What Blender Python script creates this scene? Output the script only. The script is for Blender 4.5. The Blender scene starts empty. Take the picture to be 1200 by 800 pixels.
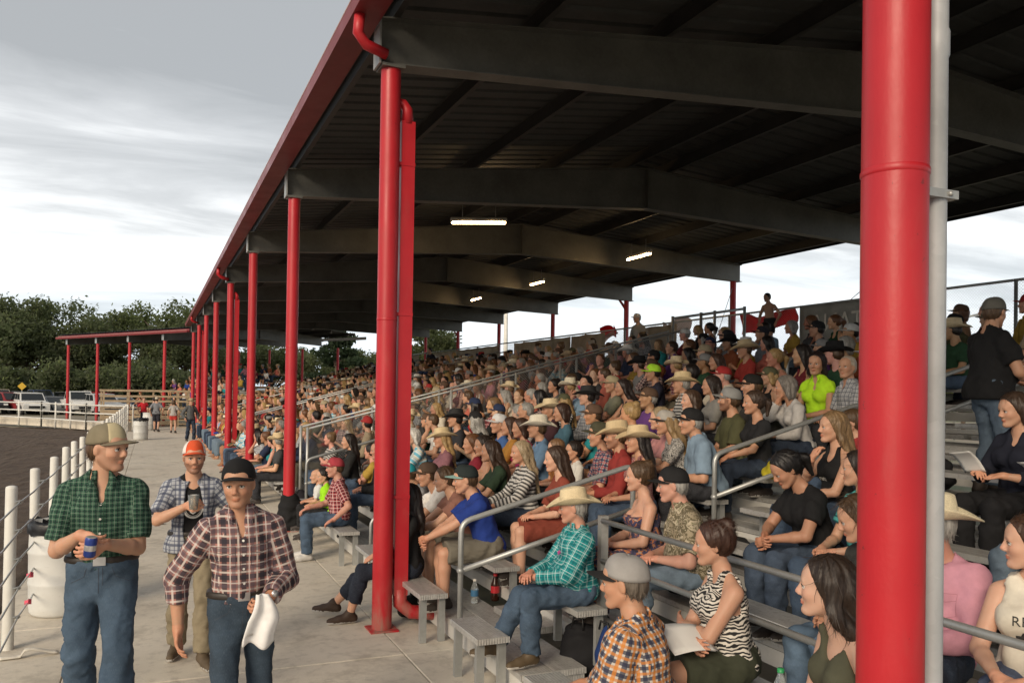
import bpy, bmesh, math, random
import numpy as np
from mathutils import Vector, Matrix
scene = bpy.context.scene
COL = scene.collection
R_ = math.radians
# ------------------------------------------------------------------ camera
CAM_H = 2.2; FPX = 974.5; YAW, PIT, ROL = .4078, .0111, .0155; CYPX = 449.04
_cy, _sy = math.cos(YAW), math.sin(YAW)
_r = np.array([_cy, -_sy, 0]); _f = np.array([_sy*math.cos(PIT), _cy*math.cos(PIT), math.sin(PIT)]); _u = np.cross(_r, _f)
RT = math.cos(ROL)*_r+math.sin(ROL)*_u; UP = -math.sin(ROL)*_r+math.cos(ROL)*_u; FW = _f
cd = bpy.data.cameras.new('camera'); cam = bpy.data.objects.new('camera', cd); COL.objects.link(cam)
cd.sensor_width = 36; cd.lens = FPX/1200*36; cd.shift_y = (CYPX-400)/1200; cd.clip_end = 3000; cd.clip_start = .05
cam.matrix_world = Matrix(((RT[0], UP[0], -FW[0], 0), (RT[1], UP[1], -FW[1], 0), (RT[2], UP[2], -FW[2], CAM_H), (0, 0, 0, 1)))
scene.camera = cam
def ray(px, py): return FW+RT*(px-600)/FPX+UP*(CYPX-py)/FPX
def onz(px, py, z): d = ray(px, py); return np.array([0, 0, CAM_H])+d*(z-CAM_H)/d[2]
def onx(px, py, x): d = ray(px, py); return np.array([0, 0, CAM_H])+d*x/d[0]
def ony(px, py, y): d = ray(px, py); return np.array([0, 0, CAM_H])+d*y/d[1]
def pix(P): q = np.asarray(P, float)-np.array([0, 0, CAM_H]); d = q@FW; return 600+FPX*(q@RT)/d, CYPX-FPX*(q@UP)/d
# ------------------------------------------------------------------ sky and sun
SUN_AZ, SUN_EL = R_(228), R_(25)            # compass bearing from +y towards +x
w = bpy.data.worlds.new('World'); scene.world = w; w.use_nodes = True
nt = w.node_tree; nt.nodes.clear()
def wn(t, **k):
    n = nt.nodes.new(t)
    for a, b in k.items(): setattr(n, a, b)
    return n
def wl(a, b): nt.links.new(a, b)
def wm(op, a, b=None, c=None):
    n = wn('ShaderNodeMath', operation=op)
    for i, x in enumerate((a, b, c)):
        if x is None: continue
        if isinstance(x, (int, float)): n.inputs[i].default_value = x
        else: wl(x, n.inputs[i])
    return n.outputs[0]
wo = wn('ShaderNodeOutputWorld'); bg = wn('ShaderNodeBackground'); bg.inputs[1].default_value = 1.0
sky = wn('ShaderNodeTexSky', sky_type='NISHITA', sun_disc=False); sky.sun_elevation = SUN_EL; sky.sun_rotation = SUN_AZ; sky.dust_density = 3
tc = wn('ShaderNodeTexCoord'); sp = wn('ShaderNodeSeparateXYZ'); wl(tc.outputs['Generated'], sp.inputs[0])
zz = wm('ADD', wm('MAXIMUM', sp.outputs[2], 0.), .10)
cv = wn('ShaderNodeCombineXYZ'); wl(wm('DIVIDE', sp.outputs[0], zz), cv.inputs[0]); wl(wm('DIVIDE', sp.outputs[1], zz), cv.inputs[1])
mp = wn('ShaderNodeMapping'); mp.inputs['Rotation'].default_value = (0, 0, R_(-28)); mp.inputs['Scale'].default_value = (.55, 1.25, 1); mp.inputs['Location'].default_value = (3.1, 1.7, 0); wl(cv.outputs[0], mp.inputs[0])
n1 = wn('ShaderNodeTexNoise'); n1.inputs['Scale'].default_value = .55; n1.inputs['Detail'].default_value = 7; n1.inputs['Roughness'].default_value = .5; n1.inputs['Distortion'].default_value = .25; wl(mp.outputs[0], n1.inputs[0])
n2 = wn('ShaderNodeTexNoise'); n2.inputs['Scale'].default_value = 1.9; n2.inputs['Detail'].default_value = 7; n2.inputs['Roughness'].default_value = .58; n2.inputs['Distortion'].default_value = .5; wl(mp.outputs[0], n2.inputs[0])
dens = wm('ADD', wm('ADD', wm('MULTIPLY', n1.outputs[0], .95), wm('MULTIPLY', n2.outputs[0], .52)), wm('MULTIPLY', wm('MINIMUM', sp.outputs[2], .42), 1.5))
rp = wn('ShaderNodeValToRGB'); e = rp.color_ramp.elements
e[0].position = .66; e[0].color = (.84, .84, .835, 1); e[1].position = 1.0; e[1].color = (.275, .28, .28, 1)
for ps, cl in ((.74, (.68, .685, .68, 1)), (.84, (.45, .455, .455, 1)), (.92, (.35, .355, .355, 1))):
    x = e.new(ps); x.color = cl
wl(wm('MULTIPLY', dens, .80), rp.inputs[0])
hz = wn('ShaderNodeMapRange'); hz.inputs[1].default_value = 0.0; hz.inputs[2].default_value = .17; hz.inputs[3].default_value = .9; hz.inputs[4].default_value = 0; wl(sp.outputs[2], hz.inputs[0])
mh = wn('ShaderNodeMix', data_type='RGBA'); wl(hz.outputs[0], mh.inputs[0]); wl(rp.outputs[0], mh.inputs[6]); mh.inputs[7].default_value = (.46, .53, .60, 1)
sk = wn('ShaderNodeVectorMath', operation='SCALE'); wl(sky.outputs[0], sk.inputs[0]); sk.inputs['Scale'].default_value = .09
mx = wn('ShaderNodeMix', data_type='RGBA'); mx.inputs[0].default_value = .86; wl(sk.outputs[0], mx.inputs[6]); wl(mh.outputs[2], mx.inputs[7])
wl(mx.outputs[2], bg.inputs[0]); wl(bg.outputs[0], wo.inputs[0])
sl = bpy.data.lights.new('sun', 'SUN'); sun = bpy.data.objects.new('sun', sl); COL.objects.link(sun)
sl.energy = 1.5; sl.angle = R_(24); sl.color = (1, .84, .64)
sd_ = Vector((math.sin(SUN_AZ)*math.cos(SUN_EL), math.cos(SUN_AZ)*math.cos(SUN_EL), math.sin(SUN_EL)))
sun.rotation_euler = sd_.to_track_quat('Z', 'Y').to_euler()
vs = scene.view_settings; vs.view_transform = 'Standard'; vs.look = 'None'; vs.gamma = 1; vs.use_curve_mapping = False; vs.exposure = .88
# ------------------------------------------------------------------ people: implicit bodies
V3 = lambda *a: np.array(a, float)
def nrm(v):
    v = np.asarray(v, float); return v/ (np.linalg.norm(v)+1e-12)
def rot(axis, a):
    c, s = math.cos(a), math.sin(a)
    return np.array({'x': [[1,0,0],[0,c,-s],[0,s,c]], 'y': [[c,0,s],[0,1,0],[-s,0,c]], 'z': [[c,-s,0],[s,c,0],[0,0,1]]}[axis])
I3 = np.eye(3)

class Field:
    """a list of blended solids; mesh() polygonises it with surface nets"""
    def __init__(s): s.pr = []; s.noise = None; s.planes = []
    def rc(s, a, b, ra, rb, k=.02, op='u'):
        a, b = np.asarray(a, float), np.asarray(b, float)
        lo = np.minimum(a-ra, b-rb); hi = np.maximum(a+ra, b+rb)
        s.pr.append(('rc', a, b, ra, rb, k, op, lo, hi)); return s
    def cc(s, a, b, ra, rb, k=.02, op='u'):      # flat-ended cone
        a, b = np.asarray(a, float), np.asarray(b, float); m = max(ra, rb)
        lo = np.minimum(a, b)-m; hi = np.maximum(a, b)+m
        s.pr.append(('cc', a, b, ra, rb, k, op, lo, hi)); return s
    def el(s, c, r, R=I3, k=.02, op='u'):
        c = np.asarray(c, float); r = np.asarray(r, float)
        e = np.sqrt(((R*r)**2).sum(1))
        s.pr.append(('el', c, r, R, 0, k, op, c-e, c+e)); return s
    def hs(s, n, p):                              # keep the side n points away from
        n = nrm(n); s.planes.append((n, float(n@np.asarray(p, float)))); return s
    def bounds(s):
        us = [q for q in s.pr if q[6] == 'u']
        return np.min([q[7] for q in us], 0), np.max([q[8] for q in us], 0)
    def evaluate(s, h, pad=.03):
        lo, hi = s.bounds(); lo = lo-pad; hi = hi+pad
        n = np.ceil((hi-lo)/h).astype(int)+1
        ax = [(lo[i]+h*np.arange(n[i])).astype(np.float32) for i in range(3)]
        F = np.full(n, .12, np.float32)
        for ty, A, B, C, D, k, op, l, u in s.pr:
            m = k+1.6*h+.004
            i0 = np.maximum(np.floor((l-m-lo)/h).astype(int), 0); i1 = np.minimum(np.ceil((u+m-lo)/h).astype(int)+1, n)
            if (i1 <= i0).any(): continue
            sl = tuple(slice(a, b) for a, b in zip(i0, i1))
            x = ax[0][sl[0]][:, None, None]; y = ax[1][sl[1]][None, :, None]; z = ax[2][sl[2]][None, None, :]
            if ty == 'el':
                dx, dy, dz = x-np.float32(A[0]), y-np.float32(A[1]), z-np.float32(A[2]); R = C.astype(np.float32); r = B.astype(np.float32)
                q = [(dx*R[0, j]+dy*R[1, j]+dz*R[2, j])/r[j] for j in range(3)]
                k0 = np.sqrt(q[0]**2+q[1]**2+q[2]**2)
                k1 = np.sqrt((q[0]/r[0])**2+(q[1]/r[1])**2+(q[2]/r[2])**2)+1e-6
                d = k0*(k0-1)/k1
            else:
                ba = (B-A).astype(np.float32); L2 = float(ba@ba)+1e-12
                dx, dy, dz = x-np.float32(A[0]), y-np.float32(A[1]), z-np.float32(A[2])
                t = (dx*ba[0]+dy*ba[1]+dz*ba[2])/np.float32(L2)
                tc = np.clip(t, 0, 1)
                d = np.sqrt((dx-tc*ba[0])**2+(dy-tc*ba[1])**2+(dz-tc*ba[2])**2)
                if ty == 'rc': d = d-(C+(D-C)*tc)
                else:
                    L = math.sqrt(L2)
                    lat = np.sqrt(np.maximum((dx-t*ba[0])**2+(dy-t*ba[1])**2+(dz-t*ba[2])**2, 0))-(C+(D-C)*tc)
                    d = np.maximum(lat, np.maximum(-t*L, (t-1)*L))
            f = F[sl]
            if op == 'u':
                hh = np.maximum(k-np.abs(f-d), 0)/k; F[sl] = np.minimum(f, d)-hh*hh*k*.25
            else:
                d = -d; hh = np.maximum(k-np.abs(f-d), 0)/k; F[sl] = np.maximum(f, d)+hh*hh*k*.25
        X, Y, Z = ax[0][:, None, None], ax[1][None, :, None], ax[2][None, None, :]
        if s.noise is not None: F = F+s.noise(X, Y, Z).astype(np.float32)
        for nn, c in s.planes: F = np.maximum(F, (X*nn[0]+Y*nn[1]+Z*nn[2]-c).astype(np.float32))
        return F, lo
    def mesh(s, h, pad=.03):
        return surface_net(*s.evaluate(h, pad), h)

def surface_net(F, lo, h):
    sg = F < 0
    c = [sg[i:sg.shape[0]-1+i, j:sg.shape[1]-1+j, k:sg.shape[2]-1+k] for i in (0, 1) for j in (0, 1) for k in (0, 1)]
    cnt = sum(a.astype(np.int8) for a in c); act = (cnt > 0) & (cnt < 8)
    idx = np.argwhere(act); N = len(idx)
    ids = np.full(act.shape, -1, np.int64); ids[act] = np.arange(N)
    acc = np.zeros((N, 3)); num = np.zeros(N)
    for axis in range(3):
        o = [a for a in range(3) if a != axis]
        for p in (0, 1):
            for q in (0, 1):
                i0 = idx.copy(); i0[:, o[0]] += p; i0[:, o[1]] += q
                i1 = i0.copy(); i1[:, axis] += 1
                f0 = F[tuple(i0.T)]; f1 = F[tuple(i1.T)]; m = (f0 < 0) != (f1 < 0)
                t = np.where(m, f0/np.where(m, f0-f1, 1), 0)
                pt = i0-idx; pt = pt.astype(float); pt[:, axis] = t
                acc[m] += pt[m]; num[m] += 1
    v = (idx+acc/np.maximum(num, 1)[:, None])*h+lo
    faces = []
    for axis in range(3):
        o1, o2 = (axis+1) % 3, (axis+2) % 3
        a = np.take(sg, range(0, sg.shape[axis]-1), axis); b = np.take(sg, range(1, sg.shape[axis]), axis)
        e = np.argwhere(a != b)
        e = e[(e[:, o1] > 0) & (e[:, o2] > 0) & (e[:, o1] < sg.shape[o1]-1) & (e[:, o2] < sg.shape[o2]-1)]
        if not len(e): continue
        fl = a[tuple(e.T)]
        def g(d1, d2):
            t = e.copy(); t[:, o1] += d1; t[:, o2] += d2; return ids[tuple(t.T)]
        q = np.stack([g(-1, -1), g(0, -1), g(0, 0), g(-1, 0)], 1)
        q[~fl] = q[~fl][:, ::-1]; faces.append(q)
    return v, (np.concatenate(faces) if faces else np.zeros((0, 4), int))

def fold_noise(seed, amp=.004, freq=55., zs=.5):
    r = random.Random(seed)
    K = [[r.uniform(-1, 1)*freq, r.uniform(-1, 1)*freq, r.uniform(-1, 1)*freq*zs, r.uniform(0, 6.28)] for _ in range(7)]
    def f(X, Y, Z):
        w = np.sin(X*K[0][0]*.5+Y*K[0][1]*.5+Z*K[0][2]*.5+K[0][3])*1.6
        o = 0
        for i in range(1, 5): o = o+np.sin(X*K[i][0]+Y*K[i][1]+Z*K[i][2]+K[i][3]+w)
        return o*(amp*.5)
    return f

def ik(a, c, l1, l2, hint):
    a, c = np.asarray(a, float), np.asarray(c, float); d = c-a; L = np.linalg.norm(d); u = d/(L+1e-9)
    if L > .995*(l1+l2): L = .995*(l1+l2); c = a+u*L
    x = (l1*l1-l2*l2+L*L)/(2*L); h = math.sqrt(max(l1*l1-x*x, 1e-6))
    hv = np.asarray(hint, float); hv = hv-u*(hv@u); hv = nrm(hv)
    return a+u*x+hv*h, c

def mesh_from(name, parts, uvs=None, tint=None, smooth=True):
    """parts: list of (verts, quads/tris array, material index)"""
    V = np.concatenate([np.asarray(p[0], float).reshape(-1, 3) for p in parts])
    me = bpy.data.meshes.new(name)
    loops = []; starts = []; mats = []; off = 0; n = 0
    for v, f, mi in parts:
        f = np.asarray(f); 
        loops.append((f+off).ravel()); starts.append(n+np.arange(len(f))*f.shape[1]); n += f.size
        mats.append(np.full(len(f), mi)); off += len(v)
    loops = np.concatenate(loops); starts = np.concatenate(starts); mats = np.concatenate(mats)
    me.vertices.add(len(V)); me.vertices.foreach_set('co', V.astype(np.float32).ravel())
    me.loops.add(len(loops)); me.loops.foreach_set('vertex_index', loops.astype(np.int32))
    me.polygons.add(len(starts)); me.polygons.foreach_set('loop_start', starts.astype(np.int32))
    me.update(calc_edges=True)
    me.polygons.foreach_set('material_index', mats.astype(np.int32))
    if smooth: me.polygons.foreach_set('use_smooth', np.ones(len(starts), bool))
    if uvs is not None:
        l = me.uv_layers.new(name='UVMap'); l.data.foreach_set('uv', np.asarray(uvs, np.float32).ravel())
    if tint is not None:
        a = me.color_attributes.new('tint', 'FLOAT_COLOR', 'POINT')
        t = np.ones((len(V), 4), np.float32); t[:, :3] = tint; a.data.foreach_set('color', t.ravel())
    me.update(); return me

def limb_uv(v, f, segs):
    """cloth coordinates: nearest limb segment, (round the limb, along the limb) in metres"""
    P = v[f]; c = P.mean(1); best = np.full(len(f), 1e9); uv = np.zeros((len(f), 4, 2))
    for a, b, R, ref in segs:
        a, b = np.asarray(a, float), np.asarray(b, float); ax = b-a; L = np.linalg.norm(ax); ax = ax/L
        e1 = nrm(np.asarray(ref, float)-ax*(ax@ref)); e2 = np.cross(ax, e1)
        t = np.clip((c-a)@ax, 0, L); d = np.linalg.norm(c-a-t[:, None]*ax, axis=1)-R
        m = d < best; best[m] = d[m]
        if R > .14:                              # the trunk is cut from flat panels: front, back, sides, yoke
            q = P[m]-a; nn = np.cross(q[:, 2]-q[:, 0], q[:, 3]-q[:, 1]); X, Y, Z = q@e1, q@e2, q@ax; nx, ny, nz = np.abs(nn@e1), np.abs(nn@e2), np.abs(nn@ax)
            sd = (ny > nx*1.05) & (ny > nz); tp = (nz > nx*1.3) & (nz >= ny)
            U = np.where(sd[:, None], X+.013, Y); W = np.where(tp[:, None], Z+X*.9, Z); uv[m] = np.stack([U, W], -1); continue
        q = P[m]-a; an = np.arctan2(q@e2, q@e1)
        cc_ = c[m]-a; ac = np.arctan2(cc_@e2, cc_@e1)[:, None]
        an = ac+(an-ac+math.pi) % (2*math.pi)-math.pi
        uv[m] = np.stack([an*R, q@ax], -1)
    return uv

def tube(pts, r, n=8, cap=True):
    pts = [np.asarray(p, float) for p in pts]; rs = list(r) if hasattr(r, '__len__') else [r]*len(pts)
    if cap:
        e0 = nrm(pts[0]-pts[1])*1e-4; e1 = nrm(pts[-1]-pts[-2])*1e-4
        pts = [pts[0]+e0]+pts+[pts[-1]+e1]; rs = [rs[0]*.02]+rs+[rs[-1]*.02]
    V = []; F = []; up = None
    for i, p in enumerate(pts):
        d = nrm(pts[min(i+1, len(pts)-1)]-pts[max(i-1, 0)])
        if up is None: up = V3(0, 0, 1) if abs(d[2]) < .9 else V3(1, 0, 0)
        e1 = nrm(up-d*(d@up)); e2 = np.cross(d, e1); up = e1
        for k in range(n):
            a = 2*math.pi*k/n; V.append(p+rs[i]*(math.cos(a)*e1+math.sin(a)*e2))
    for i in range(len(pts)-1):
        for k in range(n):
            F.append((i*n+k, i*n+(k+1) % n, (i+1)*n+(k+1) % n, (i+1)*n+k))
    return np.array(V), np.array(F)

def sphere(c, r, R=I3, nu=10, nv=7):
    V = []; F = []
    for j in range(nv+1):
        th = math.pi*j/nv
        for i in range(nu):
            a = 2*math.pi*i/nu; V.append(V3(math.sin(th)*math.cos(a), math.sin(th)*math.sin(a), math.cos(th)))
    V = np.array(V)*np.asarray(r, float)
    for j in range(nv):
        for i in range(nu): F.append((j*nu+i, (j+1)*nu+i, (j+1)*nu+(i+1) % nu, j*nu+(i+1) % nu))
    return V@R.T+np.asarray(c, float), np.array(F)

def sheet(fn, nu, nv, th, closed=False):
    """grid surface fn(s,t)->point, given a thickness along its normal"""
    S = np.linspace(0, 1, nu+1)[:(nu if closed else nu+1)]; T = np.linspace(0, 1, nv+1)
    P = np.array([[fn(s, t) for t in T] for s in S]); A, B = P.shape[:2]
    def d(ax):
        if ax == 0 and closed: return np.roll(P, -1, 0)-np.roll(P, 1, 0)
        return np.gradient(P, axis=ax)
    N = np.cross(d(0), d(1)); N /= np.linalg.norm(N, axis=2, keepdims=True)+1e-9
    V = np.concatenate([(P+N*th/2).reshape(-1, 3), (P-N*th/2).reshape(-1, 3)]); o = A*B; F = []
    g = lambda i, j: (i % A)*B+j
    for i in range(A if closed else A-1):
        for j in range(B-1):
            F.append((g(i, j), g(i+1, j), g(i+1, j+1), g(i, j+1))); F.append((o+g(i, j), o+g(i, j+1), o+g(i+1, j+1), o+g(i+1, j)))
        for j, fl in ((0, 0), (B-1, 1)):
            q = (g(i, j), o+g(i, j), o+g(i+1, j), g(i+1, j)); F.append(q if not fl else q[::-1])
    if not closed:
        for i, fl in ((0, 1), (A-1, 0)):
            for j in range(B-1):
                q = (g(i, j), o+g(i, j), o+g(i, j+1), g(i, j+1)); F.append(q if not fl else q[::-1])
    return V, np.array(F)

# ---- skeleton -------------------------------------------------------------
class Sk: pass
def skeleton(p):
    s = Sk(); fem = p.get('sex') == 'f'; s.fem = fem; g = p.get('girth', 1.); s.g = g
    stand = p.get('kind', 'sit') == 'stand'; s.stand = stand
    s.P = V3(0, 0, .93) if stand else V3(0, 0, .095)
    lean = p.get('lean', .05); side = p.get('side', 0); ty = p.get('tyaw', 0)
    s.Ra = rot('x', side*.5)@rot('y', lean*.55)@rot('z', ty*.5); s.Rc = rot('x', side)@rot('y', lean)@rot('z', ty)
    s.mid = s.P+s.Ra@V3(0, 0, .19)
    s.T = lambda x, y, z: s.mid+s.Rc@V3(x, y, z-.19)          # chest frame, z measured from the pelvis
    sw = .146 if fem else .166
    s.sh = {1: s.T(-.012, sw, .412), -1: s.T(-.012, -sw, .412)}
    s.neck = s.T(-.012, 0, .50)
    hy, hp, hr = p.get('head', (0, 0, 0)) if len(p.get('head', (0,0,0))) == 3 else (*p['head'], 0)
    s.Rh = rot('z', hy)@rot('y', hp)@rot('x', hr)              # head turned in the person's own frame
    s.nk2 = s.neck+s.Rc@V3(.014, 0, .070)
    s.hs = .965 if fem else .99
    s.hs *= p.get('headscale', 1)
    s.H = s.nk2+s.Rh@V3(.022, 0, .088)
    la, lf = (.275, .245) if fem else (.295, .26)
    s.el, s.wr = {}, {}
    for sd in (1, -1):
        t = p['hands'][0 if sd == 1 else 1]; hint = p.get('elbow', {}).get(sd, (-.35, sd*.6, -.7))
        s.el[sd], s.wr[sd] = ik(s.sh[sd], V3(*t)+V3(0, 0, s.P[2]), la, lf, hint)
    s.hip = {sd: s.P+V3(0, sd*.082, -.005) for sd in (1, -1)}; s.kn, s.an = {}, {}
    for sd in (1, -1):
        ft = p['feet'][0 if sd == 1 else 1]; hint = p.get('knee', {}).get(sd, (1, sd*.12, .4 if not stand else 0))
        s.kn[sd], s.an[sd] = ik(s.hip[sd], V3(*ft), .435, .43, hint)
    s.toe = {sd: nrm(p.get('toe', {}).get(sd, (1, sd*.25, -.08))) for sd in (1, -1)}
    return s

def torso_prims(F, s, m, k=.05, low=True, sh=True):
    g = s.g; T = s.T; R = s.Rc
    if low:
        F.el(s.P+V3(-.012, 0, .02), (.118*g+m, (.165 if s.fem else .152)*(.6+.4*g)+m, .115+m), I3, k)
    if s.fem:
        F.el(s.P+s.Ra@V3(.005, 0, .15), (.096*g+m, .122*g+m, .13), s.Ra, k)
        F.el(T(-.005, 0, .31), (.094*(.6+.4*g)+m, .126*(.7+.3*g)+m, .15+m), R, k)
        for y in (1, -1): F.el(T(.075, y*.066, .325), (.058*g+m, .062*g+m, .06*g+m), R, .035)
    else:
        F.el(s.P+s.Ra@V3(.012*g, 0, .15), (.106*g+m, .137*g+m, .14), s.Ra, k)
        F.el(T(0, 0, .315), (.110*(.5+.5*g)+m, .148*(.7+.3*g)+m, .165+m), R, k)
        if g > 1.15: F.el(s.P+V3(.075, 0, .13), (.11*g+m, .145*g+m, .11*g), s.Ra, .06)
    F.el(T(-.02, 0, .40), (.07+m, .12+m, .065+m), R, k)
    if sh:
        for sd in (1, -1):
            F.rc(T(-.02, sd*.08, .425), s.sh[sd]+R@V3(0, -sd*.01, -.002), .043+m, .046+m, .04)
            F.rc(T(-.025, sd*.02, .52), T(-.02, sd*.125, .438), .034+m*.6, .028+m*.6, .05)

def arm_r(s): 
    return (.046, .037, .034, .025) if s.fem else (.051, .042, .040, .028)
def leg_r(s): return (.086, .055, .054, .035) if s.fem else (.079, .055, .054, .037)

def hand_prims(F, s, sd, hp):
    """palm, four fingers, thumb; hp: dict(dir, palm, curl, spread)"""
    W = s.wr[sd]; fa = nrm(s.wr[sd]-s.el[sd])
    d = nrm(hp.get('dir', fa)) if hp.get('dir') is not None else fa
    n = np.asarray(hp.get('palm', (0, 0, -1)), float); n = nrm(n-d*(n@d))
    t = np.cross(d, n)*(1 if sd == 1 else -1)      # towards the thumb
    if hp.get('flip'): t = -t
    sc = .92 if s.fem else 1.
    F.rc(W-fa*.05, W, arm_r(s)[3]+.002, arm_r(s)[3]-.002, .012)
    F.rc(W, W+d*.03*sc, .024*sc, .024*sc, .02)
    R = np.stack([d, t, n], 1)
    F.el(W+d*.052*sc, (.05*sc, .041*sc, .0165*sc), R, .012)
    cu = hp.get('curl', (.35, .4, .3)); sp = hp.get('spread', .12)
    for i, (o, L) in enumerate(((.028, .068), (.0095, .077), (-.009, .071), (-.027, .056))):
        b = W+(d*(.088-.004*abs(i-1.2))+t*o)*sc; a = 0; dd = nrm(d+t*(sp*(1.4-i)*.5)); e = n
        cur = b; r0 = (.0095, .0096, .0092, .0082)[i]*sc
        for j, fr in enumerate((.45, .32, .25)):
            a += cu[j]*(1+.12*i); v = dd*math.cos(a)+e*math.sin(a)
            nx = cur+v*L*fr*sc*(1.05); F.rc(cur, nx, r0*(1-.1*j), r0*(1-.1*(j+1)), .005); cur = nx
    tc = hp.get('thumb', .5)
    b = W+(d*.024+t*.026)*sc; v1 = nrm(d*.75+t*.65+n*.25*tc); m1 = b+v1*.042*sc
    v2 = nrm(d*.95+t*(.35-.4*tc)+n*.35*tc); m2 = m1+v2*.034*sc; v3 = nrm(d*1+t*(.1-.5*tc)+n*.3*tc); m3 = m2+v3*.026*sc
    F.rc(b, m1, .0155*sc, .0115*sc, .01); F.rc(m1, m2, .0112*sc, .0098*sc, .005); F.rc(m2, m3, .0098*sc, .0085*sc, .005)

def head_prims(F, s):
    R = s.Rh; u = s.hs; L = lambda x, y, z: s.H+R@(V3(x, y, z)*u); fem = s.fem
    E = lambda c, r, k, op='u', RR=R: F.el(L(*c), np.array(r)*u, RR, k, op)
    E((-.012, 0, .036), (.099, .0765, .088), .03)
    E((.028, 0, -.032), (.068, .06, .082), .04)
    E((.052, 0, .045), (.045, .058, .05), .03)
    jw = .043 if fem else .05
    for y in (1, -1):
        F.rc(L(0, y*jw, -.05), L(.062, y*.02, -.1), .02*u, .017*u, .025)
        E((.058, y*.036, -.024), (.029, .024, .024), .025)
        E((-.006, y*.076, -.004), (.019, .008, .032), .006, 'u', R@rot('y', .25)@rot('z', -y*.35))
    E((.076, 0, -.1), (.02, .021 if fem else .026, .017), .02)
    F.rc(L(.086, -.034, .024), L(.086, .034, .024), (.010 if fem else .0125)*u, (.010 if fem else .0125)*u, .016)
    for y in (1, -1): E((.102, y*.0315, .002), (.017, .0195, .0125), .012, 's')
    F.rc(L(.093, 0, .016), L(.1125, 0, -.026), .0075*u, .0115*u, .012)
    for y in (1, -1): E((.102, y*.0115, -.033), (.0125, .0085, .0085), .007)
    E((.0930, 0, -.061), (.0092, .0185, .0046), .006); E((.0910, 0, -.071), (.0092, .0155, .0052), .006)
    F.el(L(.104, 0, -.0655), np.array((.007, .013, .0010))*u, R, .003, 's')
    for y in (1, -1): E((.0865, y*.0315, .0115), (.0105, .0175, .0045), .005)   # upper lids

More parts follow.
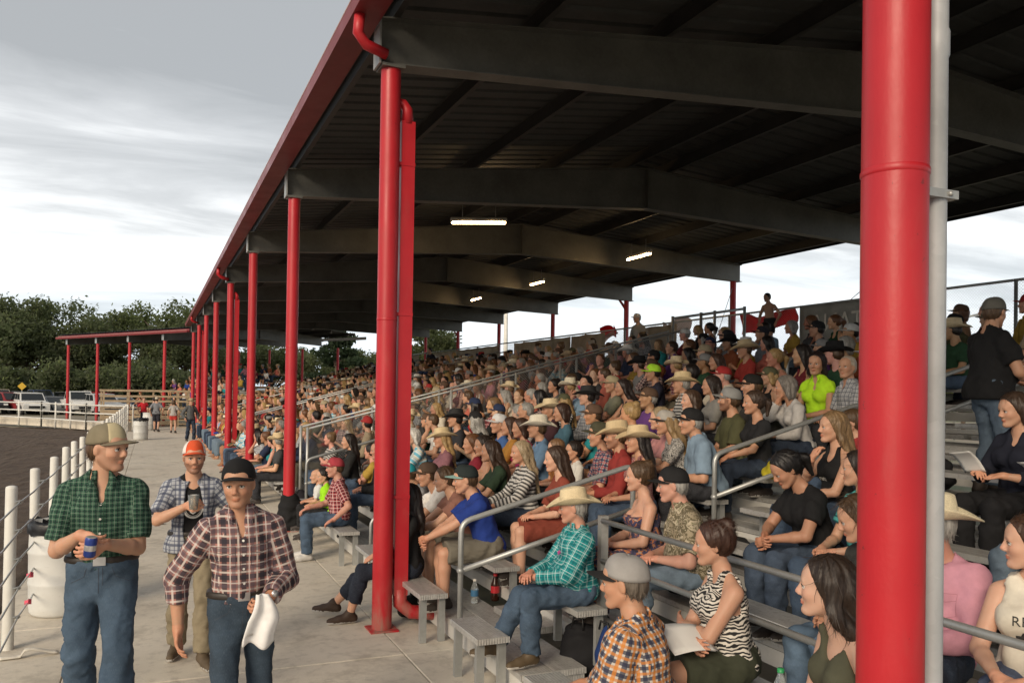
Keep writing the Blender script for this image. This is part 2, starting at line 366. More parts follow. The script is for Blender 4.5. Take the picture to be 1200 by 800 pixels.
def person_meshes(p):
    """returns dict part -> (mesh, [materials keys])"""
    s = skeleton(p); hb, hh, hd = p.get('lod', (.016, .008, .007)); out = {}; seed = p.get('seed', 1)
    fem = s.fem; sc = p.get('shirt') or {}; pc = p.get('pants') or {}
    # --- skin -------------------------------------------------------------
    F = Field(); torso_prims(F, s, -.006)
    F.rc(s.neck+V3(0, 0, -.02), s.nk2+s.Rh@V3(.0, 0, .02), .048 if fem else .058, .045 if fem else .053, .03)
    a0, a1, a2, a3 = arm_r(s); ga = .6+.4*s.g; gl = .65+.35*s.g; l0, l1, l2, l3 = leg_r(s)
    for sd in (1, -1):
        F.rc(s.sh[sd], s.el[sd], a0*ga, a1*ga, .02)
        mf = s.el[sd]+(s.wr[sd]-s.el[sd])*.3
        F.rc(s.el[sd], mf, a1*.92*ga, a2*1.05*ga, .015); F.rc(mf, s.wr[sd], a2*1.05*ga, a3, .015)
        F.rc(s.hip[sd], s.kn[sd], l0*gl, l1*gl, .03)
        cf = s.kn[sd]+(s.an[sd]-s.kn[sd])*.3
        F.rc(s.kn[sd], cf, l1*.95*gl, l2*1.06*gl, .02); F.rc(cf, s.an[sd], l2*1.06*gl, l3, .02)
        t = s.toe[sd]; an = s.an[sd]
        F.rc(an+V3(0, 0, -.03)-t*.03, an+t*.12+V3(0, 0, -.04), .036, .028, .02); F.rc(an+t*.12+V3(0, 0, -.04), an+t*.17+V3(0, 0, -.045), .03, .022, .015)
    v, f = F.mesh(hb); parts = [(v, f, 0)]; tint = [np.ones((len(v), 3))]
    for sd in (1, -1):
        H = Field(); hand_prims(H, s, sd, (p.get('hand') or {}).get(sd, {})); v, f = H.mesh(hd); parts.append((v, f, 0))
        tint.append(np.tile((1.04, .93, .9), (len(v), 1)))
    H = Field(); head_prims(H, s)
    H.rc(s.neck+V3(0, 0, .01), s.nk2+s.Rh@V3(0, 0, .03), (.048 if fem else .058)-.002, (.045 if fem else .053)-.001, .02)
    v, f = H.mesh(hh); parts.append((v, f, 0))
    q = ((v-s.H)@s.Rh)/s.hs; t = np.ones((len(v), 3))
    lip = (q[:, 0] > .084) & (((q[:, 2]+.066)/.0105)**2+(q[:, 1]/.0225)**2 < 1)
    t[lip] = (.84, .54, .52) if fem else (.88, .70, .66)
    ch = np.exp(-((q[:, 0]-.07)/.03)**2-((np.abs(q[:, 1])-.042)/.02)**2-((q[:, 2]+.022)/.025)**2); t *= 1-ch[:, None]*np.array([0, .13, .14])
    no = np.exp(-((q[:, 0]-.115)/.02)**2-((q[:, 2]+.025)/.02)**2-(q[:, 1]/.02)**2); t *= 1-no[:, None]*np.array([0, .12, .12])
    if p.get('beard'):
        b = ((q[:, 2] < -.035-.0*q[:, 0]) & (q[:, 0] > -.01) & (q[:, 2] > -.135)) | ((np.abs(q[:, 1]) > .048) & (q[:, 0] > .0) & (q[:, 0] < .045) & (q[:, 2] < .01))
        b &= ~lip & ~((q[:, 2] > -.05) & (np.abs(q[:, 1]) < .04) & (q[:, 2] > -.045))
        t[b] *= 1-p['beard']*np.array([.62, .66, .66])
    tint.append(t)
    L = lambda x, y, z: s.H+s.Rh@(V3(x, y, z)*s.hs); eyes = hh < .0095
    if eyes:
        gz = p.get('gaze', 0.)
        for y in (1, -1):
            e = sphere(L(.0815, y*.0315, .002), .0142*s.hs, s.Rh); parts.append((*e, 1)); tint.append(np.ones((len(e[0]), 3)))
            e = sphere(L(.0917, y*.0315+gz, .0025), np.array((.0045, .0068, .0072))*s.hs, s.Rh); parts.append((*e, 2)); tint.append(np.ones((len(e[0]), 3)))
            ls = [L(.092, y*.0165, .0045), L(.0985, y*.027, .0095), L(.0965, y*.038, .0085), L(.086, y*.0485, .002)]; tv, tf = tube(ls, [.001, .0017, .0018, .0012], 5, False); parts.append((tv, tf, 3)); tint.append(np.ones((len(tv), 3)))
            br = [L(.0975, y*.011, .0215), L(.0985, y*.022, .0275), L(.0945, y*.036, .029), L(.0835, y*.0485, .0225)]
            tv, tf = tube(br, [.0026, .0034, .003, .0014] if fem else [.0034, .0044, .0036, .002], 5, False); parts.append((tv, tf, 3)); tint.append(np.ones((len(tv), 3)))
    out['body'] = mesh_from('body', parts, None, np.concatenate(tint)); s.head_mat = (s.Rh, s.H, s.hs)
    # --- shirt ------------------------------------------------------------
    segs_t = [(s.P+V3(0, 0, -.1), s.T(0, 0, .5), .15, s.Rc@V3(-1, 0, 0))]
    if sc:
        m = sc.get('loose', .012); st = sc.get('type', 'tee'); S = Field()
        tank = st in ('tank', 'strapless'); torso_prims(S, s, m, .05, True, not tank)
        if st == 'tank':
            for sd in (1, -1): S.rc(s.T(-.03, sd*.085, .45), s.T(.0, sd*.09, .485), .04+m, .034+m, .04)
        segs = list(segs_t)
        sl = sc.get('sleeve', 0.)
        if not tank:
            for sd in (1, -1):
                dirf = s.Rc@V3(1, 0, 0)
                if sl <= 1:
                    e = s.sh[sd]+(s.el[sd]-s.sh[sd])*max(sl, .25)
                    ex = .016 if sl < .8 else .01
                    S.rc(s.sh[sd]+(s.sh[sd]-e)*.0, s.sh[sd]+(e-s.sh[sd])*.45, a0*ga+m*.7, a0*ga+m+.002, .035)
                    S.cc(s.sh[sd]+(e-s.sh[sd])*.35, e, a0*ga+m+.002, a0*ga*.88+m+ex*.8, .02)
                    segs.append((s.sh[sd], e+(e-s.sh[sd])*.1, .06, dirf))
                else:
                    S.rc(s.sh[sd], s.el[sd], a0*ga+m+.006, a1*ga+m+.008, .03)
                    w = s.el[sd]+(s.wr[sd]-s.el[sd])*(sl-1)
                    S.cc(s.el[sd], w, a1*ga+m+.008, (a1*ga+(a3-a1*ga)*(sl-1))+m+.005, .02)
                    if sl > 1.8: S.cc(w-nrm(w-s.el[sd])*.055, w+nrm(w-s.el[sd])*.004, a3+m+.009, a3+m+.006, .004)
                    segs.append((s.sh[sd], s.el[sd], .06, dirf)); segs.append((s.el[sd], s.wr[sd], .05, dirf))
        hem = sc.get('hem', -.03)
        if sc.get('skirt'):                      # a dress: falls over the thighs
            for sd in (1, -1):
                e = s.hip[sd]+(s.kn[sd]-s.hip[sd])*sc['skirt']; S.cc(s.hip[sd], e, l0*gl+m+.012, l1*gl+m+.03, .06)
        else:
            if s.stand: 
                if hem < 0: S.cc(s.P+V3(0, 0, .08), s.P+V3(.0, 0, hem), .15+m, .155+m, .04); S.pr[-1] = ('el', s.P+V3(.0, 0, hem*.5), np.array((.135*s.g+m, .185*(.6+.4*s.g)+m, abs(hem)*.5+.13)), I3, 0, .04, 'u', s.P-.3, s.P+.3)
                S.hs((0, 0, -1), s.P+V3(0, 0, hem))
            else:
                S.hs(V3(.25, 0, -1), s.P+V3(-.1, 0, min(hem, -.02)-.02))
        fc_, fd_ = fold_noise(seed, sc.get('fold', .0055), 44), fold_noise(seed+29, .003, 90, .6); S.noise = lambda X, Y, Z: fc_(X, Y, Z)+fd_(X, Y, Z)
        nw = sc.get('neck', .066)
        if tank:
            st_w = sc.get('strap', .115)
            for sd in (1, -1):
                S.cc(s.T(-.012, sd*(st_w), .60), s.T(-.012, sd*(st_w+.035), .30), .055+.015, .05, .012, 's') if st == 'tank' else None
                S.el(s.T(-.012, sd*(st_w+.115), .41), (.14, .072, .125), s.Rc, .01, 's')
            if st == 'tank':
                S.el(s.T(.03, 0, .53), (.15, .06 if fem else .055, sc.get('scoop', .13)), s.Rc, .012, 's')
            else: S.hs(s.Rc@V3(0, 0, 1), s.T(0, 0, sc.get('top', .375)))
        elif st in ('tee', 'dress'):
            S.cc(s.T(-.026, 0, .462), s.T(.03, 0, .68), nw, nw+.03, .01, 's')
            if sc.get('scoop'): S.el(s.T(.09, 0, .49), (.07, .055, sc['scoop']), s.Rc, .012, 's')
        elif st == 'shirt':
            nr = (.048 if fem else .058)
            S.rc(s.T(-.026, 0, .475), s.T(-.014, 0, .522), nr+.022, nr+.016, .012)
            S.cc(s.T(-.034, 0, .40), s.T(-.002, 0, .62), nr+.004, nr+.010, .004, 's')
            S.hs(s.Rc@V3(-.12, 0, 1), s.T(-.03, 0, .545))
            vd = sc.get('open', .08)                   # open collar: a V of skin down from the throat
            S.el(s.T(.10, 0, .515), (.085, .042, vd*.9), s.Rc@rot('y', .15), .008, 's'); S.el(s.T(.11, 0, .47), (.06, .02, vd*1.0), s.Rc@rot('y', .15), .008, 's')
            for sd in (1, -1):                         # collar wings
                S.rc(s.T(.045, sd*.052, .512), s.T(.088, sd*.052, .455), .010, .006, .006); S.rc(s.T(.045, sd*.052, .512), s.T(.062, sd*.078, .462), .009, .006, .008)
        elif st == 'open':                             # unbuttoned over a vest
            S.cc(s.T(-.03, 0, .42), s.T(-.004, 0, .62), .07, .075, .006, 's')
            S.el(s.T(.16, 0, .24), (.145, .078, .36), s.Rc, .01, 's')
        h_c = hb*.92 if hb < .02 else hb
        v, f = S.mesh(h_c); out['shirt'] = mesh_from('shirt', [(v, f, 0)], limb_uv(v, f, segs))
        if st == 'open':
            S2 = Field(); torso_prims(S2, s, .004, .05); S2.noise = fold_noise(seed+5, .003, 40); S2.hs((0, 0, -1), s.P+V3(0, 0, -.02))
            for sd in (1, -1): S2.el(s.T(-.012, sd*.215, .42), (.16, .085, .15), s.Rc, .01, 's')
            S2.el(s.T(.03, 0, .53), (.15, .06, .12), s.Rc, .012, 's')
            v, f = S2.mesh(h_c); out['vest'] = mesh_from('vest', [(v, f, 0)], limb_uv(v, f, segs_t))
    # --- trousers ---------------------------------------------------------
    if pc:
        m = pc.get('loose', .012); ln = pc.get('len', 1.95); S = Field(); segs = [(s.P+V3(0, 0, -.12), s.P+V3(0, 0, .12), .15, V3(-1, 0, 0))]
        S.el(s.P+V3(-.012, 0, .01), (.118*s.g+m, (.165 if fem else .152)*(.6+.4*s.g)+m, .12+m), I3, .04)
        if s.stand: S.el(s.P+V3(0, 0, .06), (.112*s.g+m, .155*(.6+.4*s.g)+m, .08), I3, .04)
        for sd in (1, -1):
            if ln <= 1.05:
                e = s.hip[sd]+(s.kn[sd]-s.hip[sd])*ln
                S.cc(s.hip[sd]-(e-s.hip[sd])*.02, e, l0*gl+m+.006, (l0+(l1-l0)*ln)*gl+m+pc.get('flare', .024), .03)
                segs.append((s.hip[sd], e, .08, V3(0, 0, 1) if not s.stand else V3(-1, 0, 0)))
            else:
                S.rc(s.hip[sd], s.kn[sd], l0*gl+m, l1*gl+m+.004, .03)
                e = s.kn[sd]+(s.an[sd]-s.kn[sd])*(ln-1)
                S.rc(s.kn[sd], s.kn[sd]+(e-s.kn[sd])*.4, l1*gl+m+.004, l2*1.02*gl+m+.006, .02)
                S.cc(s.kn[sd]+(e-s.kn[sd])*.3, e, l2*1.02*gl+m+.006, l3+m+pc.get('flare', .02), .02)
                segs += [(s.hip[sd], s.kn[sd], .08, V3(0, 0, 1) if not s.stand else V3(-1, 0, 0)), (s.kn[sd], e, .06, V3(-1, 0, 0))]
        if s.stand:
            S.hs((0, 0, 1), s.P+V3(0, 0, .085))
            S.rc(s.P+V3(.05, 0, -.09), s.P+V3(-.05, 0, -.09), .05, .05, .05)
        fa_, fb_ = fold_noise(seed+9, pc.get('fold', .006), 50, .9), fold_noise(seed+19, .0035, 95, 1.6); S.noise = lambda X, Y, Z: fa_(X, Y, Z)+fb_(X, Y, Z)
        v, f = S.mesh(hb); out['trousers'] = mesh_from('trousers', [(v, f, 0)], limb_uv(v, f, segs))
        if s.stand and p.get('belt'):
            S = Field(); S.el(s.P+V3(-.006, 0, .068), (.118*s.g+m+.004, .166*(.6+.4*s.g)+m+.004, .13), I3, .02)
            S.hs((0, 0, 1), s.P+V3(0, 0, .092)); S.hs((0, 0, -1), s.P+V3(0, 0, .054)); v, f = S.mesh(hb*.75)
            out['belt'] = mesh_from('belt', [(v, f, 0)])
    # --- shoes ------------------------------------------------------------
    sh = p.get('shoes')
    if sh:
        for i, sd in enumerate((1, -1)):
            S = Field(); t = nrm(s.toe[sd]*V3(1, 1, 0)) if not s.toe[sd][2] < -.2 else s.toe[sd]; an = s.an[sd]; dn = V3(0, 0, -1); 
            if sh == 'boot': S.cc(an+V3(0, 0, .11), an+V3(0, 0, -.02), .056, .05, .02)
            S.rc(an-t*.035-V3(0, 0, .03), an+t*.1-V3(0, 0, .036), .044, .040, .02)
            S.rc(an+t*.09-V3(0, 0, .042), an+t*.185-V3(0, 0, .05), .042, .032, .02)
            S.rc(an+V3(0, 0, .02)-t*.005, an+t*.04-V3(0, 0, .02), .046, .04, .02)
            S.hs((0, 0, -1), an-V3(0, 0, .078)); v, f = S.mesh(min(hb, .014))
            q = (v-an)@V3(0, 0, 1); cz = q[f].mean(1)
            so = f[cz < -.058]; up = f[cz >= -.058]
            out['shoe%d' % i] = mesh_from('shoe', [(v, up, 0), (v*1, so, 1)] if len(so) else [(v, up, 0)])
    # --- hair -------------------------------------------------------------
    ht = p.get('hair', 'short')
    if ht != 'bald':
        S = Field(); u = s.hs; R = s.Rh; E = lambda c, r, k, RR=R, op='u': S.el(L(*c), np.array(r)*u, RR, k, op)
        up = .003 if p.get('hat') else {'short': .014, 'crop': .006}.get(ht, .017)
        E((-.014, 0, .038), (.099+up, .0765+up*.9, .088+up), .02)
        if ht in ('short', 'crop'):
            E((-.05, 0, -.015), (.062, .07, .06), .03)
            S.hs(R@V3(1, 0, -.35), L(.052, 0, .04)); S.hs(R@V3(.55, 0, -1), L(-.03, 0, -.055))
            for y in (1, -1): S.el(L(.035, y*.08, -.035), np.array((.04, .04, .055))*u, R, .012, 's')
        else:
            S.hs(R@V3(1, 0, -.5), L(.058, 0, .055))
            if ht in ('long', 'wavy', 'bob'):
                ln = {'long': .36, 'wavy': .34, 'bob': .15}[ht]; wv = {'long': 0, 'wavy': .02, 'bob': .01}[ht]
                base = s.neck; bk = s.Rc@V3(-1, 0, 0); dn = s.Rc@V3(-.10, 0, -1)
                for y in (1, -1):
                    a = L(-.02, y*.066, .03); b = L(-.035, y*.078, -.09)
                    S.rc(a, b, .035*u, .032*u, .025)
                    if ht == 'bob': S.rc(b, b+s.Rh@V3(.01, 0, -.03), .033*u, .02*u, .02)
                    else:
                        c = s.T(-.055, y*.095, .43); d = s.T(-.06+.02, y*.11, .50-ln*.85)
                        S.rc(b, c, .034*u, .036, .03); S.rc(c, d, .036, .02, .025)
                        if p.get('front_hair', 1):
                            e = s.T(.055, y*.085, .44); S.rc(b, e, .026, .024, .02); S.rc(e, s.T(.105, y*.09, .34), .024, .012, .02)
                for y in (-.035, .035, 0):
                    a = L(-.085, y, 0); b = s.T(-.095, y*1.6, .45); d = s.T(-.125, y*1.7, .50-ln)
                    if ht == 'bob': S.rc(a, L(-.075, y*1.3, -.1), .04*u, .032*u, .03)
                    else: S.rc(a, b, .046*u, .044, .03); S.rc(b, d, .042, .022, .03)
            elif ht == 'pony':
                E((-.05, 0, -.01), (.062, .068, .055), .03)
                for y in (1, -1): S.el(L(.03, y*.078, -.045), np.array((.035, .035, .045))*u, R, .012, 's')
                a = L(-.115, 0, .05); b = L(-.165, 0, .0); c = L(-.15, .005, -.13); S.rc(a, b, .022, .034, .01); S.rc(b, c, .034, .014, .02)
            elif ht == 'bun':
                E((-.05, 0, -.01), (.062, .068, .055), .03)
                for y in (1, -1): S.el(L(.03, y*.078, -.045), np.array((.035, .035, .045))*u, R, .012, 's')
                E((-.075, 0, .115), (.045, .045, .038), .012)
        Ri = R; Hc = s.H
        ph = random.Random(seed+3).uniform(0, 6)
        def strands(X, Y, Z):
            x, y, z = X-Hc[0], Y-Hc[1], Z-Hc[2]
            lx = x*Ri[0, 0]+y*Ri[1, 0]+z*Ri[2, 0]; ly = x*Ri[0, 1]+y*Ri[1, 1]+z*Ri[2, 1]; lz = x*Ri[0, 2]+y*Ri[1, 2]+z*Ri[2, 2]
            a = np.arctan2(ly, -lx+.03)
            w = 1.2*np.sin(lz*38+ph)*(1 if ht == 'wavy' else .35)
            return .0022*np.sin(a*17+w*2+ph)+.0016*np.sin(a*31-w*2+lz*9)+.0010*np.sin(lz*60+a*5+ph)*(1 if ht in ('bob', 'wavy') else .2)
        S.noise = strands
        v, f = S.mesh(hh+.0005)
        q = ((v-s.H)@s.Rh)
        if len(f):
            parts = [(v, f, 0)]; ns = p.get('strands', 900 if hh < .0065 else 420 if hh < .009 else 160)
            if ns and ht != 'crop': parts.append((*hair_strands(v, f[(((v[f].mean(1)-s.H)@s.Rh)[:, 2] < -.012)] if p.get('hat') else f, s, ht, ns//(3 if p.get('hat') else 1), seed), 0))
            out['hair'] = mesh_from('hair', parts)
    return out, s

def hair_strands(v, f, s, ht, n, seed):
    r = np.random.RandomState(seed); lf = (v[f].mean(1)-s.H)@s.Rh; f = f[(lf[:, 0] < .03) | (lf[:, 2] > .09)]
    if not len(f): return np.zeros((0, 3)), np.zeros((0, 4), int)
    q = f[r.randint(0, len(f), n)]; P = v[q].mean(1)
    nr = np.cross(v[q[:, 2]]-v[q[:, 0]], v[q[:, 3]]-v[q[:, 1]]); nr /= np.linalg.norm(nr, axis=1)[:, None]+1e-9
    top = s.H+s.Rh@V3(-.02, 0, .11); lq = (P-s.H)@s.Rh
    d = (P-top)*1.2; d /= np.linalg.norm(d, axis=1)[:, None]+1e-9
    low = np.clip((.02-lq[:, 2])/.08, 0, 1)[:, None]; d = d*(1-low)+np.array([0, 0, -1.])*low
    if ht in ('pony', 'bun'):
        kn = s.H+s.Rh@V3(-.11, 0, .05 if ht == 'pony' else .1); d2 = kn-P; d2 /= np.linalg.norm(d2, axis=1)[:, None]+1e-9; d = d2
    d = d+r.normal(size=d.shape)*.22; d -= nr*(d*nr).sum(1)[:, None]; d /= np.linalg.norm(d, axis=1)[:, None]+1e-9
    w = np.cross(d, nr); L = r.uniform(.02, .055 if ht in ('short', 'pony', 'bun') else .085, (n, 1)); wd = r.uniform(.0008, .0022, (n, 1)); V = []; lift = r.uniform(.002, .006, (n, 1))
    bend = r.normal(size=(n, 1))*.25
    for j, t in enumerate((0, .35, .7, 1.)):
        c = P+d*L*t+nr*(.001+lift*t*t)+w*bend*L*t*t; ww = wd*(1-.75*t); V += [c-w*ww, c+w*ww]
    V = np.stack(V, 1).reshape(-1, 3); b = (np.arange(n)*8)[:, None]; F = np.concatenate([b+np.array([0, 1, 3, 2]), b+np.array([2, 3, 5, 4]), b+np.array([4, 5, 7, 6])])
    return V, F

# ---- hats (head frame, scaled by the head) --------------------------------
def cap_parts(back=False, flat=.0):
    fx = -1 if back else 1
    def crown(a, t):
        th = 2*math.pi*a; ph = t*math.pi/2
        r = math.cos(ph)**.72; up = math.sin(ph)**.95
        fr = max(0, math.cos(th)*fx); seam = .0012*math.cos(6*th)*r
        return V3(-.012+math.cos(th)*(.1065+.006*fr*t+seam)*r, math.sin(th)*(.0845+seam)*r, .016+.014*fr*(1-t)+up*(.105+.006*fr))
    c = sheet(crown, 40, 12, .004, True)
    def brim(a, t):
        an = (a-.5)*2.5; ca = math.cos(an); rr = 1+.84*t*max(ca, 0)**.5
        x = ca*.1055*rr*fx-.012; y = math.sin(an)*.0845*(1+.06*t)
        return V3(x, y, .033-2.9*y*y-.012*t*max(ca, 0))
    b = sheet(brim, 20, 8, .004)
    btn = sphere((-.012, 0, .1235), (.008, .008, .004))
    panel = sheet(lambda a, t: crown((a-.5)*.27 % 1 if not back else .5+(a-.5)*.27, t*.80)*1.0+V3(.0022*fx, 0, .0006), 14, 8, .003)
    return c, b, btn, panel
def cowboy_parts(brim_w=.105, curl=1., h=.118):
    def crown(a, t):
        th = 2*math.pi*a; c, s_ = math.cos(th), math.sin(th); ph = t
        r = 1-.16*ph**1.2
        if ph > .8: r *= max(0.02, math.sqrt(max(0, 1-((ph-.8)/.2)**2*.9996)))
        z = .03+h*min(1, ph/.8)**.9*(1 if ph < .8 else 1)
        x, y = c*.112*r, s_*.091*r
        top = max(0, (ph-.55)/.45)
        z += .012*max(0, c)*(-.3)+.02*top*(abs(y)/.07)**1.2*1.0-.012*top
        if ph > .3 and c > .1: y *= 1-.36*min(1, (ph-.3)*1.6)*c**2
        return V3(-.012+x, y, z)
    c = sheet(crown, 44, 16, .004, True)
    def brim(a, t):
        th = 2*math.pi*a; cs, sn = math.cos(th), math.sin(th)
        w = brim_w*(.98+.08*cs*cs)
        x = cs*(.108+w*t*1.02); y = sn*(.0875+w*t*(1-.30*curl*abs(sn)))
        z = .034+curl*.062*(abs(sn)**2.0)*t**1.9-.020*cs*cs*t
        return V3(-.012+x, y, z)
    b = sheet(brim, 56, 9, .004, True)
    def band(a, t):
        th = 2*math.pi*a; return V3(-.012+math.cos(th)*.1145, math.sin(th)*.0935, .036+.02*t)
    bd = sheet(band, 40, 1, .002, True)
    return c, b, bd, bd
# ------------------------------------------------------------------ materials
M = {}
class NT:
    def __init__(s, name):
        s.m = bpy.data.materials.new(name); s.m.use_nodes = True; s.t = s.m.node_tree; s.b = s.t.nodes['Principled BSDF']; M[name] = s.m
    def n(s, t, **k):
        x = s.t.nodes.new(t)
        for a, b in k.items(): setattr(x, a, b)
        return x
    def l(s, a, b): s.t.links.new(a, b)
    def val(s, sock, v):
        if hasattr(v, 'links') or hasattr(v, 'is_linked'): s.l(v, sock)
        else: sock.default_value = v
    def math(s, op, a, b=0., c=0.):
        x = s.n('ShaderNodeMath', operation=op)
        for i, v in enumerate((a, b, c)): s.val(x.inputs[i], v)
        return x.outputs[0]
    def mix(s, f, a, b, blend='MIX'):
        x = s.n('ShaderNodeMix', data_type='RGBA', blend_type=blend); s.val(x.inputs[0], f)
        for i, v in ((6, a), (7, b)):
            s.val(x.inputs[i], (*v, 1) if isinstance(v, tuple) and len(v) == 3 else v)
        return x.outputs[2]
    def noise(s, scale, detail=4, vec=None, rough=.5, dist=0.):
        x = s.n('ShaderNodeTexNoise'); x.inputs['Scale'].default_value = scale; x.inputs['Detail'].default_value = detail; x.inputs['Roughness'].default_value = rough; x.inputs['Distortion'].default_value = dist
        if vec is not None: s.l(vec, x.inputs['Vector'])
        return x.outputs[0]
    def ramp(s, f, pts, const=False):
        x = s.n('ShaderNodeValToRGB'); e = x.color_ramp.elements
        if const: x.color_ramp.interpolation = 'CONSTANT'
        while len(e) < len(pts): e.new(.5)
        for i, (p, c) in enumerate(pts): e[i].position = p; e[i].color = (*c, 1) if len(c) == 3 else c
        s.l(f, x.inputs[0]); return x.outputs[0]
    def obj(s): return s.n('ShaderNodeTexCoord').outputs['Object']
    def geo(s): return s.n('ShaderNodeNewGeometry').outputs['Position']
    def mapv(s, v, sc=(1, 1, 1), rotn=(0, 0, 0)):
        x = s.n('ShaderNodeMapping'); x.inputs['Scale'].default_value = sc; x.inputs['Rotation'].default_value = rotn; s.l(v, x.inputs[0]); return x.outputs[0]
    def bump(s, h, st=.3, d=.01):
        x = s.n('ShaderNodeBump'); x.inputs['Strength'].default_value = st; x.inputs['Distance'].default_value = d; s.l(h, x.inputs['Height']); s.l(x.outputs[0], s.b.inputs['Normal'])
    def out(s, col=None, rough=None, metal=None):
        if col is not None: s.val(s.b.inputs['Base Color'], (*col, 1) if isinstance(col, tuple) and len(col) == 3 else col)
        if rough is not None: s.val(s.b.inputs['Roughness'], rough)
        if metal is not None: s.val(s.b.inputs['Metallic'], metal)
        return s.m
    def spec(s, v): s.b.inputs['Specular IOR Level'].default_value = v; return s

def simple(name, col, rough=.6, metal=0., var=.12, scale=14, bump=0.):
    t = NT(name); p = t.obj(); n = t.noise(scale, 4, p)
    a = tuple(c*(1-var) for c in col); b = tuple(min(1, c*(1+var)) for c in col)
    t.out(t.ramp(n, [(.3, a), (.7, b)]), rough, metal)
    if bump: t.bump(t.noise(scale*3, 3, p), bump, .01)
    return t.m
def painted(name, col, dirt=(.12, .09, .07), rough=.42, amt=.25):
    t = NT(name); p = t.geo(); n = t.noise(2.2, 6, p, .6); n2 = t.noise(38, 3, p)
    d = t.ramp(n, [(.48, (0, 0, 0)), (.78, (amt,)*3)]); c = t.mix(d, col, dirt)
    c = t.mix(t.ramp(n2, [(.62, (0, 0, 0)), (.75, (.3,)*3)]), c, tuple(x*.72 for x in col))
    t.out(c, t.ramp(n, [(.3, (rough,)*3), (.8, (rough+.2,)*3)])); t.bump(n2, .12, .004); return t.m
def red_paint():
    t = NT('red_paint'); p = t.geo(); n = t.noise(1.7, 6, p, .6); n2 = t.noise(70, 3, p); n3 = t.noise(9, 5, t.mapv(p, (1, 1, .25)), .65); sp_ = t.n('ShaderNodeSeparateXYZ'); t.l(p, sp_.inputs[0])
    c = t.ramp(n, [(.3, (.40, .011, .019)), (.7, (.50, .018, .026))]); c = t.mix(t.ramp(n3, [(.55, (0, 0, 0)), (.80, (.55,)*3)]), c, (.40, .06, .055))
    low = t.n('ShaderNodeMapRange'); low.inputs[1].default_value = .5; low.inputs[2].default_value = .0; low.inputs[3].default_value = 0.; low.inputs[4].default_value = 1.; t.l(sp_.outputs[2], low.inputs[0])
    c = t.mix(t.math('MULTIPLY', low.outputs[0], t.ramp(n3, [(.4, (0, 0, 0)), (.6, (.75,)*3)])), c, (.26, .20, .15)); ch = t.noise(24, 4, p, .7); c = t.mix(t.ramp(ch, [(.70, (0, 0, 0)), (.72, (.8,)*3)]), c, (.16, .02, .02))
    t.out(c, t.ramp(n3, [(.3, (.34,)*3), (.7, (.55,)*3)])); t.bump(t.math('ADD', t.math('MULTIPLY', n2, .35), t.math('MULTIPLY', n3, 1.5)), .2, .006)
red_paint(); painted('white_paint', (.72, .71, .66), (.30, .25, .18), .5, .35); painted('red_gutter', (.20, .018, .022), (.12, .05, .04), .36, .4)
def galv(name, base, rough=.5, metal=.35):
    t = NT(name); p = t.geo(); v = t.n('ShaderNodeTexVoronoi'); v.inputs['Scale'].default_value = 30; t.l(p, v.inputs['Vector'])
    n = t.noise(1.6, 6, p, .6)
    c = t.mix(.25, t.ramp(n, [(.3, tuple(b*.75 for b in base)), (.7, tuple(b*1.2 for b in base))]), t.ramp(v.outputs['Color'], [(.1, (.35,)*3), (.9, (.65,)*3)]), 'SOFT_LIGHT')
    t.out(c, rough, metal); return t.m
galv('galv_beam', (.165, .165, .15)); galv('galv_pipe', (.42, .43, .42), .42, .5); galv('roof_sheet', (.065, .068, .066), .7, .1); galv('purlin_steel', (.055, .055, .053))
galv('conduit', (.40, .42, .44), .5, .1)
def alu():
    t = NT('aluminium'); p = t.geo(); s = t.n('ShaderNodeSeparateXYZ'); t.l(p, s.inputs[0])
    rib = t.math('SINE', t.math('MULTIPLY', s.outputs[0], 2*math.pi/.021)); n = t.noise(3, 5, t.mapv(p, (6, .8, 6))); n2 = t.noise(26, 5, p, .7)
    c = t.ramp(n, [(.3, (.46, .45, .43)), (.7, (.62, .61, .58))]); c = t.mix(t.ramp(n2, [(.5, (0, 0, 0)), (.72, (.5,)*3)]), c, (.20, .18, .155))
    t.out(c, t.ramp(n2, [(.3, (.36,)*3), (.7, (.58,)*3)]), .45); t.bump(rib, .35, .004)
alu()
def concrete():
    t = NT('concrete'); p = t.geo(); n = t.noise(.8, 8, p, .62); n2 = t.noise(9, 6, p, .65); n3 = t.noise(120, 2, p); br = t.noise(30, 3, t.mapv(p, (8, .6, 1)))
    c = t.ramp(n, [(.3, (.58, .52, .425)), (.7, (.70, .64, .54))])
    n4 = t.noise(1.9, 7, p, .7, .4); c = t.mix(t.ramp(n4, [(.53, (0, 0, 0)), (.66, (.5,)*3)]), c, (.27, .235, .19)); c = t.mix(t.ramp(n2, [(.50, (0, 0, 0)), (.74, (.5,)*3)]), c, (.30, .265, .22)); c = t.mix(t.ramp(n3, [(.4, (.16,)*3), (.6, (0, 0, 0))]), c, (.36, .33, .28))
    sp_ = t.n('ShaderNodeTexVoronoi'); sp_.inputs['Scale'].default_value = 2.4; t.l(p, sp_.inputs['Vector'])
    c = t.mix(t.ramp(sp_.outputs['Distance'], [(.02, (.75,)*3), (.06, (0, 0, 0))]), c, (.16, .14, .12))
    t.out(c, .88); t.bump(t.math('ADD', t.math('MULTIPLY', br, .5), t.math('ADD', n2, n3)), .22, .006)
concrete()
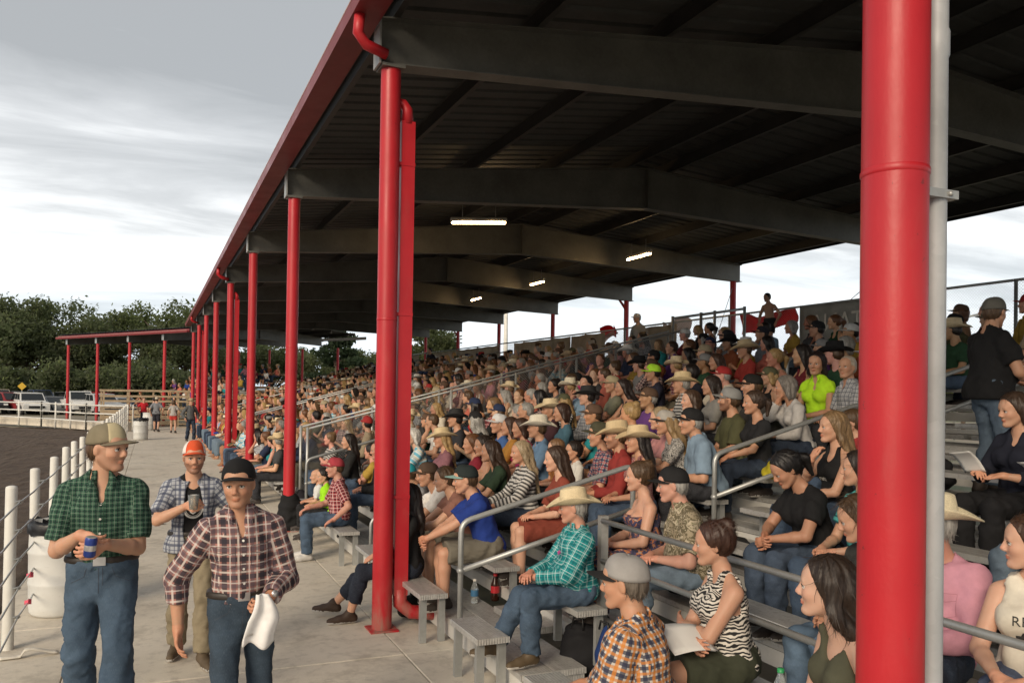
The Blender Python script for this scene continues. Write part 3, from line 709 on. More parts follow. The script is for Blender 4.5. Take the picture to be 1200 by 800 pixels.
def dirt():
    t = NT('arena_dirt'); p = t.geo(); n = t.noise(.35, 8, p, .6); n2 = t.noise(5, 8, p, .7); n3 = t.noise(.9, 5, t.mapv(p, (.5, 3, 1), (0, 0, .6)))
    c = t.ramp(n, [(.3, (.062, .040, .027)), (.7, (.112, .076, .052))]); c = t.mix(t.ramp(n2, [(.45, (0, 0, 0)), (.7, (.6,)*3)]), c, (.030, .022, .017)); c = t.mix(t.ramp(n3, [(.5, (0, 0, 0)), (.7, (.5,)*3)]), c, (.12, .09, .07))
    tr = t.n('ShaderNodeTexWave', wave_type='BANDS'); tr.inputs['Scale'].default_value = .9; tr.inputs['Distortion'].default_value = 11; tr.inputs['Detail'].default_value = 3; t.l(t.mapv(p, (1, .25, 1), (0, 0, .9)), tr.inputs[0]); c = t.mix(t.ramp(tr.outputs[1], [(.5, (0, 0, 0)), (.9, (.35,)*3)]), c, (.13, .098, .072))
    t.out(c, .95); t.bump(t.math('ADD', t.math('ADD', n2, n3), t.math('MULTIPLY', tr.outputs[1], .35)), 1., .09)
dirt()
def gravel():
    t = NT('gravel_ground'); p = t.geo(); n = t.noise(.12, 7, p, .6); n2 = t.noise(14, 5, p)
    c = t.ramp(n, [(.35, (.20, .17, .12)), (.5, (.26, .225, .17)), (.62, (.10, .13, .05))]); c = t.mix(t.math('MULTIPLY', n2, .5), c, (.17, .145, .11)); t.out(c, .95); t.bump(n2, .5, .03)
gravel()
def wood():
    t = NT('weathered_wood'); p = t.obj(); n = t.noise(4, 6, t.mapv(p, (1, 1, 1))); g = t.noise(18, 4, t.mapv(p, (2, 14, 14)))
    t.out(t.mix(t.ramp(g, [(.4, (0, 0, 0)), (.65, (.7,)*3)]), t.ramp(n, [(.3, (.36, .27, .17)), (.7, (.50, .39, .26))]), (.22, .16, .10)), .8); t.bump(g, .3, .004)
wood()
# --- cloth, skin, hair: the colour is each object's own -------------------
def objcol(t): return t.n('ShaderNodeObjectInfo').outputs['Color']
def uvm(t): return t.n('ShaderNodeUVMap', uv_map='UVMap').outputs[0]
def weave(t):
    u = uvm(t); return t.noise(420, 2, u)
def cloth():
    t = NT('cloth'); c = objcol(t); o = t.obj(); n = t.noise(9, 5, o, .6); w_ = weave(t)
    f = t.ramp(n, [(.3, (.80,)*3), (.7, (1.08,)*3)]); t.out(t.mix(1., c, f, 'MULTIPLY'), .86); t.spec(.25)
    t.bump(t.math('ADD', t.math('MULTIPLY', n, 1.5), t.math('MULTIPLY', w_, .3)), .35, .012)
cloth()
def denim():
    t = NT('denim'); c = objcol(t); o = t.obj(); u = uvm(t); n = t.noise(7, 5, o, .65); st = t.noise(50, 3, t.mapv(u, (14, 1.3, 1)))
    f = t.ramp(n, [(.28, (.66,)*3), (.55, (.95,)*3), (.78, (1.35,)*3)]); c = t.mix(1., c, f, 'MULTIPLY'); c = t.mix(t.ramp(st, [(.5, (0, 0, 0)), (.85, (.22,)*3)]), c, (.36, .42, .48))
    t.out(c, .85); t.spec(.2); t.bump(t.math('ADD', t.math('MULTIPLY', n, 1.6), st), .4, .012)
denim()
def skin():
    t = NT('skin'); c = objcol(t); at = t.n('ShaderNodeVertexColor', layer_name='tint').outputs[0]; o = t.obj(); n = t.noise(22, 4, o, .6); n2 = t.noise(260, 2, o)
    c = t.mix(1., c, at, 'MULTIPLY'); c = t.mix(t.ramp(n, [(.45, (0, 0, 0)), (.75, (.35,)*3)]), c, t.mix(1., c, (1., .80, .74), 'MULTIPLY'))
    t.out(c, t.ramp(n2, [(.3, (.42,)*3), (.7, (.6,)*3)])); t.spec(.38)
    t.b.inputs['Subsurface Weight'].default_value = .12; t.b.inputs['Subsurface Radius'].default_value = (.012, .005, .003); t.b.inputs['Subsurface Scale'].default_value = 1.
    t.bump(n2, .1, .002)
skin()
def hair_m():
    t = NT('hair'); c = objcol(t); o = t.obj(); s_ = t.noise(210, 4, t.mapv(o, (1, 1, .07)), .65); n = t.noise(9, 3, o)
    f = t.ramp(s_, [(.3, (.45,)*3), (.7, (1.5,)*3)]); c = t.mix(1., c, f, 'MULTIPLY'); c = t.mix(1., c, t.ramp(n, [(.3, (.7,)*3), (.7, (1.2,)*3)]), 'MULTIPLY')
    t.out(c, .46); t.spec(.42); t.bump(s_, .5, .003)
hair_m()
def straw():
    t = NT('straw'); c = objcol(t); o = t.obj(); b = t.noise(330, 3, o); n = t.noise(14, 4, o); d = t.noise(120, 2, t.mapv(o, (1, 1, 4)))
    f = t.ramp(t.math('ADD', t.math('MULTIPLY', d, .5), t.math('MULTIPLY', b, .5)), [(.36, (.72,)*3), (.62, (1.08,)*3)])
    t.out(t.mix(1., t.mix(1., c, f, 'MULTIPLY'), t.ramp(n, [(.35, (.86,)*3), (.6, (1.05,)*3)]), 'MULTIPLY'), .75); t.bump(t.math('ADD', d, b), .4, .002)
straw()
simple('eye_white', (.62, .58, .54), .25); simple('iris', (.025, .016, .012), .15); simple('brow', (.035, .022, .014), .8)
simple('leather_dark', (.028, .022, .018), .5); simple('sole', (.55, .53, .5), .7); simple('black_plastic', (.012, .012, .013), .35)
def objplain(name, rough, spec=.5):
    t = NT(name); c = objcol(t); o = t.obj(); n = t.noise(16, 4, o); t.out(t.mix(1., c, t.ramp(n, [(.3, (.86,)*3), (.7, (1.08,)*3)]), 'MULTIPLY'), rough); t.spec(spec)
objplain('felt', .9, .2); objplain('leather', .6, .3); objplain('plastic', .35); objplain('carpaint', .22, .6); objplain('paper', .8, .2)

def plaid(name, base, cell, stripes, mixw=.5, thin=()):
    """stripes: (axis, centre 0..1, half width, colour, strength) in a cell of the given size"""
    t = NT(name); u = uvm(t); s = t.n('ShaderNodeSeparateXYZ'); t.l(u, s.inputs[0])
    fr = [t.math('FRACT', t.math('MULTIPLY', t.math('ADD', s.outputs[i], 10.), 1/cell)) for i in (0, 1)]
    c = t.n('ShaderNodeRGB'); c.outputs[0].default_value = (*base, 1); c = c.outputs[0]
    for ax, ce, hw, colr, st in stripes:
        d = t.math('ABSOLUTE', t.math('SUBTRACT', fr[ax], ce)); m = t.n('ShaderNodeMapRange'); m.inputs[1].default_value = hw+.015; m.inputs[2].default_value = max(hw-.015, .001); m.inputs[3].default_value = 0; m.inputs[4].default_value = st
        t.l(d, m.inputs[0]); c = t.mix(m.outputs[0], c, colr)
    n = t.noise(9, 5, t.obj(), .6); c = t.mix(1., c, t.ramp(n, [(.3, (.78,)*3), (.7, (1.1,)*3)]), 'MULTIPLY')
    t.out(c, .85); t.spec(.22); t.bump(t.math('ADD', t.math('MULTIPLY', n, 1.4), t.math('MULTIPLY', weave(t), .25)), .35, .012); return t.m
D = lambda *c: tuple(c)
plaid('plaid_green', (.040, .105, .066), .026, [(0, .5, .13, (.012, .030, .026), .85), (1, .5, .13, (.012, .030, .026), .85), (0, .0, .05, (.30, .36, .30), .75), (1, .0, .05, (.30, .36, .30), .75)])
plaid('plaid_rose', (.36, .17, .145), .095, [(0, .22, .13, (.03, .03, .04), .85), (1, .22, .13, (.03, .03, .04), .85), (0, .5, .05, (.62, .55, .5), .8), (1, .5, .05, (.62, .55, .5), .8), (0, .75, .1, (.10, .08, .10), .6), (1, .75, .1, (.10, .08, .10), .6), (0, .93, .03, (.6, .55, .52), .8), (1, .93, .03, (.6, .55, .52), .8)])
plaid('plaid_blue', (.40, .42, .45), .07, [(0, .25, .14, (.045, .055, .10), .75), (1, .25, .14, (.045, .055, .10), .75), (0, .7, .05, (.09, .10, .16), .75), (1, .7, .05, (.09, .10, .16), .75)])
plaid('plaid_turquoise', (.015, .24, .25), .062, [(0, .3, .10, (.008, .12, .14), .7), (1, .3, .10, (.008, .12, .14), .7), (0, .7, .035, (.55, .68, .68), .8), (1, .7, .035, (.55, .68, .68), .8), (0, .85, .025, (.5, .62, .62), .6), (1, .05, .025, (.5, .62, .62), .6)])
plaid('plaid_orange', (.60, .57, .52), .05, [(0, .25, .17, (.035, .040, .075), .85), (1, .25, .17, (.035, .040, .075), .85), (0, .75, .13, (.62, .22, .03), .8), (1, .75, .13, (.62, .22, .03), .7)])
plaid('plaid_red', (.40, .045, .05), .045, [(0, .3, .16, (.06, .02, .03), .7), (1, .3, .16, (.06, .02, .03), .7), (0, .75, .07, (.62, .55, .52), .8), (1, .75, .07, (.62, .55, .52), .8)])
plaid('plaid_navy_red', (.33, .30, .30), .05, [(0, .25, .17, (.03, .035, .08), .85), (1, .25, .17, (.03, .035, .08), .85), (0, .7, .08, (.36, .04, .05), .8), (1, .7, .08, (.36, .04, .05), .8)])
plaid('plaid_grey', (.50, .50, .50), .045, [(0, .3, .15, (.10, .11, .14), .65), (1, .3, .15, (.10, .11, .14), .65), (0, .75, .05, (.16, .17, .2), .6), (1, .75, .05, (.16, .17, .2), .6)])
plaid('stripe_blue', (.62, .66, .66), .11, [(1, .25, .17, (.10, .42, .58), .9), (1, .65, .05, (.60, .48, .25), .8), (1, .82, .04, (.10, .42, .58), .7)])
plaid('stripe_teal', (.10, .42, .40), .035, [(1, .4, .18, (.02, .10, .12), .85)])
plaid('stripe_black', (.55, .53, .5), .04, [(1, .4, .25, (.02, .02, .022), .9)])
def zebra():
    t = NT('zebra_print'); u = uvm(t); w_ = t.n('ShaderNodeTexWave', wave_type='BANDS', bands_direction='Y'); w_.inputs['Scale'].default_value = 15; w_.inputs['Distortion'].default_value = 9; w_.inputs['Detail'].default_value = 1.5; w_.inputs['Detail Scale'].default_value = 1.1; t.l(u, w_.inputs[0])
    t.out(t.ramp(w_.outputs[1], [(.46, (.62, .58, .52)), (.54, (.012, .011, .012))]), .8); t.bump(t.noise(9, 5, t.obj()), .4, .012)
zebra()
def camo(name, cols, sc):
    t = NT(name); u = uvm(t); n = t.noise(sc, 3, u, .6, .6); n2 = t.noise(sc*2.3, 3, u, .6, .8)
    c = t.ramp(n, [(0, cols[0]), (.45, cols[1]), (.53, cols[2]), (.62, cols[3])], True); c = t.mix(t.ramp(n2, [(.55, (0, 0, 0)), (.57, (.8,)*3)]), c, cols[1]); t.out(c, .85); t.bump(t.noise(9, 5, t.obj()), .4, .012)
camo('camo', [(.30, .25, .17), (.11, .09, .05), (.42, .36, .26), (.20, .19, .11)], 16)
camo('floral', [(.03, .03, .05), (.05, .05, .12), (.45, .16, .05), (.40, .34, .30)], 26)
camo('print_bw', [(.03, .03, .03), (.45, .43, .40), (.06, .06, .06), (.5, .48, .45)], 40)
camo('sequin', [(.20, .03, .03), (.36, .20, .18), (.14, .02, .025), (.45, .30, .27)], 55)
def mesh_cap(): pass
# ------------------------------------------------------------------ mesh helpers
def tag(o, label=None, cat=None, group=None, kind=None):
    if label: o['label'] = label
    if cat: o['category'] = cat
    if group: o['group'] = group
    if kind: o['kind'] = kind
    return o
def link(name, me, mats=(), parent=None, color=None):
    o = bpy.data.objects.new(name, me); COL.objects.link(o)
    for m in (mats if isinstance(mats, (list, tuple)) else [mats]):
        if me and len(me.materials) < 20: me.materials.append(M[m] if isinstance(m, str) else m)
    if parent is not None: o.parent = parent
    if color: o.color = (*color, 1)
    return o
def empty(name, loc=(0, 0, 0), rz=0.):
    o = bpy.data.objects.new(name, None); COL.objects.link(o); o.location = loc; o.rotation_euler = (0, 0, rz); o.empty_display_size = .2; return o
class MB:
    def __init__(s): s.v = []; s.f = []; s.sm = []; s.mi = []; s.cm = 0
    def add(s, v, f, smooth=False):
        o = len(s.v); s.v += [tuple(map(float, p)) for p in v]
        for q in f: s.f.append(tuple(int(i)+o for i in q)); s.sm.append(smooth); s.mi.append(s.cm)
        return s
    def mat(s, i): s.cm = i; return s
    def box(s, x0, x1, y0, y1, z0, z1):
        v = [(x, y, z) for z in (z0, z1) for y in (y0, y1) for x in (x0, x1)]
        return s.add(v, [(0, 2, 3, 1), (4, 5, 7, 6), (0, 1, 5, 4), (2, 6, 7, 3), (0, 4, 6, 2), (1, 3, 7, 5)])
    def prism(s, poly, d0, d1, axis='y'):          # poly: 2-D outline (x,z) pushed along y, or (y,z) along x, or (x,y) along z
        n = len(poly); mk = {'y': lambda p, d: (p[0], d, p[1]), 'x': lambda p, d: (d, p[0], p[1]), 'z': lambda p, d: (p[0], p[1], d)}[axis]
        v = [mk(p, d) for d in (d0, d1) for p in poly]
        f = [tuple(range(n))[::-1], tuple(range(n, 2*n))]+[(i, (i+1) % n, n+(i+1) % n, n+i) for i in range(n)]
        if axis == 'y': f = [q[::-1] for q in f]
        return s.add(v, f)
    def tube(s, pts, r, n=10, cap=True): v, f = tube(pts, r, n, cap); return s.add(v, f, True)
    def sheet(s, fn, nu, nv, th, closed=False): v, f = sheet(fn, nu, nv, th, closed); return s.add(v, f, True)
    def sphere(s, c, r, R=I3, nu=12, nv=8): v, f = sphere(c, r, R, nu, nv); return s.add(v, f, True)
    def lathe(s, prof, c=(0, 0, 0), n=20):
        v = [(c[0]+r*math.cos(2*math.pi*k/n), c[1]+r*math.sin(2*math.pi*k/n), c[2]+z) for r, z in prof for k in range(n)]
        f = [(i*n+k, i*n+(k+1) % n, (i+1)*n+(k+1) % n, (i+1)*n+k) for i in range(len(prof)-1) for k in range(n)]
        return s.add(v, f, True)
    def me(s, name, mats=()):
        m = bpy.data.meshes.new(name); m.from_pydata(s.v, [], s.f); m.polygons.foreach_set('use_smooth', s.sm); m.polygons.foreach_set('material_index', s.mi); m.update(); return m
    def build(s, name, mats, parent=None, color=None): return link(name, s.me(name), mats, parent, color)
def copy_tree(o, parent=None):
    c = o.copy(); COL.objects.link(c); c.parent = parent
    for ch in list(o.children): copy_tree(ch, c)
    return c
# ------------------------------------------------------------------ the setting
rnd = random.Random(7)
XC, Y1, SP = 1.98, 7.528, 5.743                 # column line, first station, bay
STN = [Y1+SP*(k-1) for k in range(-1, 9)]        # stations from behind the camera to the far end
X0, TR, RI, NR = 2.29, .69, .19, 15             # first seat row, tread, rise, rows
def rowx(k): return X0+TR*k
def deckz(k): return RI*k
def seatz(k): return .43+RI*k
def ground():
    b = MB(); b.box(-900, 900, -300, 1800, -.6, -.12); tag(b.build('ground', 'gravel_ground'), 'pale gravel and dry grass ground beyond the arena and stands', 'ground', kind='structure')
    # arena dirt: a lumpy sheet
    r = random.Random(3); nx, ny = 90, 150; xs = [-1.32-60*(i/nx)**1.6 for i in range(nx+1)]; V = []; F = []
    for j in range(ny+1):
        y = -8+70*j/ny
        for i, x in enumerate(xs):
            z = -.055+.035*math.sin(x*3.1+math.sin(y*1.3)*2)*math.sin(y*2.3+x)+r.uniform(-.018, .018)
            yy = min(y, 47.2-.62*(x+1.3) if x > -12 else 54)
            V.append((x, yy if y > 40 else y, z if i else -.09))
    for j in range(ny):
        for i in range(nx): a = j*(nx+1)+i; F.append((a, a+nx+1, a+nx+2, a+1))
    b = MB(); b.add(V, F, True); tag(b.build('arena_ground', 'arena_dirt'), 'dark brown harrowed dirt of the rodeo arena', 'dirt', kind='structure')
    root = empty('walkway'); tag(root, 'pale concrete walkway between the arena fence and the grandstand', 'walkway', kind='structure')
    base = MB(); base.box(-1.30, 2.68, -8, 56, -.2, -.035); base.build('slab_bed', 'gravel_ground', root)
    edges = [(-1.30, -.592), (-.584, 1.972), (1.98, 2.66)]
    for x0, x1 in edges:
        L = SP/2 if x0 > -1 else SP/1.5; y = -7.6+(.0 if x0 > -1 else .9)
        while y < 55:
            dz = rnd.uniform(-.003, .002); b = MB(); e = .006; y1 = min(y+L-.008, 55)
            b.add([(x0, y, -.1), (x1, y, -.1), (x1, y1, -.1), (x0, y1, -.1), (x0, y, dz-e), (x1, y, dz-e), (x1, y1, dz-e), (x0, y1, dz-e), (x0+e, y+e, dz), (x1-e, y+e, dz), (x1-e, y1-e, dz), (x0+e, y1-e, dz)],
                  [(0, 1, 5, 4), (1, 2, 6, 5), (2, 3, 7, 6), (3, 0, 4, 7), (4, 5, 9, 8), (5, 6, 10, 9), (6, 7, 11, 10), (7, 4, 8, 11), (8, 9, 10, 11)])
            b.build('slab', 'concrete', root); y += L
ground()

painted('gutter_lip_highlight', (.60, .34, .28), (.3, .1, .08), .3, .3)  # pale tone paints the bright highlight along the red gutter edge
# beam outline (bottom, top) across the stand
def bz(x):   # underside of roof framing = beam top
    return 5.60+(x-1.84)*(.80/6.56) if x < 8.4 else 6.40-(x-8.4)*(.52/6.8)
def bb(x): return 5.20+(x-1.84)*(.47/6.56) if x < 8.4 else 5.67-(x-8.4)*(.24/6.8)
def grandstand(root, ys, downs=(), x1=15.2, lo=True):
    col = MB(); col.lathe([(.092, .0), (.092, 5.19)], (0, 0, 0), 24); cm = col.me('column')
    pl = MB(); pl.lathe([(.0925, 2.845), (.0950, 2.85), (.0950, 2.862), (.0925, 2.867)], (0, 0, 0), 24); wm_ = pl.me('weld')
    bp = MB(); bp.box(-.11, .11, -.11, .11, 5.17, 5.198); capm = bp.me('cap_plate')
    b2 = MB(); b2.box(-.13, .13, -.13, .13, .0, .014); bpm = b2.me('base_plate'); bpm.materials.append(M['red_paint'])
    for q in ((-.1, -.1), (.1, -.1), (.1, .1), (-.1, .1)): pass
    xs = [1.86, 4, 6.2, 8.4, 10.6, 12.9, x1-.02]
    bm_ = MB()
    V = []; F = []
    bm_.prism([(x, bb(x)) for x in xs]+[(x, bz(x)) for x in reversed(xs)], -.006, .006, 'y')
    for fn, th in ((bb, -.014), (bz, .014)):
        for a, c in zip(xs[:-1], xs[1:]):
            p = [(a, fn(a)+min(th, 0)), (c, fn(c)+min(th, 0)), (c, fn(c)+max(th, 0)), (a, fn(a)+max(th, 0))]
            bm_.prism(p, -.10, .10, 'y')
    for x in (8.4,): bm_.box(x-.008, x+.008, -.098, .098, bb(x)+.002, bz(x)-.002)
    beam = bm_.me('beam'); ep = MB(); ep.box(1.838, 1.858, -.11, .11, 5.185, 5.62); epm = ep.me('end_plate')
    bcol = MB(); bcol.lathe([(.085, 1.5), (.085, 5.42)], (0, 0, 0), 20); bcm = bcol.me('back_column')
    for me, m in ((cm, 'red_paint'), (wm_, 'red_paint'), (capm, 'galv_beam'), (beam, 'galv_beam'), (epm, 'galv_pipe'), (bcm, 'red_paint')): me.materials.append(M[m])
    def put(nm, me, x, y, par=root): o = bpy.data.objects.new(nm, me); COL.objects.link(o); o.parent = par; o.location = (x, y, 0); return o
    for y in ys:
        c = put('column', cm, XC, y); w_ = put('weld_ring', wm_, 0, 0, c); put('cap_plate', capm, 0, 0, c); put('base_plate', bpm, 0, 0, c)
        bmo = put('beam', beam, 0, y); put('end_plate', epm, 0, 0, bmo); put('column', bcm, 14.95, y)
    y0, y1 = ys[0]-SP*.5, ys[-1]+.9
    # purlins and ribbed sheets
    for x in (2.0, 3.45, 4.95, 6.45, 7.95, 8.85, 10.35, 11.85, 13.35, 14.9):
        z = bz(x)+.015; b = MB(); t = .004
        b.box(x-.032, x+.032, y0, y1, z, z+t); b.box(x-.002, x+.002, y0, y1, z+t, z+.2-t); b.box(x-.032, x+.032, y0, y1, z+.2-t, z+.2); b.build('purlin', 'purlin_steel', root)
    edges = list(ys)+[y1]; prev = y0
    for ye in edges:
        V = []; n = max(2, int((ye-prev)/.305)); prof = [(0, 0), (.09, 0), (.11, .032), (.17, .032), (.19, 0)]
        yl = []
        for i in range(n):
            for dy, dz in prof: yl.append((prev+(ye-prev)*i/n+dy*((ye-prev)/n/.305), dz))
        yl.append((ye-.001, 0)); 
        b = MB(); V = []; F = []; xs2 = (1.71, 8.4, x1+.35)
        for xx in xs2:
            for dy, dz in yl: V.append((xx, dy, bz(xx)+.218+dz))
        m = len(yl)
        for i in range(2):
            for j in range(m-1): a = i*m+j; F.append((a, a+1, a+m+1, a+m))
        V2 = [(x, y, z+.012) for x, y, z in V]; F2 = [tuple(q+len(V) for q in f[::-1]) for f in F]
        b.add(V+V2, F+F2); b.build('roof_panel', 'roof_sheet', root); prev = ye
    # eave: gutter, trim and fascia
    g = MB(); L0, L1 = y0, y1
    g.prism([(1.55, 5.655), (1.56, 5.655), (1.575, 5.545), (1.69, 5.545), (1.69, 5.67), (1.70, 5.67), (1.70, 5.535), (1.565, 5.535)], L0, L1, 'y')
    go = g.build('gutter', 'red_gutter', root)
    g = MB(); g.prism([(1.545, 5.652), (1.575, 5.668), (1.575, 5.662), (1.549, 5.645)], L0, L1, 'y'); g.build('gutter_lip_highlight', 'gutter_lip_highlight', go)  # lip strip along the gutter, its reflected light put into the colour
    g = MB(); g.prism([(1.703, 5.545), (1.703, 5.74), (1.715, 5.74), (1.715, 5.557), (1.832, 5.557), (1.832, 5.545)], L0, L1, 'y'); g.build('fascia', 'red_gutter', root)
    g = MB(); g.box(x1+.36, x1+.375, L0, L1, bz(x1)+.12, bz(x1)+.30); g.build('rear_trim', 'purlin_steel', root)
    for y in downs:
        d = MB(); rect = lambda pts, w=.062, dd=.05: d.tube(pts, w, 12)
        rect([(1.63, y-.22, 5.54), (1.62, y-.2, 5.38), (1.70, y-.17, 5.30), (1.90, y-.13, 5.26)], .05)
        d.build('gutter_outlet', 'red_paint', root)
        d = MB(); d.box(XC+.108, XC+.238, y-.02, y+.085, .30, 4.72); dd_ = d.build('downspout', 'red_paint', root)
        d = MB(); d.tube([(XC+.05, y+.03, 4.90), (XC+.13, y+.03, 4.89), (XC+.168, y+.03, 4.84), (XC+.173, y+.03, 4.70)], [.04, .046, .052, .06], 12); d.build('downspout_elbow', 'red_paint', dd_)
        d = MB(); d.tube([(XC+.173, y+.03, .36), (XC+.18, y+.03, .22), (XC+.27, y-.0, .14), (XC+.62, y-.06, .10)], [.07, .07, .066, .062], 12); d.build('downspout_elbow', 'red_paint', dd_)
        for z in (1.2, 2.9, 4.3): MB().box(XC+.085, XC+.241, y-.025, y+.09, z, z+.03).build('strap', 'red_paint', dd_)
        d = MB(); d.tube([(14.95, y+.2, 5.95), (15.05, y+.2, 5.6), (14.8, y+.2, 5.45), (15.0, y+.18, 5.2), (15.06, y+.16, 5.0)], .05, 10); d.tube([(15.06, y+.16, 5.0), (15.06, y+.16, 2)], .05, 10); d.build('back_downspout', 'red_paint', root)
GS = empty('grandstand', (0, 0, 0)); tag(GS, 'long roofed grandstand with red pipe columns and dark steel roof beams', 'grandstand')
grandstand(GS, STN, [STN[2], STN[5], STN[8]])
# grey conduit strapped to the nearest column
cx, cyy = XC+.165, STN[1]
b = MB(); b.lathe([(.033, -.05), (.033, 3.22), (.037, 3.23), (.037, 3.30), (.033, 3.31), (.033, 5.5)], (cx, cyy, 0), 16); cn = b.build('conduit', 'conduit', GS)
b = MB(); b.box(cx-.10, cx+.048, cyy-.042, cyy+.042, 2.795, 2.82); b.sphere((cx+.01, cyy-.045, 2.808), .008); b.build('conduit_clamp', 'galv_pipe', cn)
# the far wing, turned towards the arena
WG = empty('grandstand', (1.2-(1.98*math.cos(R_(30))), 50.6-1.98*math.sin(R_(30)), 0), R_(30)); tag(WG, 'shorter far grandstand wing turned towards the arena behind the main stand', 'grandstand')
WG.location.z = -.3
grandstand(WG, [1.2, 5.0, 8.8, 12.6], [], 13.5)

painted('riser_sheet', (.60, .59, .56), (.25, .2, .15), .45, .3)
# --- bleachers ---------------------------------------------------------------
BL = empty('bleachers', (2.4, 20, 0)); tag(BL, 'tiered aluminium plank bleachers under the long grandstand roof', 'bleachers'); BL.location = (0, 0, 0)
SECT = [(-1.6, 6.12), (6.95, 9.45), (10.35, 13.75), (14.6, 15.4), (16.25, 25.4), (26.5, 35.4), (36.5, 47.3)]
def gaps(k):
    out = []
    for a, c in SECT:
        if a < 0 and k == 0: out += [(-1.6, 4.75), (5.57, 6.15)]
        elif a < 0 and k == 1: out += [(-1.6, 3.95), (5.36, 6.15)]
        else: out.append((6.62 if a == 6.95 and k >= 3 else a, c))
    return out
def plank(par, nm, x0, x1, y0, y1, z, th=.042):
    b = MB(); l = .012
    b.prism([(x0, z-th), (x0+l, z-th), (x0+l, z-.008), (x1-l, z-.008), (x1-l, z-th), (x1, z-th), (x1, z-.004), (x1-.004, z), (x0+.004, z), (x0, z-.004)], y0, y1, 'y')
    b.box(x0-.002, x1+.002, y0-.006, y0-.001, z-th-.002, z-.001); b.box(x0-.002, x1+.002, y1+.001, y1+.006, z-th-.002, z-.001)
    return b.build(nm, 'aluminium', par)
legm = MB(); legm.box(-.03, .03, -.02, .02, 0, 1); legme = legm.me('leg'); legme.materials.append(M['galv_pipe'])
def leg(x, y, z0, z1, par):
    o = bpy.data.objects.new('leg', legme); COL.objects.link(o); o.parent = par; o.location = (x, y, z0); o.scale = (1, 1, z1-z0)
for k in range(NR):
    x, z = rowx(k), seatz(k)
    for a, c in gaps(k):
        sp_ = plank(BL, 'seat_plank', x-.125, x+.125, a, c, z)
        if k < 5 and a < 16:
            n = max(1, int((c-a)/1.8))
            for i in range(n+1):
                yy = a+.06+(c-a-.12)*i/n; leg(x+.09, yy, 0. if k == 0 else deckz(k), z-.044, sp_)
                if k == 0: leg(x-.08, yy, 0, z-.044, sp_)
    if k:
        runs = [(-1.6, 4.0), (5.42, 15.4), (16.25, 25.9), (25.95, 36), (36.02, 47.3)] if k == 1 else [(-1.6, 15.4), (16.25, 25.9), (25.95, 36), (36.02, 47.3)]
        for a, c in runs:
            dz = deckz(k); w0 = rowx(k-1)+.155
            plank(BL, 'foot_plank', w0, w0+.255, a, c, dz); plank(BL, 'foot_plank', w0+.27, w0+.525, a, c, dz)
            b = MB(); b.box(w0+.01, w0+.018, a+.01, c-.01, dz-.165 if k > 1 else .03, dz-.05); b.build('riser', 'riser_sheet', BL)
            if k == 1:
                b = MB(); b.box(w0+.03, w0+.52, a+.012, a+.02, .02, dz-.046); b.build('end_panel', 'aluminium', BL)

# aisle half steps
for ya, yb, k0 in ((6.16, 6.46, 1), (6.56, 6.92, 1), (9.48, 10.32, 1), (13.8, 14.12, 1), (14.24, 14.56, 1), (15.45, 16.2, 1), (25.45, 26.45, 1), (35.45, 36.45, 1)):
    for k in range(k0, NR-1):
        if ya > 16 and k > 11: continue
        x = rowx(k)+.02; plank(BL, 'step', x-.15, x+.13, ya, yb, deckz(k)+RI*.5, .05)
# --- rails --------------------------------------------------------------------
def rail_obj(name, runs, label, cat, group=None, r=.0215, mat='galv_pipe', clamps=()):
    root = empty(name, (*runs[0][1][0][:2], 0)); tag(root, label, cat, group); o = np.array([*runs[0][1][0][:2], 0])
    for nm, pts, *rr in runs: MB().tube([np.array(p)-o for p in pts], rr[0] if rr else r, 10).build(nm, mat, root)
    for c in clamps: MB().sphere(np.array(c)-o, (.034, .034, .03)).build('clamp', mat, root)
    return root
def u_rail(y, xa, xb, za, zb, h=.98, **k):
    """inverted-U handrail climbing an aisle, with a mid rail"""
    sl = (zb-za)/(xb-xa); r = .09
    a0, a1 = np.array([xa, y, za]), np.array([xa, y, za+h]); b1, b0 = np.array([xb, y, zb+h]), np.array([xb, y, zb])
    arc = lambda p, q, c, n=5: [(1-t)**2*p+2*t*(1-t)*c+t*t*q for t in np.linspace(0, 1, n)]
    d = nrm(b1-a1); up = np.array([0, 0, 1.])
    pts = [a0]+arc(a1-up*r, a1+d*r, a1)+arc(b1-d*r, b1-up*r, b1)+[b0]
    m0, m1 = a0+up*(h-.40), b0+up*(h-.40)
    return rail_obj('handrail', [('top_rail', pts), ('mid_rail', [m0, m1])], clamps=[m0, m1], **k)
G = 'handrails up the aisles'
u_rail(6.5, 2.37, 4.02, 0.02, .46, 1.10, label='grey pipe handrail rising from the walkway beside the bench gap', cat='handrail', group=G, r=.024)
u_rail(6.5, 4.92, 6.75, .72, 1.22, .92, label='grey pipe handrail up the middle rows above the first handrail', cat='handrail', group=G, r=.024)
u_rail(6.5, 7.75, 10.3, 1.48, 2.18, .92, label='grey pipe handrail at the upper rows in front of the standing man', cat='handrail', group=G, r=.024)
u_rail(14.2, 2.40, 4.0, 0.02, .46, 1.0, label='grey pipe handrail beside the bald toddler and red-capped man', cat='handrail', group=G, r=.024)
u_rail(14.2, 5.0, 6.8, .72, 1.22, .92, label='grey pipe handrail among the seated crowd in the middle rows', cat='handrail', group=G, r=.024)
u_rail(10.0, 8.9, 10.4, 1.85, 2.26, .92, label='grey pipe handrail near the back fence with the grey banner', cat='handrail', group=G, r=.024)
u_rail(13.0, 9.6, 11.2, 2.0, 2.45, .92, label='short grey pipe handrail below the red banner at the back', cat='handrail', group=G, r=.024)
for yy, wd in ((9.9, 'lower'),): u_rail(yy, 2.45, 3.6, 0.03, .34, .62, label='low grey pipe rail by the gap between the front benches', cat='handrail', group=G, r=.02)
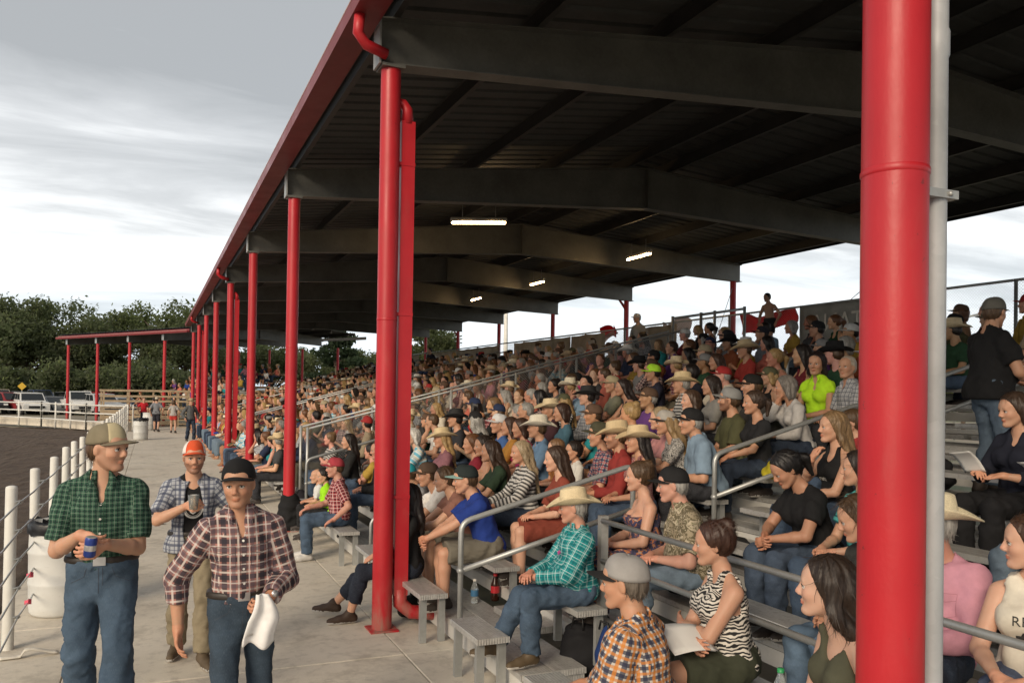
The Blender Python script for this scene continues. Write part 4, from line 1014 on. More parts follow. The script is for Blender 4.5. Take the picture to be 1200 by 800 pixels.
# three-bar guard rail behind the two near front rows
GR = empty('guard_rail', (3.19, 5.58, 0)); tag(GR, 'three-bar grey guard rail on square posts behind the near front rows', 'railing')
for y in (0., -2.6, -5.2): MB().box(-.03, .03, y-.03, y+.03, .0 if y < 0 else .0, 1.27).build('post', 'galv_pipe', GR)
for z in (1.235, .93, .50): MB().tube([(-.02, -.03, z), (-.02, -6.9, z)], .021, 10).build('bar', 'galv_pipe', GR)
# chain-link work
def chain(b, P0, U, H, Lu, Lh, pitch=.055, w=.0022, shear=0.):
    """diamond mesh in the plane P0 + s*U (along) + t*H (up)"""
    P0, U, H = np.array(P0, float), nrm(U), nrm(H); N = np.cross(U, H); n = int((Lu+Lh)/pitch)
    for sgn in (1, -1):
        for i in range(n+1):
            s0 = i*pitch-(Lh if sgn == 1 else 0)
            # line: s = s0 + sgn*t
            t0, t1 = 0., Lh
            if sgn == 1: t0 = max(0, -s0); t1 = min(Lh, Lu-s0)
            else: t0 = max(0, s0-Lu); t1 = min(Lh, s0)
            if t1-t0 < .02: continue
            a = P0+U*(s0+sgn*t0)+H*t0; c = P0+U*(s0+sgn*t1)+H*t1; d = nrm(c-a); e = np.cross(d, N)*w; f = N*w*sgn
            b.add([a+e, a-e*.5+f, a-e*.5-f, c+e, c-e*.5+f, c-e*.5-f], [(0, 1, 4, 3), (1, 2, 5, 4), (2, 0, 3, 5)])
def link_fence(name, P0, P1, h, label, posts, kind_mesh=True, pitch=.055, two=False):
    P0, P1 = np.array(P0, float), np.array(P1, float); root = empty(name, P0); tag(root, label, 'fence'); d = P1-P0; L = np.linalg.norm(d)
    for i in range(posts+1):
        q = d*i/posts; MB().tube([q+(0, 0, -.0), q+(0, 0, h+.03)], .028, 10).build('post', 'galv_pipe', root)
    MB().tube([(0, 0, h), d+(0, 0, h)], .021, 8).build('top_rail', 'galv_pipe', root); MB().tube([(0, 0, .06), d+(0, 0, .06)], .014, 6).build('bottom_rail', 'galv_pipe', root)
    if two: MB().tube([(0, 0, h+.14), d+(0, 0, h+.14)], .021, 8).build('top_rail', 'galv_pipe', root)
    b = MB(); chain(b, (0, 0, .07), d, (0, 0, 1), L, h-.08, pitch, .0024); o = b.build('wire_mesh', 'wire', root); o['kind'] = 'stuff'
    return root
galv('wire', (.36, .37, .37), .4, .5)
# partitions either side of the chain-link aisle
link_fence('partition_fence', (2.62, 15.45, .06), (10.9, 15.45, 2.25), 1.42, 'chain-link partition fence climbing the stand above the seated crowd', 6)
link_fence('partition_fence', (2.62, 16.2, .06), (10.9, 16.2, 2.25), 1.42, 'second chain-link partition fence just behind the first one', 6)
for yy, nm in ((25.45, 'chain-link fence across the distant crowd'), (26.45, 'chain-link fence just past the distant crowd aisle'), (35.5, 'farthest chain-link fence dividing the packed stand'), ): 
    link_fence('partition_fence', (2.7, yy, .06), (10.9, yy, 2.25), 1.35, nm, 5, pitch=.11)
# back fence along the top of the stand
XF, ZF = 12.75, 2.72
def back_fence():
    root = empty('back_fence', (XF, 0, ZF)); tag(root, 'chain-link fence along the top back edge of the grandstand', 'fence')
    h = 1.42
    b = MB(); b.box(-.95, -.05, -1.6, 47.3, -.10, -.05); b.build('top_walk', 'aluminium', root)
    y = -.6
    while y < 48: MB().tube([(0, y, -2.7 if y < 16 else -.4), (0, y, h+.02)], .03, 10).build('post', 'galv_pipe', root); y += 2.42
    MB().tube([(0, -1.6, h), (0, 47.4, h)], .024, 8).build('top_rail', 'galv_pipe', root); MB().tube([(0, -1.6, .05), (0, 47.4, .05)], .018, 8).build('bottom_rail', 'galv_pipe', root)
    for a, c, p in ((-1.6, 16, .055), (16, 30, .075)):
        b = MB(); chain(b, (0, a, .05), (0, 1, 0), (0, 0, 1), c-a, h-.05, p, .002 if a < 0 else .003); o = b.build('wire_mesh', 'wire', root); o['kind'] = 'stuff'
    return root
BF = back_fence()
# ------------------------------------------------------------------ arena fence
def arena_fence():
    root = empty('arena_fence', (-1.07, 8, 0)); tag(root, 'white pipe post and cable fence along the arena edge of the walkway', 'fence'); root.location = (0, 0, 0)
    ys = [4.7, 6.35, 8.04, 9.72, 11.3, 12.85, 14.4, 15.9, 17.5, 19.1, 20.7, 22.4, 24.1, 25.8, 27.5, 29.2, 31, 33, 35, 37, 39, 41, 43]
    r = random.Random(2)
    b = MB(); b.lathe([(.046, -.3), (.046, 1.335), (.042, 1.35), (.02, 1.358), (.001, 1.36)], (0, 0, 0), 14); pm = b.me('post'); pm.materials.append(M['white_paint'])
    for y in ys:
        o = bpy.data.objects.new('post', pm); COL.objects.link(o); o.parent = root; o.location = (-1.07, y, r.uniform(-.02, .01)); o.rotation_euler = (r.uniform(-.012, .012), r.uniform(-.015, .015), 0)
    for z in (1.22, .98, .74, .50, .26):
        pts = []
        for a, c in zip(ys[:-1], ys[1:]): pts += [(-1.0, a, z), (-1.0, (a+c)/2, z-.012-.006*(5-z*4))]
        MB().tube(pts+[(-1.0, ys[-1], z)], .008, 6).build('cable', 'galv_pipe', root)
    for y in ys[:12]:
        for z in (1.22, .98, .74, .50, .26): 
            MB().tube([(-1.07, y-.03, z), (-.995, y-.012, z+.012), (-.985, y, z), (-.995, y+.012, z-.012), (-1.07, y+.03, z)], .0075, 5).build('cable_hook', 'galv_pipe', root)
    for y, z, c in ((8.6, .52, (.75, .12, .18)), (9.2, .76, (.75, .15, .2)), (8.5, .30, (.75, .12, .18))):
        def rib(s_, t, y=y, z=z): return V3(-.98+.05*math.sin(s_*5)*s_, y+.16*s_, z-.02-.045*s_+(t-.5)*.05*(1-.3*s_))
        MB().sheet(rib, 10, 2, .002).build('ribbon', 'cloth_plain0', root, c)
    return root
objplain('cloth_plain0', .85, .25)
arena_fence()
def ground_strap(x, y, rz, L):
    def f(s_, t): return V3(L*(s_-.5), (t-.5)*.06, .01+.05*math.sin(s_*3.1)**2*(s_ > .4)+.012*math.sin(t*3.14))
    o = MB().sheet(f, 14, 3, .006).build('rubber_strip', 'plastic', None, (.62, .58, .5)); o.location = (x, y, 0); o.rotation_euler = (0, 0, rz); return o
tag(ground_strap(-.88, 7.75, .1, .42), 'pale curled strip lying by the first white fence post', 'strip', 'pale strips on the concrete'); tag(ground_strap(-.92, 6.75, .3, .4), 'pale flat strip lying beside the concrete edge joint', 'strip', 'pale strips on the concrete')
# ------------------------------------------------------------------ barrels
def barrel(x, y, label, liner=True, col=(.66, .66, .62)):
    root = empty('barrel', (x, y, 0)); tag(root, label, 'barrel', 'white barrels along the fence')
    pr = [(.0, .004), (.255, .004), (.275, .03), (.283, .10), (.287, .28), (.293, .295), (.293, .315), (.287, .33), (.289, .58), (.295, .595), (.295, .615), (.289, .63), (.284, .80), (.279, .86), (.292, .868), (.292, .888), (.27, .888), (.266, .5), (.0, .5)]
    MB().lathe(pr, (0, 0, 0), 32).build('drum', 'barrel_white', root)
    if liner:
        r = random.Random(int(x*50+y)); n = 40; V = []; F = []
        for j, (rr, z) in enumerate(((.262, .60), (.27, .87), (.285, .905), (.303, .885), (.302, .82), (.3, .78))):
            for k in range(n): q = r.uniform(-.008, .008); V.append(((rr+q)*math.cos(6.2832*k/n), (rr+q)*math.sin(6.2832*k/n), z+r.uniform(-.02, .02)))
        for j in range(5):
            for k in range(n): F.append((j*n+k, j*n+(k+1) % n, (j+1)*n+(k+1) % n, (j+1)*n+k))
        MB().add(V, F, True).build('bin_liner', 'black_plastic', root)
    return root
painted('barrel_white', (.66, .665, .64), (.36, .33, .28), .38, .4)
barrel(-.78, 9.2, 'white plastic barrel with black liner beside the arena fence')
barrel(-.42, 38.0, 'white barrel standing on the far walkway, smaller of the pair', True); barrel(-.15, 46.5, 'white barrel by the far steps behind the others', False)
# ------------------------------------------------------------------ lamps under the roof
def lamp_mat():
    t = NT('tube_glow'); t.b.inputs['Emission Color'].default_value = (1., .64, .30, 1); t.b.inputs['Emission Strength'].default_value = 26.; t.out((.9, .8, .6), .4)
lamp_mat()
def tube_light(p, q, label):
    p, q = np.array(p, float), np.array(q, float); root = empty('tube_light', p); tag(root, label, 'light', 'lit tube lights under the roof'); d = q-p
    MB().tube([(0, 0, .03), d+(0, 0, .03)], .05, 8).build('housing', 'white_paint', root); MB().tube([d*.02+(0, 0, -.03), d*.98+(0, 0, -.03)], .028, 8).build('glowing_tube', 'tube_glow', root)
    for f in (.2, .8): MB().tube([d*f+(0, 0, .05), d*f+(0, 0, .36)], .008, 5).build('hanger', 'galv_pipe', root)
tube_light((5.42, 15.75, 5.61), (6.62, 15.75, 5.72), 'long glowing tube light hung nearest under the roof ridge')
tube_light((11.05, 17.2, 5.66), (11.05, 18.3, 5.66), 'glowing tube light under the rear roof slope near the bright beam')
tube_light((11.05, 23.2, 5.68), (11.05, 24.2, 5.68), 'glowing tube light one bay further along the rear slope'); tube_light((11.05, 28.6, 5.70), (11.05, 29.6, 5.70), 'farthest and smallest glowing tube light under the roof')
# ------------------------------------------------------------------ screens and banners on the back fence
def cloth_panel(name, y0, y1, z0, z1, mat, label, cat, col=None, sag=.03, x=XF-.04, grp=None, seed=0):
    r = random.Random(seed); a, c = r.uniform(0, 6), r.uniform(0, 6)
    def f(s_, t): return V3(x+.018*math.sin(s_*9+a)+.02*math.sin(t*5+c)*math.sin(s_*4), y0+(y1-y0)*s_, z0+(z1-z0)*t-sag*math.sin(s_*math.pi*2)**2*t)
    o = MB().sheet(f, 24, 8, .004).build(name, mat, None, col); tag(o, label, cat, grp); return o
def mesh_fabric(name, col):
    t = NT(name); n = t.noise(3, 5, t.obj()); n2 = t.noise(60, 3, t.obj()); t.out(t.mix(t.math('MULTIPLY', n2, .4), t.ramp(n, [(.3, tuple(c*.75 for c in col)), (.7, tuple(c*1.2 for c in col))]), (.05, .045, .04)), .85); t.bump(n2, .3, .01)
def see_through(name, col, tr):
    t = NT(name); n = t.noise(3, 5, t.obj()); n2 = t.noise(60, 3, t.obj()); c = t.mix(t.math('MULTIPLY', n2, .4), t.ramp(n, [(.3, tuple(c*.8 for c in col)), (.7, tuple(c*1.2 for c in col))]), tuple(c*.5 for c in col)); t.out(c, .9)
    tb = t.n('ShaderNodeBsdfTranslucent'); t.l(c, tb.inputs[0]); ms = t.n('ShaderNodeMixShader'); ms.inputs[0].default_value = tr; t.l(t.b.outputs[0], ms.inputs[1]); t.l(tb.outputs[0], ms.inputs[2]); t.l(ms.outputs[0], t.t.nodes['Material Output'].inputs[0])
see_through('windscreen', (.50, .44, .36), .75); see_through('banner_grey', (.50, .48, .44), .75)
wy = 18.4; i = 0
for L in (2.3, 0, 2.35, 2.4, 2.3, 0, 2.4, 2.4, 2.4, 2.2, 0, 2.4, 2.35, 2.4):
    if L: cloth_panel('windscreen', wy+.04, wy+L, ZF+.12, ZF+1.37, 'windscreen', 'tan mesh windscreen panel tied to the back fence', 'windscreen', None, .02, XF-.05, 'windscreen panels on the back fence', i)
    wy += L or 1.5; i += 1
def text_mesh(txt, size, mirror=False, ext=.003):
    c = bpy.data.curves.new('txt', 'FONT'); c.body = txt; c.size = size; c.extrude = ext; c.align_x = 'CENTER'; c.resolution_u = 3
    o = bpy.data.objects.new('txt', c); me = bpy.data.meshes.new_from_object(o); bpy.data.objects.remove(o); bpy.data.curves.remove(c)
    if mirror:
        me.transform(Matrix.Scale(-1, 4, (1, 0, 0))); me.flip_normals()
    return me
bp_ = onx(940, 375, XF); bq_ = onx(1100, 375, XF)
yb0, yb1 = bq_[1], bp_[1]
bn = cloth_panel('banner', yb0, yb1, ZF+.28, ZF+1.40, 'banner_grey', 'grey vinyl banner with reversed pale lettering tied to the back fence', 'banner', None, .0, XF-.05)
simple('banner_letter', (.74, .70, .62), .8)
tm = text_mesh('MONTANA', .52, True); o = link('lettering', tm, 'banner_letter', bn); o.matrix_basis = Matrix.Translation((XF-.10, (yb0+yb1)/2-.05, ZF+.86))@Matrix.Rotation(R_(90), 4, 'Z')@Matrix.Rotation(R_(90), 4, 'X')@Matrix.Scale(-1, 4, (1, 0, 0))@Matrix.Scale(-1, 4, (1, 0, 0))
o.matrix_basis = Matrix(((0, 0, -1, XF-.10), (-1, 0, 0, (yb0+yb1)/2), (0, 1, 0, ZF+.84), (0, 0, 0, 1)))
see_through('banner_red', (.75, .03, .04), .7); see_through('banner_pale', (.80, .70, .66), .7)
def flag(px0, py0, px1, py1, mat, label, seed, tri=.55, x=XF+.9):
    a, c = onx(px0, py0, x), onx(px1, py1, x); r = random.Random(seed); p1, p2 = r.uniform(0, 6), r.uniform(0, 6)
    def f(s_, t):
        hgt = (1-tri*s_)*(a[2]-c[2]); return V3(x+.10*math.sin(s_*7+p1)+.05*math.sin(t*4+p2), a[1]+(c[1]-a[1])*s_, a[2]-hgt*t-.10*s_*math.sin(s_*5+p2)+.05*math.sin(s_*9+p1))
    o = MB().sheet(f, 22, 6, .004).build('torn_banner', mat, None); tag(o, label, 'banner'); return o
flag(866, 371, 930, 388, 'banner_red', 'red banner with ragged end blowing behind the back fence', 1, .35)
flag(690, 396, 722, 404, 'banner_pale', 'small torn red and white banner behind the tan windscreens', 2, .6); flag(772, 379, 806, 396, 'banner_pale', 'pale crumpled banner beside the chain-link gate', 4, .2); flag(706, 383, 724, 396, 'banner_red', 'little red scrap of banner by a back column', 5, .4)
# truss-like gate frame on the top walk
GT = empty('gate_frame', (11.2, 15.9, 2.3)); tag(GT, 'galvanised chain-link gate frame standing at the top of the aisle', 'gate')
for y in (-.55, .55): MB().tube([(0, y, 0), (0, y, 1.75)], .035, 8).build('post', 'galv_pipe', GT); MB().tube([(1.2, y, .3), (1.2, y, 1.95)], .035, 8).build('post', 'galv_pipe', GT); MB().tube([(0, y, 1.7), (1.2, y, 1.9)], .03, 8).build('rail', 'galv_pipe', GT); MB().tube([(0, y, .9), (1.2, y, 1.1)], .025, 8).build('rail', 'galv_pipe', GT)
# stay wires and a lamp pole behind the stand
for k, (a, c) in enumerate((((14.95, STN[4], 5.3), (12.9, STN[4]-1.6, 2.9)), ((14.95, STN[3], 5.3), (12.9, STN[3]+1.7, 2.9)))):
    o = MB().tube([a, c], .009, 5).build('stay_wire', 'galv_pipe'); tag(o, ['thin steel stay wire from the back column beyond the gate frame', 'thin steel stay wire from the back column beside the red banner'][k], 'wire', 'stay wires on the back columns')
lp = empty('light_pole', (24, 40, 0)); tag(lp, 'tall pale floodlight pole rising behind the stand', 'pole'); q = onz(593, 372, 8.5); lp.location = (q[0], q[1], 0)
MB().tube([(0, 0, 0), (0, 0, 14)], [.22, .14], 12).build('shaft', 'white_paint', lp); MB().box(-.9, .9, -.08, .08, 13.6, 13.75).build('crossarm', 'galv_pipe', lp)
sg = empty('street_light', (30, 18, 0)); tag(sg, 'slim street light seen through the fence at the far right', 'lamp post'); q = onx(1119, 400, 40); sg.location = (q[0], q[1], 0)
MB().tube([(0, 0, 0), (0, 0, 6.2), (.0, -.5, 6.6), (0, -1.3, 6.7)], .06, 8).build('pole', 'galv_pipe', sg); MB().box(-.12, .12, -1.7, -1.2, 6.62, 6.74).build('lamp_head', 'galv_pipe', sg)
# ------------------------------------------------------------------ trees
def leaf_mat(name, a, b_):
    t = NT(name); at = t.n('ShaderNodeVertexColor', layer_name='tint').outputs[0]; n = t.noise(.7, 3, t.geo()); c = t.mix(1., t.ramp(n, [(.3, a), (.7, b_)]), at, 'MULTIPLY'); t.out(c, .75); t.spec(.2)
    tb = t.n('ShaderNodeBsdfTranslucent'); t.l(t.mix(1., c, (1.7, 1.8, 1.2), 'MULTIPLY'), tb.inputs[0]); ms = t.n('ShaderNodeMixShader'); ms.inputs[0].default_value = .62; t.l(t.b.outputs[0], ms.inputs[1]); t.l(tb.outputs[0], ms.inputs[2]); t.l(ms.outputs[0], t.t.nodes['Material Output'].inputs[0])
leaf_mat('leaf_cottonwood', (.11, .13, .078), (.165, .185, .115)); leaf_mat('leaf_pale', (.11, .13, .068), (.155, .178, .098)); leaf_mat('leaf_pine', (.040, .062, .040), (.07, .095, .058))
simple('bark', (.10, .075, .055), .95, 0, .3, 9, .5)
def tree(px, D, top_z, wid, label, seed, leaf='leaf_cottonwood', trunk=.0, kind='round', n=9000, grp='trees behind the arena', lsz=.42, base=None):
    d = ray(px, 440); g = np.array([d[0], d[1]])*D/ (d@FW); r = np.random.RandomState(seed); rr = random.Random(seed)
    root = empty('tree' if kind != 'pine' else 'pine_tree', (g[0], g[1], -.12)); tag(root, label, 'tree', grp)
    H = top_z; th = H*.34 if trunk == 0 else trunk
    tb = MB(); tb.tube([(0, 0, -.2), (rr.uniform(-.2, .2), 0, th*.6), (rr.uniform(-.4, .4), .1, th*1.2), (0, 0, H*.72)], [H*.030, H*.024, H*.018, H*.004], 9)
    cl = []
    nb = 26 if kind == 'round' else 30
    for i in range(nb):
        if kind == 'round':
            a = rr.uniform(0, 6.283); e = rr.uniform(.0, 1.) ; rad = wid*.5*math.sqrt(rr.uniform(.06, 1)); z = th+(H-th)*(.12+.80*e*(1-.42*(rad/(wid*.5))**2))
            c = np.array([math.cos(a)*rad, math.sin(a)*rad, z]); s_ = wid*rr.uniform(.09, .19); cl.append((c, np.array([s_, s_, s_*.78])))
        else:
            z = th+(H-th)*rr.uniform(0, 1); rad = wid*.5*(1-(z-th)/(H-th)*.75)*rr.uniform(.25, 1); a = rr.uniform(0, 6.283); c = np.array([math.cos(a)*rad, math.sin(a)*rad, z]); cl.append((c, np.array([wid*.16, wid*.16, wid*.055])))
        st = np.array([0, 0, max(th*.6, z-rad*.9 if kind == 'round' else z-.3)]); tb.tube([st, (st+c)/2+(0, 0, .3), c], [H*.011, H*.007, H*.002], 6)
    tb.build('trunk', 'bark', root)
    per = n//len(cl); C = []; T = []
    for c, s_ in cl:
        u = r.normal(size=(per, 3)); u /= np.linalg.norm(u, axis=1)[:, None]; rad = r.uniform(.35, 1.08, per)**.55; p = c+u*s_*rad[:, None]*(1+.22*r.normal(size=(per, 1))); C.append(p); T.append(np.clip(.82+.12*r.normal(size=per)+rr.uniform(-.14, .14), .4, 1.3))
    C = np.concatenate(C); T = np.concatenate(T); N = len(C)
    a1 = r.normal(size=(N, 3)); a1 /= np.linalg.norm(a1, axis=1)[:, None]; a2 = np.cross(a1, r.normal(size=(N, 3))); a2 /= np.linalg.norm(a2, axis=1)[:, None]; sz = lsz*r.uniform(.5, 1.2, (N, 1))
    V = np.stack([C-a1*sz, C+a2*sz*.5-a1*sz*.2, C+a1*sz, C-a2*sz*.5], 1).reshape(-1, 3); F = np.arange(4*N).reshape(-1, 4)
    me = mesh_from('crown', [(V, F, 0)], None, np.repeat(T, 4)[:, None]*np.ones(3), False); o = link('crown', me, leaf, root); o['kind'] = 'stuff'
    return root
for i, (px, D_, tz, wd, lf, lab) in enumerate((
    (-250, 98, 11.5, 15, 'leaf_cottonwood', 'far outlying cottonwood tree past the end of the parked cars'),
    (-170, 95, 12.4, 16, 'leaf_pale', 'pale spreading cottonwood tree past the end of the parked cars'),
    (-100, 98, 10.9, 14, 'leaf_cottonwood', 'rounded cottonwood tree beyond the black suv'),
    (-35, 92, 11.8, 15, 'leaf_cottonwood', 'broad dark cottonwood tree at the outer end behind the parked cars'),
    (28, 96, 12.6, 15, 'leaf_cottonwood', 'tall full cottonwood tree behind the row of parked vehicles'),
    (75, 100, 12.2, 14, 'leaf_cottonwood', 'dark rounded cottonwood tree behind the far stand end post'),
    (108, 104, 10.2, 8, 'leaf_cottonwood', 'cottonwood tree beside the bright gap in the tree line'),
    (186, 104, 13.6, 12, 'leaf_pale', 'tall lighter tree rising above the roof of the far wing'),
    (215, 100, 11.8, 12, 'leaf_cottonwood', 'dense tree behind the corner of the two stands'),
    (262, 108, 9.5, 12, 'leaf_cottonwood', 'mid-height tree seen between the far red columns'),
    (318, 112, 9.2, 11, 'leaf_pale', 'lighter tree seen through the far bays of the stand'),
    (372, 108, 7.6, 9, 'leaf_cottonwood', 'low dark tree seen under the far roof edge'),
    (425, 106, 7.2, 9, 'leaf_pale', 'bushy green tree beside the ragged pine'),
    (450, 118, 7.4, 9, 'leaf_cottonwood', 'small rounded tree under the far roof eaves'),
    (497, 100, 10.8, 8, 'leaf_pale', 'bright green tree rising above the windscreens'),
    (520, 112, 8.6, 7, 'leaf_cottonwood', 'small tree beside the bright green one over the windscreens'))):
    tree(px, D_, tz, wd, lab, 10+i, lf, n=17000 if px < 250 else 10000, lsz=.25)
tree(392, 92, 9.4, 7.5, 'ragged open pine tree standing between the far columns', 40, 'leaf_pine', 2.0, 'pine', 5000, 'pine trees behind the stand', .32)
tree(1130, 60, 6.0, 4.5, 'young leafy tree seen through the chain-link at the far right', 41, 'leaf_pale', 1.0, n=5000, grp='trees seen through the fence', lsz=.22)
for i in range(6):
    tree(-30+44*i, 84+3*(i % 3), 4.2+.8*(i % 2), 8.5, ['low shrubby tree filling in under the cottonwoods', 'low dense tree behind the parked trucks', 'dark bushy tree beside the far fence end', 'low tree in shade behind the far stand', 'bushy tree behind the wooden platform', 'low tree at the corner of the stands'][i], 60+i, 'leaf_cottonwood', .5, n=9000, lsz=.26)
# ------------------------------------------------------------------ parked vehicles
simple('car_glass', (.015, .018, .02), .08); simple('tyre', (.015, .015, .016), .85); simple('rim', (.35, .35, .36), .35, .6); simple('lamp_red', (.35, .01, .01), .3); simple('lamp_clear', (.7, .7, .68), .2)
def car(x, y, rz, col, label, kind='suv'):
    root = empty('parked_vehicle', (x, y, -.12), rz); tag(root, label, {'suv': 'car', 'pickup': 'pickup truck', 'sedan': 'car'}[kind], 'vehicles parked beyond the arena'); z0 = .38; W = .92
    if kind == 'suv': low = [(-2.25, z0), (2.3, z0), (2.35, .75), (2.2, .98), (1.05, 1.08), (-2.2, 1.12), (-2.3, .7)]; cab = [(-2.18, 1.10), (1.02, 1.08), (.42, 1.70), (-1.95, 1.74)]
    elif kind == 'sedan': low = [(-2.25, z0-.06), (2.3, z0-.06), (2.32, .65), (2.1, .86), (.95, .95), (-1.55, .98), (-2.25, .92)]; cab = [(-1.62, .96), (.98, .94), (.25, 1.42), (-1.0, 1.43)]
    else: low = [(-2.85, z0+.12), (2.75, z0+.12), (2.8, .9), (2.65, 1.15), (1.35, 1.22), (-2.85, 1.2)]; cab = [(-.72, 1.19), (1.32, 1.2), (.68, 1.88), (-.55, 1.90)]
    arc = lambda cx: [(cx+.42*math.cos(t), z0+(.12 if kind == 'pickup' else 0 if kind == 'suv' else -.06)+.40*math.sin(t)) for t in np.linspace(0, math.pi, 9)]
    wx = (1.42, -1.42) if kind != 'pickup' else (1.75, -1.75)
    out = [low[0]]+[p for p in reversed(arc(wx[1]))]+[p for p in reversed(arc(wx[0]))]+low[1:]
    b = MB(); b.prism(out, -W, W, 'y'); body = b.build('body', 'carpaint', root, col)
    n = len(cab); b = MB(); ins = .14; V = [(p[0], s_*(W-(.03 if i < 2 else ins)), p[1]) for s_ in (-1, 1) for i, p in enumerate(cab)]
    b.add(V, [(0, 1, 2, 3)[::1], (4, 7, 6, 5)]+[(i, 4+i, 4+(i+1) % 4, (i+1) % 4) for i in range(4)]); b.build('cabin', 'carpaint', root, col)
    for s_ in (-1, 1):
        def quad(u0, u1, v0, v1):
            p0, p1, p2, p3 = [np.array(cab[i]) for i in range(4)]; f = lambda u, v: (p0+(p1-p0)*u)*(1-v)+(p3+(p2-p3)*u)*v
            yy = lambda v: s_*((W-.03)*(1-v)+(W-ins)*v+.008)
            return [(f(u, v)[0], yy(v), f(u, v)[1]) for u, v in ((u0, v0), (u1, v0), (u1, v1), (u0, v1))]
        for u0, u1 in (((.05, .34), (.37, .64), (.67, .93)) if kind == 'suv' else ((.08, .48), (.52, .92))):
            q = quad(u0, u1, .15, .88); MB().add(q, [(0, 1, 2, 3) if s_ > 0 else (3, 2, 1, 0)]).build('side_window', 'car_glass', root)
        for xx in wx:
            w_ = MB().tube([(xx, s_*(W-.22), .33), (xx, s_*(W+.01), .33)], .33, 16).build('wheel', 'tyre', root); MB().tube([(xx, s_*(W+.012), .33), (xx, s_*(W+.02), .33)], .19, 12).build('rim', 'rim', w_)
        MB().box(low[2][0]-.10, low[2][0]-.0, s_*W-.02*s_-.3*(s_ > 0), s_*W-.02*s_+.3*(s_ < 0), .72, .86).build('headlight', 'lamp_clear', root)
    ws = [np.array(cab[1]), np.array(cab[2])]; dn = np.array([.012, .012]); q = [(ws[0][0]*.95+ws[1][0]*.05+.012, -W+.12, ws[0][1]*.93+ws[1][1]*.07+.012), (ws[0][0]*.95+ws[1][0]*.05+.012, W-.12, ws[0][1]*.93+ws[1][1]*.07+.012), (ws[0][0]*.08+ws[1][0]*.92+.012, W-.2, ws[0][1]*.08+ws[1][1]*.92+.012), (ws[0][0]*.08+ws[1][0]*.92+.012, -W+.2, ws[0][1]*.08+ws[1][1]*.92+.012)]
    MB().add(q, [(0, 1, 2, 3)]).build('windscreen_glass', 'car_glass', root); MB().box(low[2][0]-.02, low[2][0]+.03, -.55, .55, .55, .72).build('grille', 'black_plastic', root)
    return root
CC = [('black', (.03, .032, .035)), ('dark red', (.22, .03, .035)), ('silver', (.45, .46, .47)), ('white', (.70, .70, .68)), ('charcoal', (.08, .085, .09)), ('grey', (.28, .29, .30)), ('tan', (.36, .31, .23)), ('dark blue', (.04, .06, .12))]
rc_ = random.Random(8)
def lot(px, D_, ci, kd, lab):
    d = ray(px, 440); g = d*D_/(d@FW); car(g[0], g[1], R_(-90)+rc_.uniform(.25, .75), CC[ci][1], lab, kd)
lot(-14, 66, 0, 'suv', 'black suv at the outer end of the front parked row'); lot(10, 67, 1, 'suv', 'dark red suv beside the black one in the front row'); lot(36, 66, 3, 'suv', 'white suv behind the white pipe fence beside the red one'); lot(62, 68, 5, 'sedan', 'grey sedan between the white suv and the white pickup'); lot(92, 67, 3, 'pickup', 'white pickup truck next to the end post of the far stand'); lot(120, 66, 2, 'suv', 'silver suv between the far stand posts'); lot(143, 68, 3, 'sedan', 'white sedan close beside the timber platform')
lot(-2, 80, 6, 'pickup', 'tan pickup truck in the back parked row'); lot(22, 81, 4, 'suv', 'charcoal suv in the back row behind the red suv'); lot(46, 80, 7, 'pickup', 'dark blue pickup truck in the back row under the trees'); lot(70, 82, 2, 'suv', 'silver suv in the back row under the trees'); lot(84, 81, 0, 'sedan', 'black sedan in the back row behind the white pickup'); lot(107, 83, 3, 'pickup', 'tall white truck in the back row between stand posts'); lot(130, 82, 1, 'suv', 'dark red suv in the back row by the platform')
# ------------------------------------------------------------------ far white pipe fence round the arena end
def pipe_fence(pts, label, z0=0.):
    root = empty('pipe_fence', (*pts[0], 0)); tag(root, label, 'fence'); o = np.array([*pts[0], 0.])
    for a, c in zip(pts[:-1], pts[1:]):
        a3, c3 = np.array([*a, 0.])-o, np.array([*c, 0.])-o
        for z in (1.25, .85, .45): MB().tube([a3+(0, 0, z), c3+(0, 0, z)], .035, 6).build('rail', 'white_paint', root)
        n = max(1, int(np.linalg.norm(c3-a3)/1.5))
        for i in range(n+1): q = a3+(c3-a3)*i/n; MB().tube([q, q+(0, 0, 1.35)], .045, 6).build('post', 'white_paint', root)
    return root
pipe_fence([(-1.15, 44.2), (-3.0, 46.2), (-5.4, 50.5), (-7.9, 53.9), (-14, 58), (-30, 64)], 'white pipe rail fence curving round the far end of the arena')
kb = MB()
for a, c in zip([(-1.0, 45.0), (-2.9, 46.9), (-5.2, 51.2), (-7.7, 54.6), (-13.8, 58.8)], [(-2.9, 46.9), (-5.2, 51.2), (-7.7, 54.6), (-13.8, 58.8), (-30, 65)]):
    d = nrm((c[0]-a[0], c[1]-a[1], 0)); n_ = np.array([-d[1], d[0], 0])*.12; A, C_ = np.array([*a, 0]), np.array([*c, 0])
    kb.add([A+n_, A-n_, C_-n_, C_+n_, A+n_+(0, 0, .45), A-n_+(0, 0, .45), C_-n_+(0, 0, .45), C_+n_+(0, 0, .45)], [(0, 1, 5, 4), (1, 2, 6, 5), (2, 3, 7, 6), (3, 0, 4, 7), (4, 5, 6, 7)])
tag(kb.build('kerb_wall', 'concrete'), 'low concrete kerb wall under the far white pipe fence', 'wall')
gt = empty('white_gate', (-.95, 47.5, 0)); tag(gt, 'white solid gate panel beside the far barrels', 'gate')
for i in range(5): MB().box(0, .05, .36*i, .36*i+.33, .1, 1.25).build('board', 'white_paint', gt)
MB().box(.052, .08, 0, 1.77, 1.08, 1.18).build('rail', 'white_paint', gt); MB().box(.052, .08, 0, 1.77, .25, .35).build('rail', 'white_paint', gt)
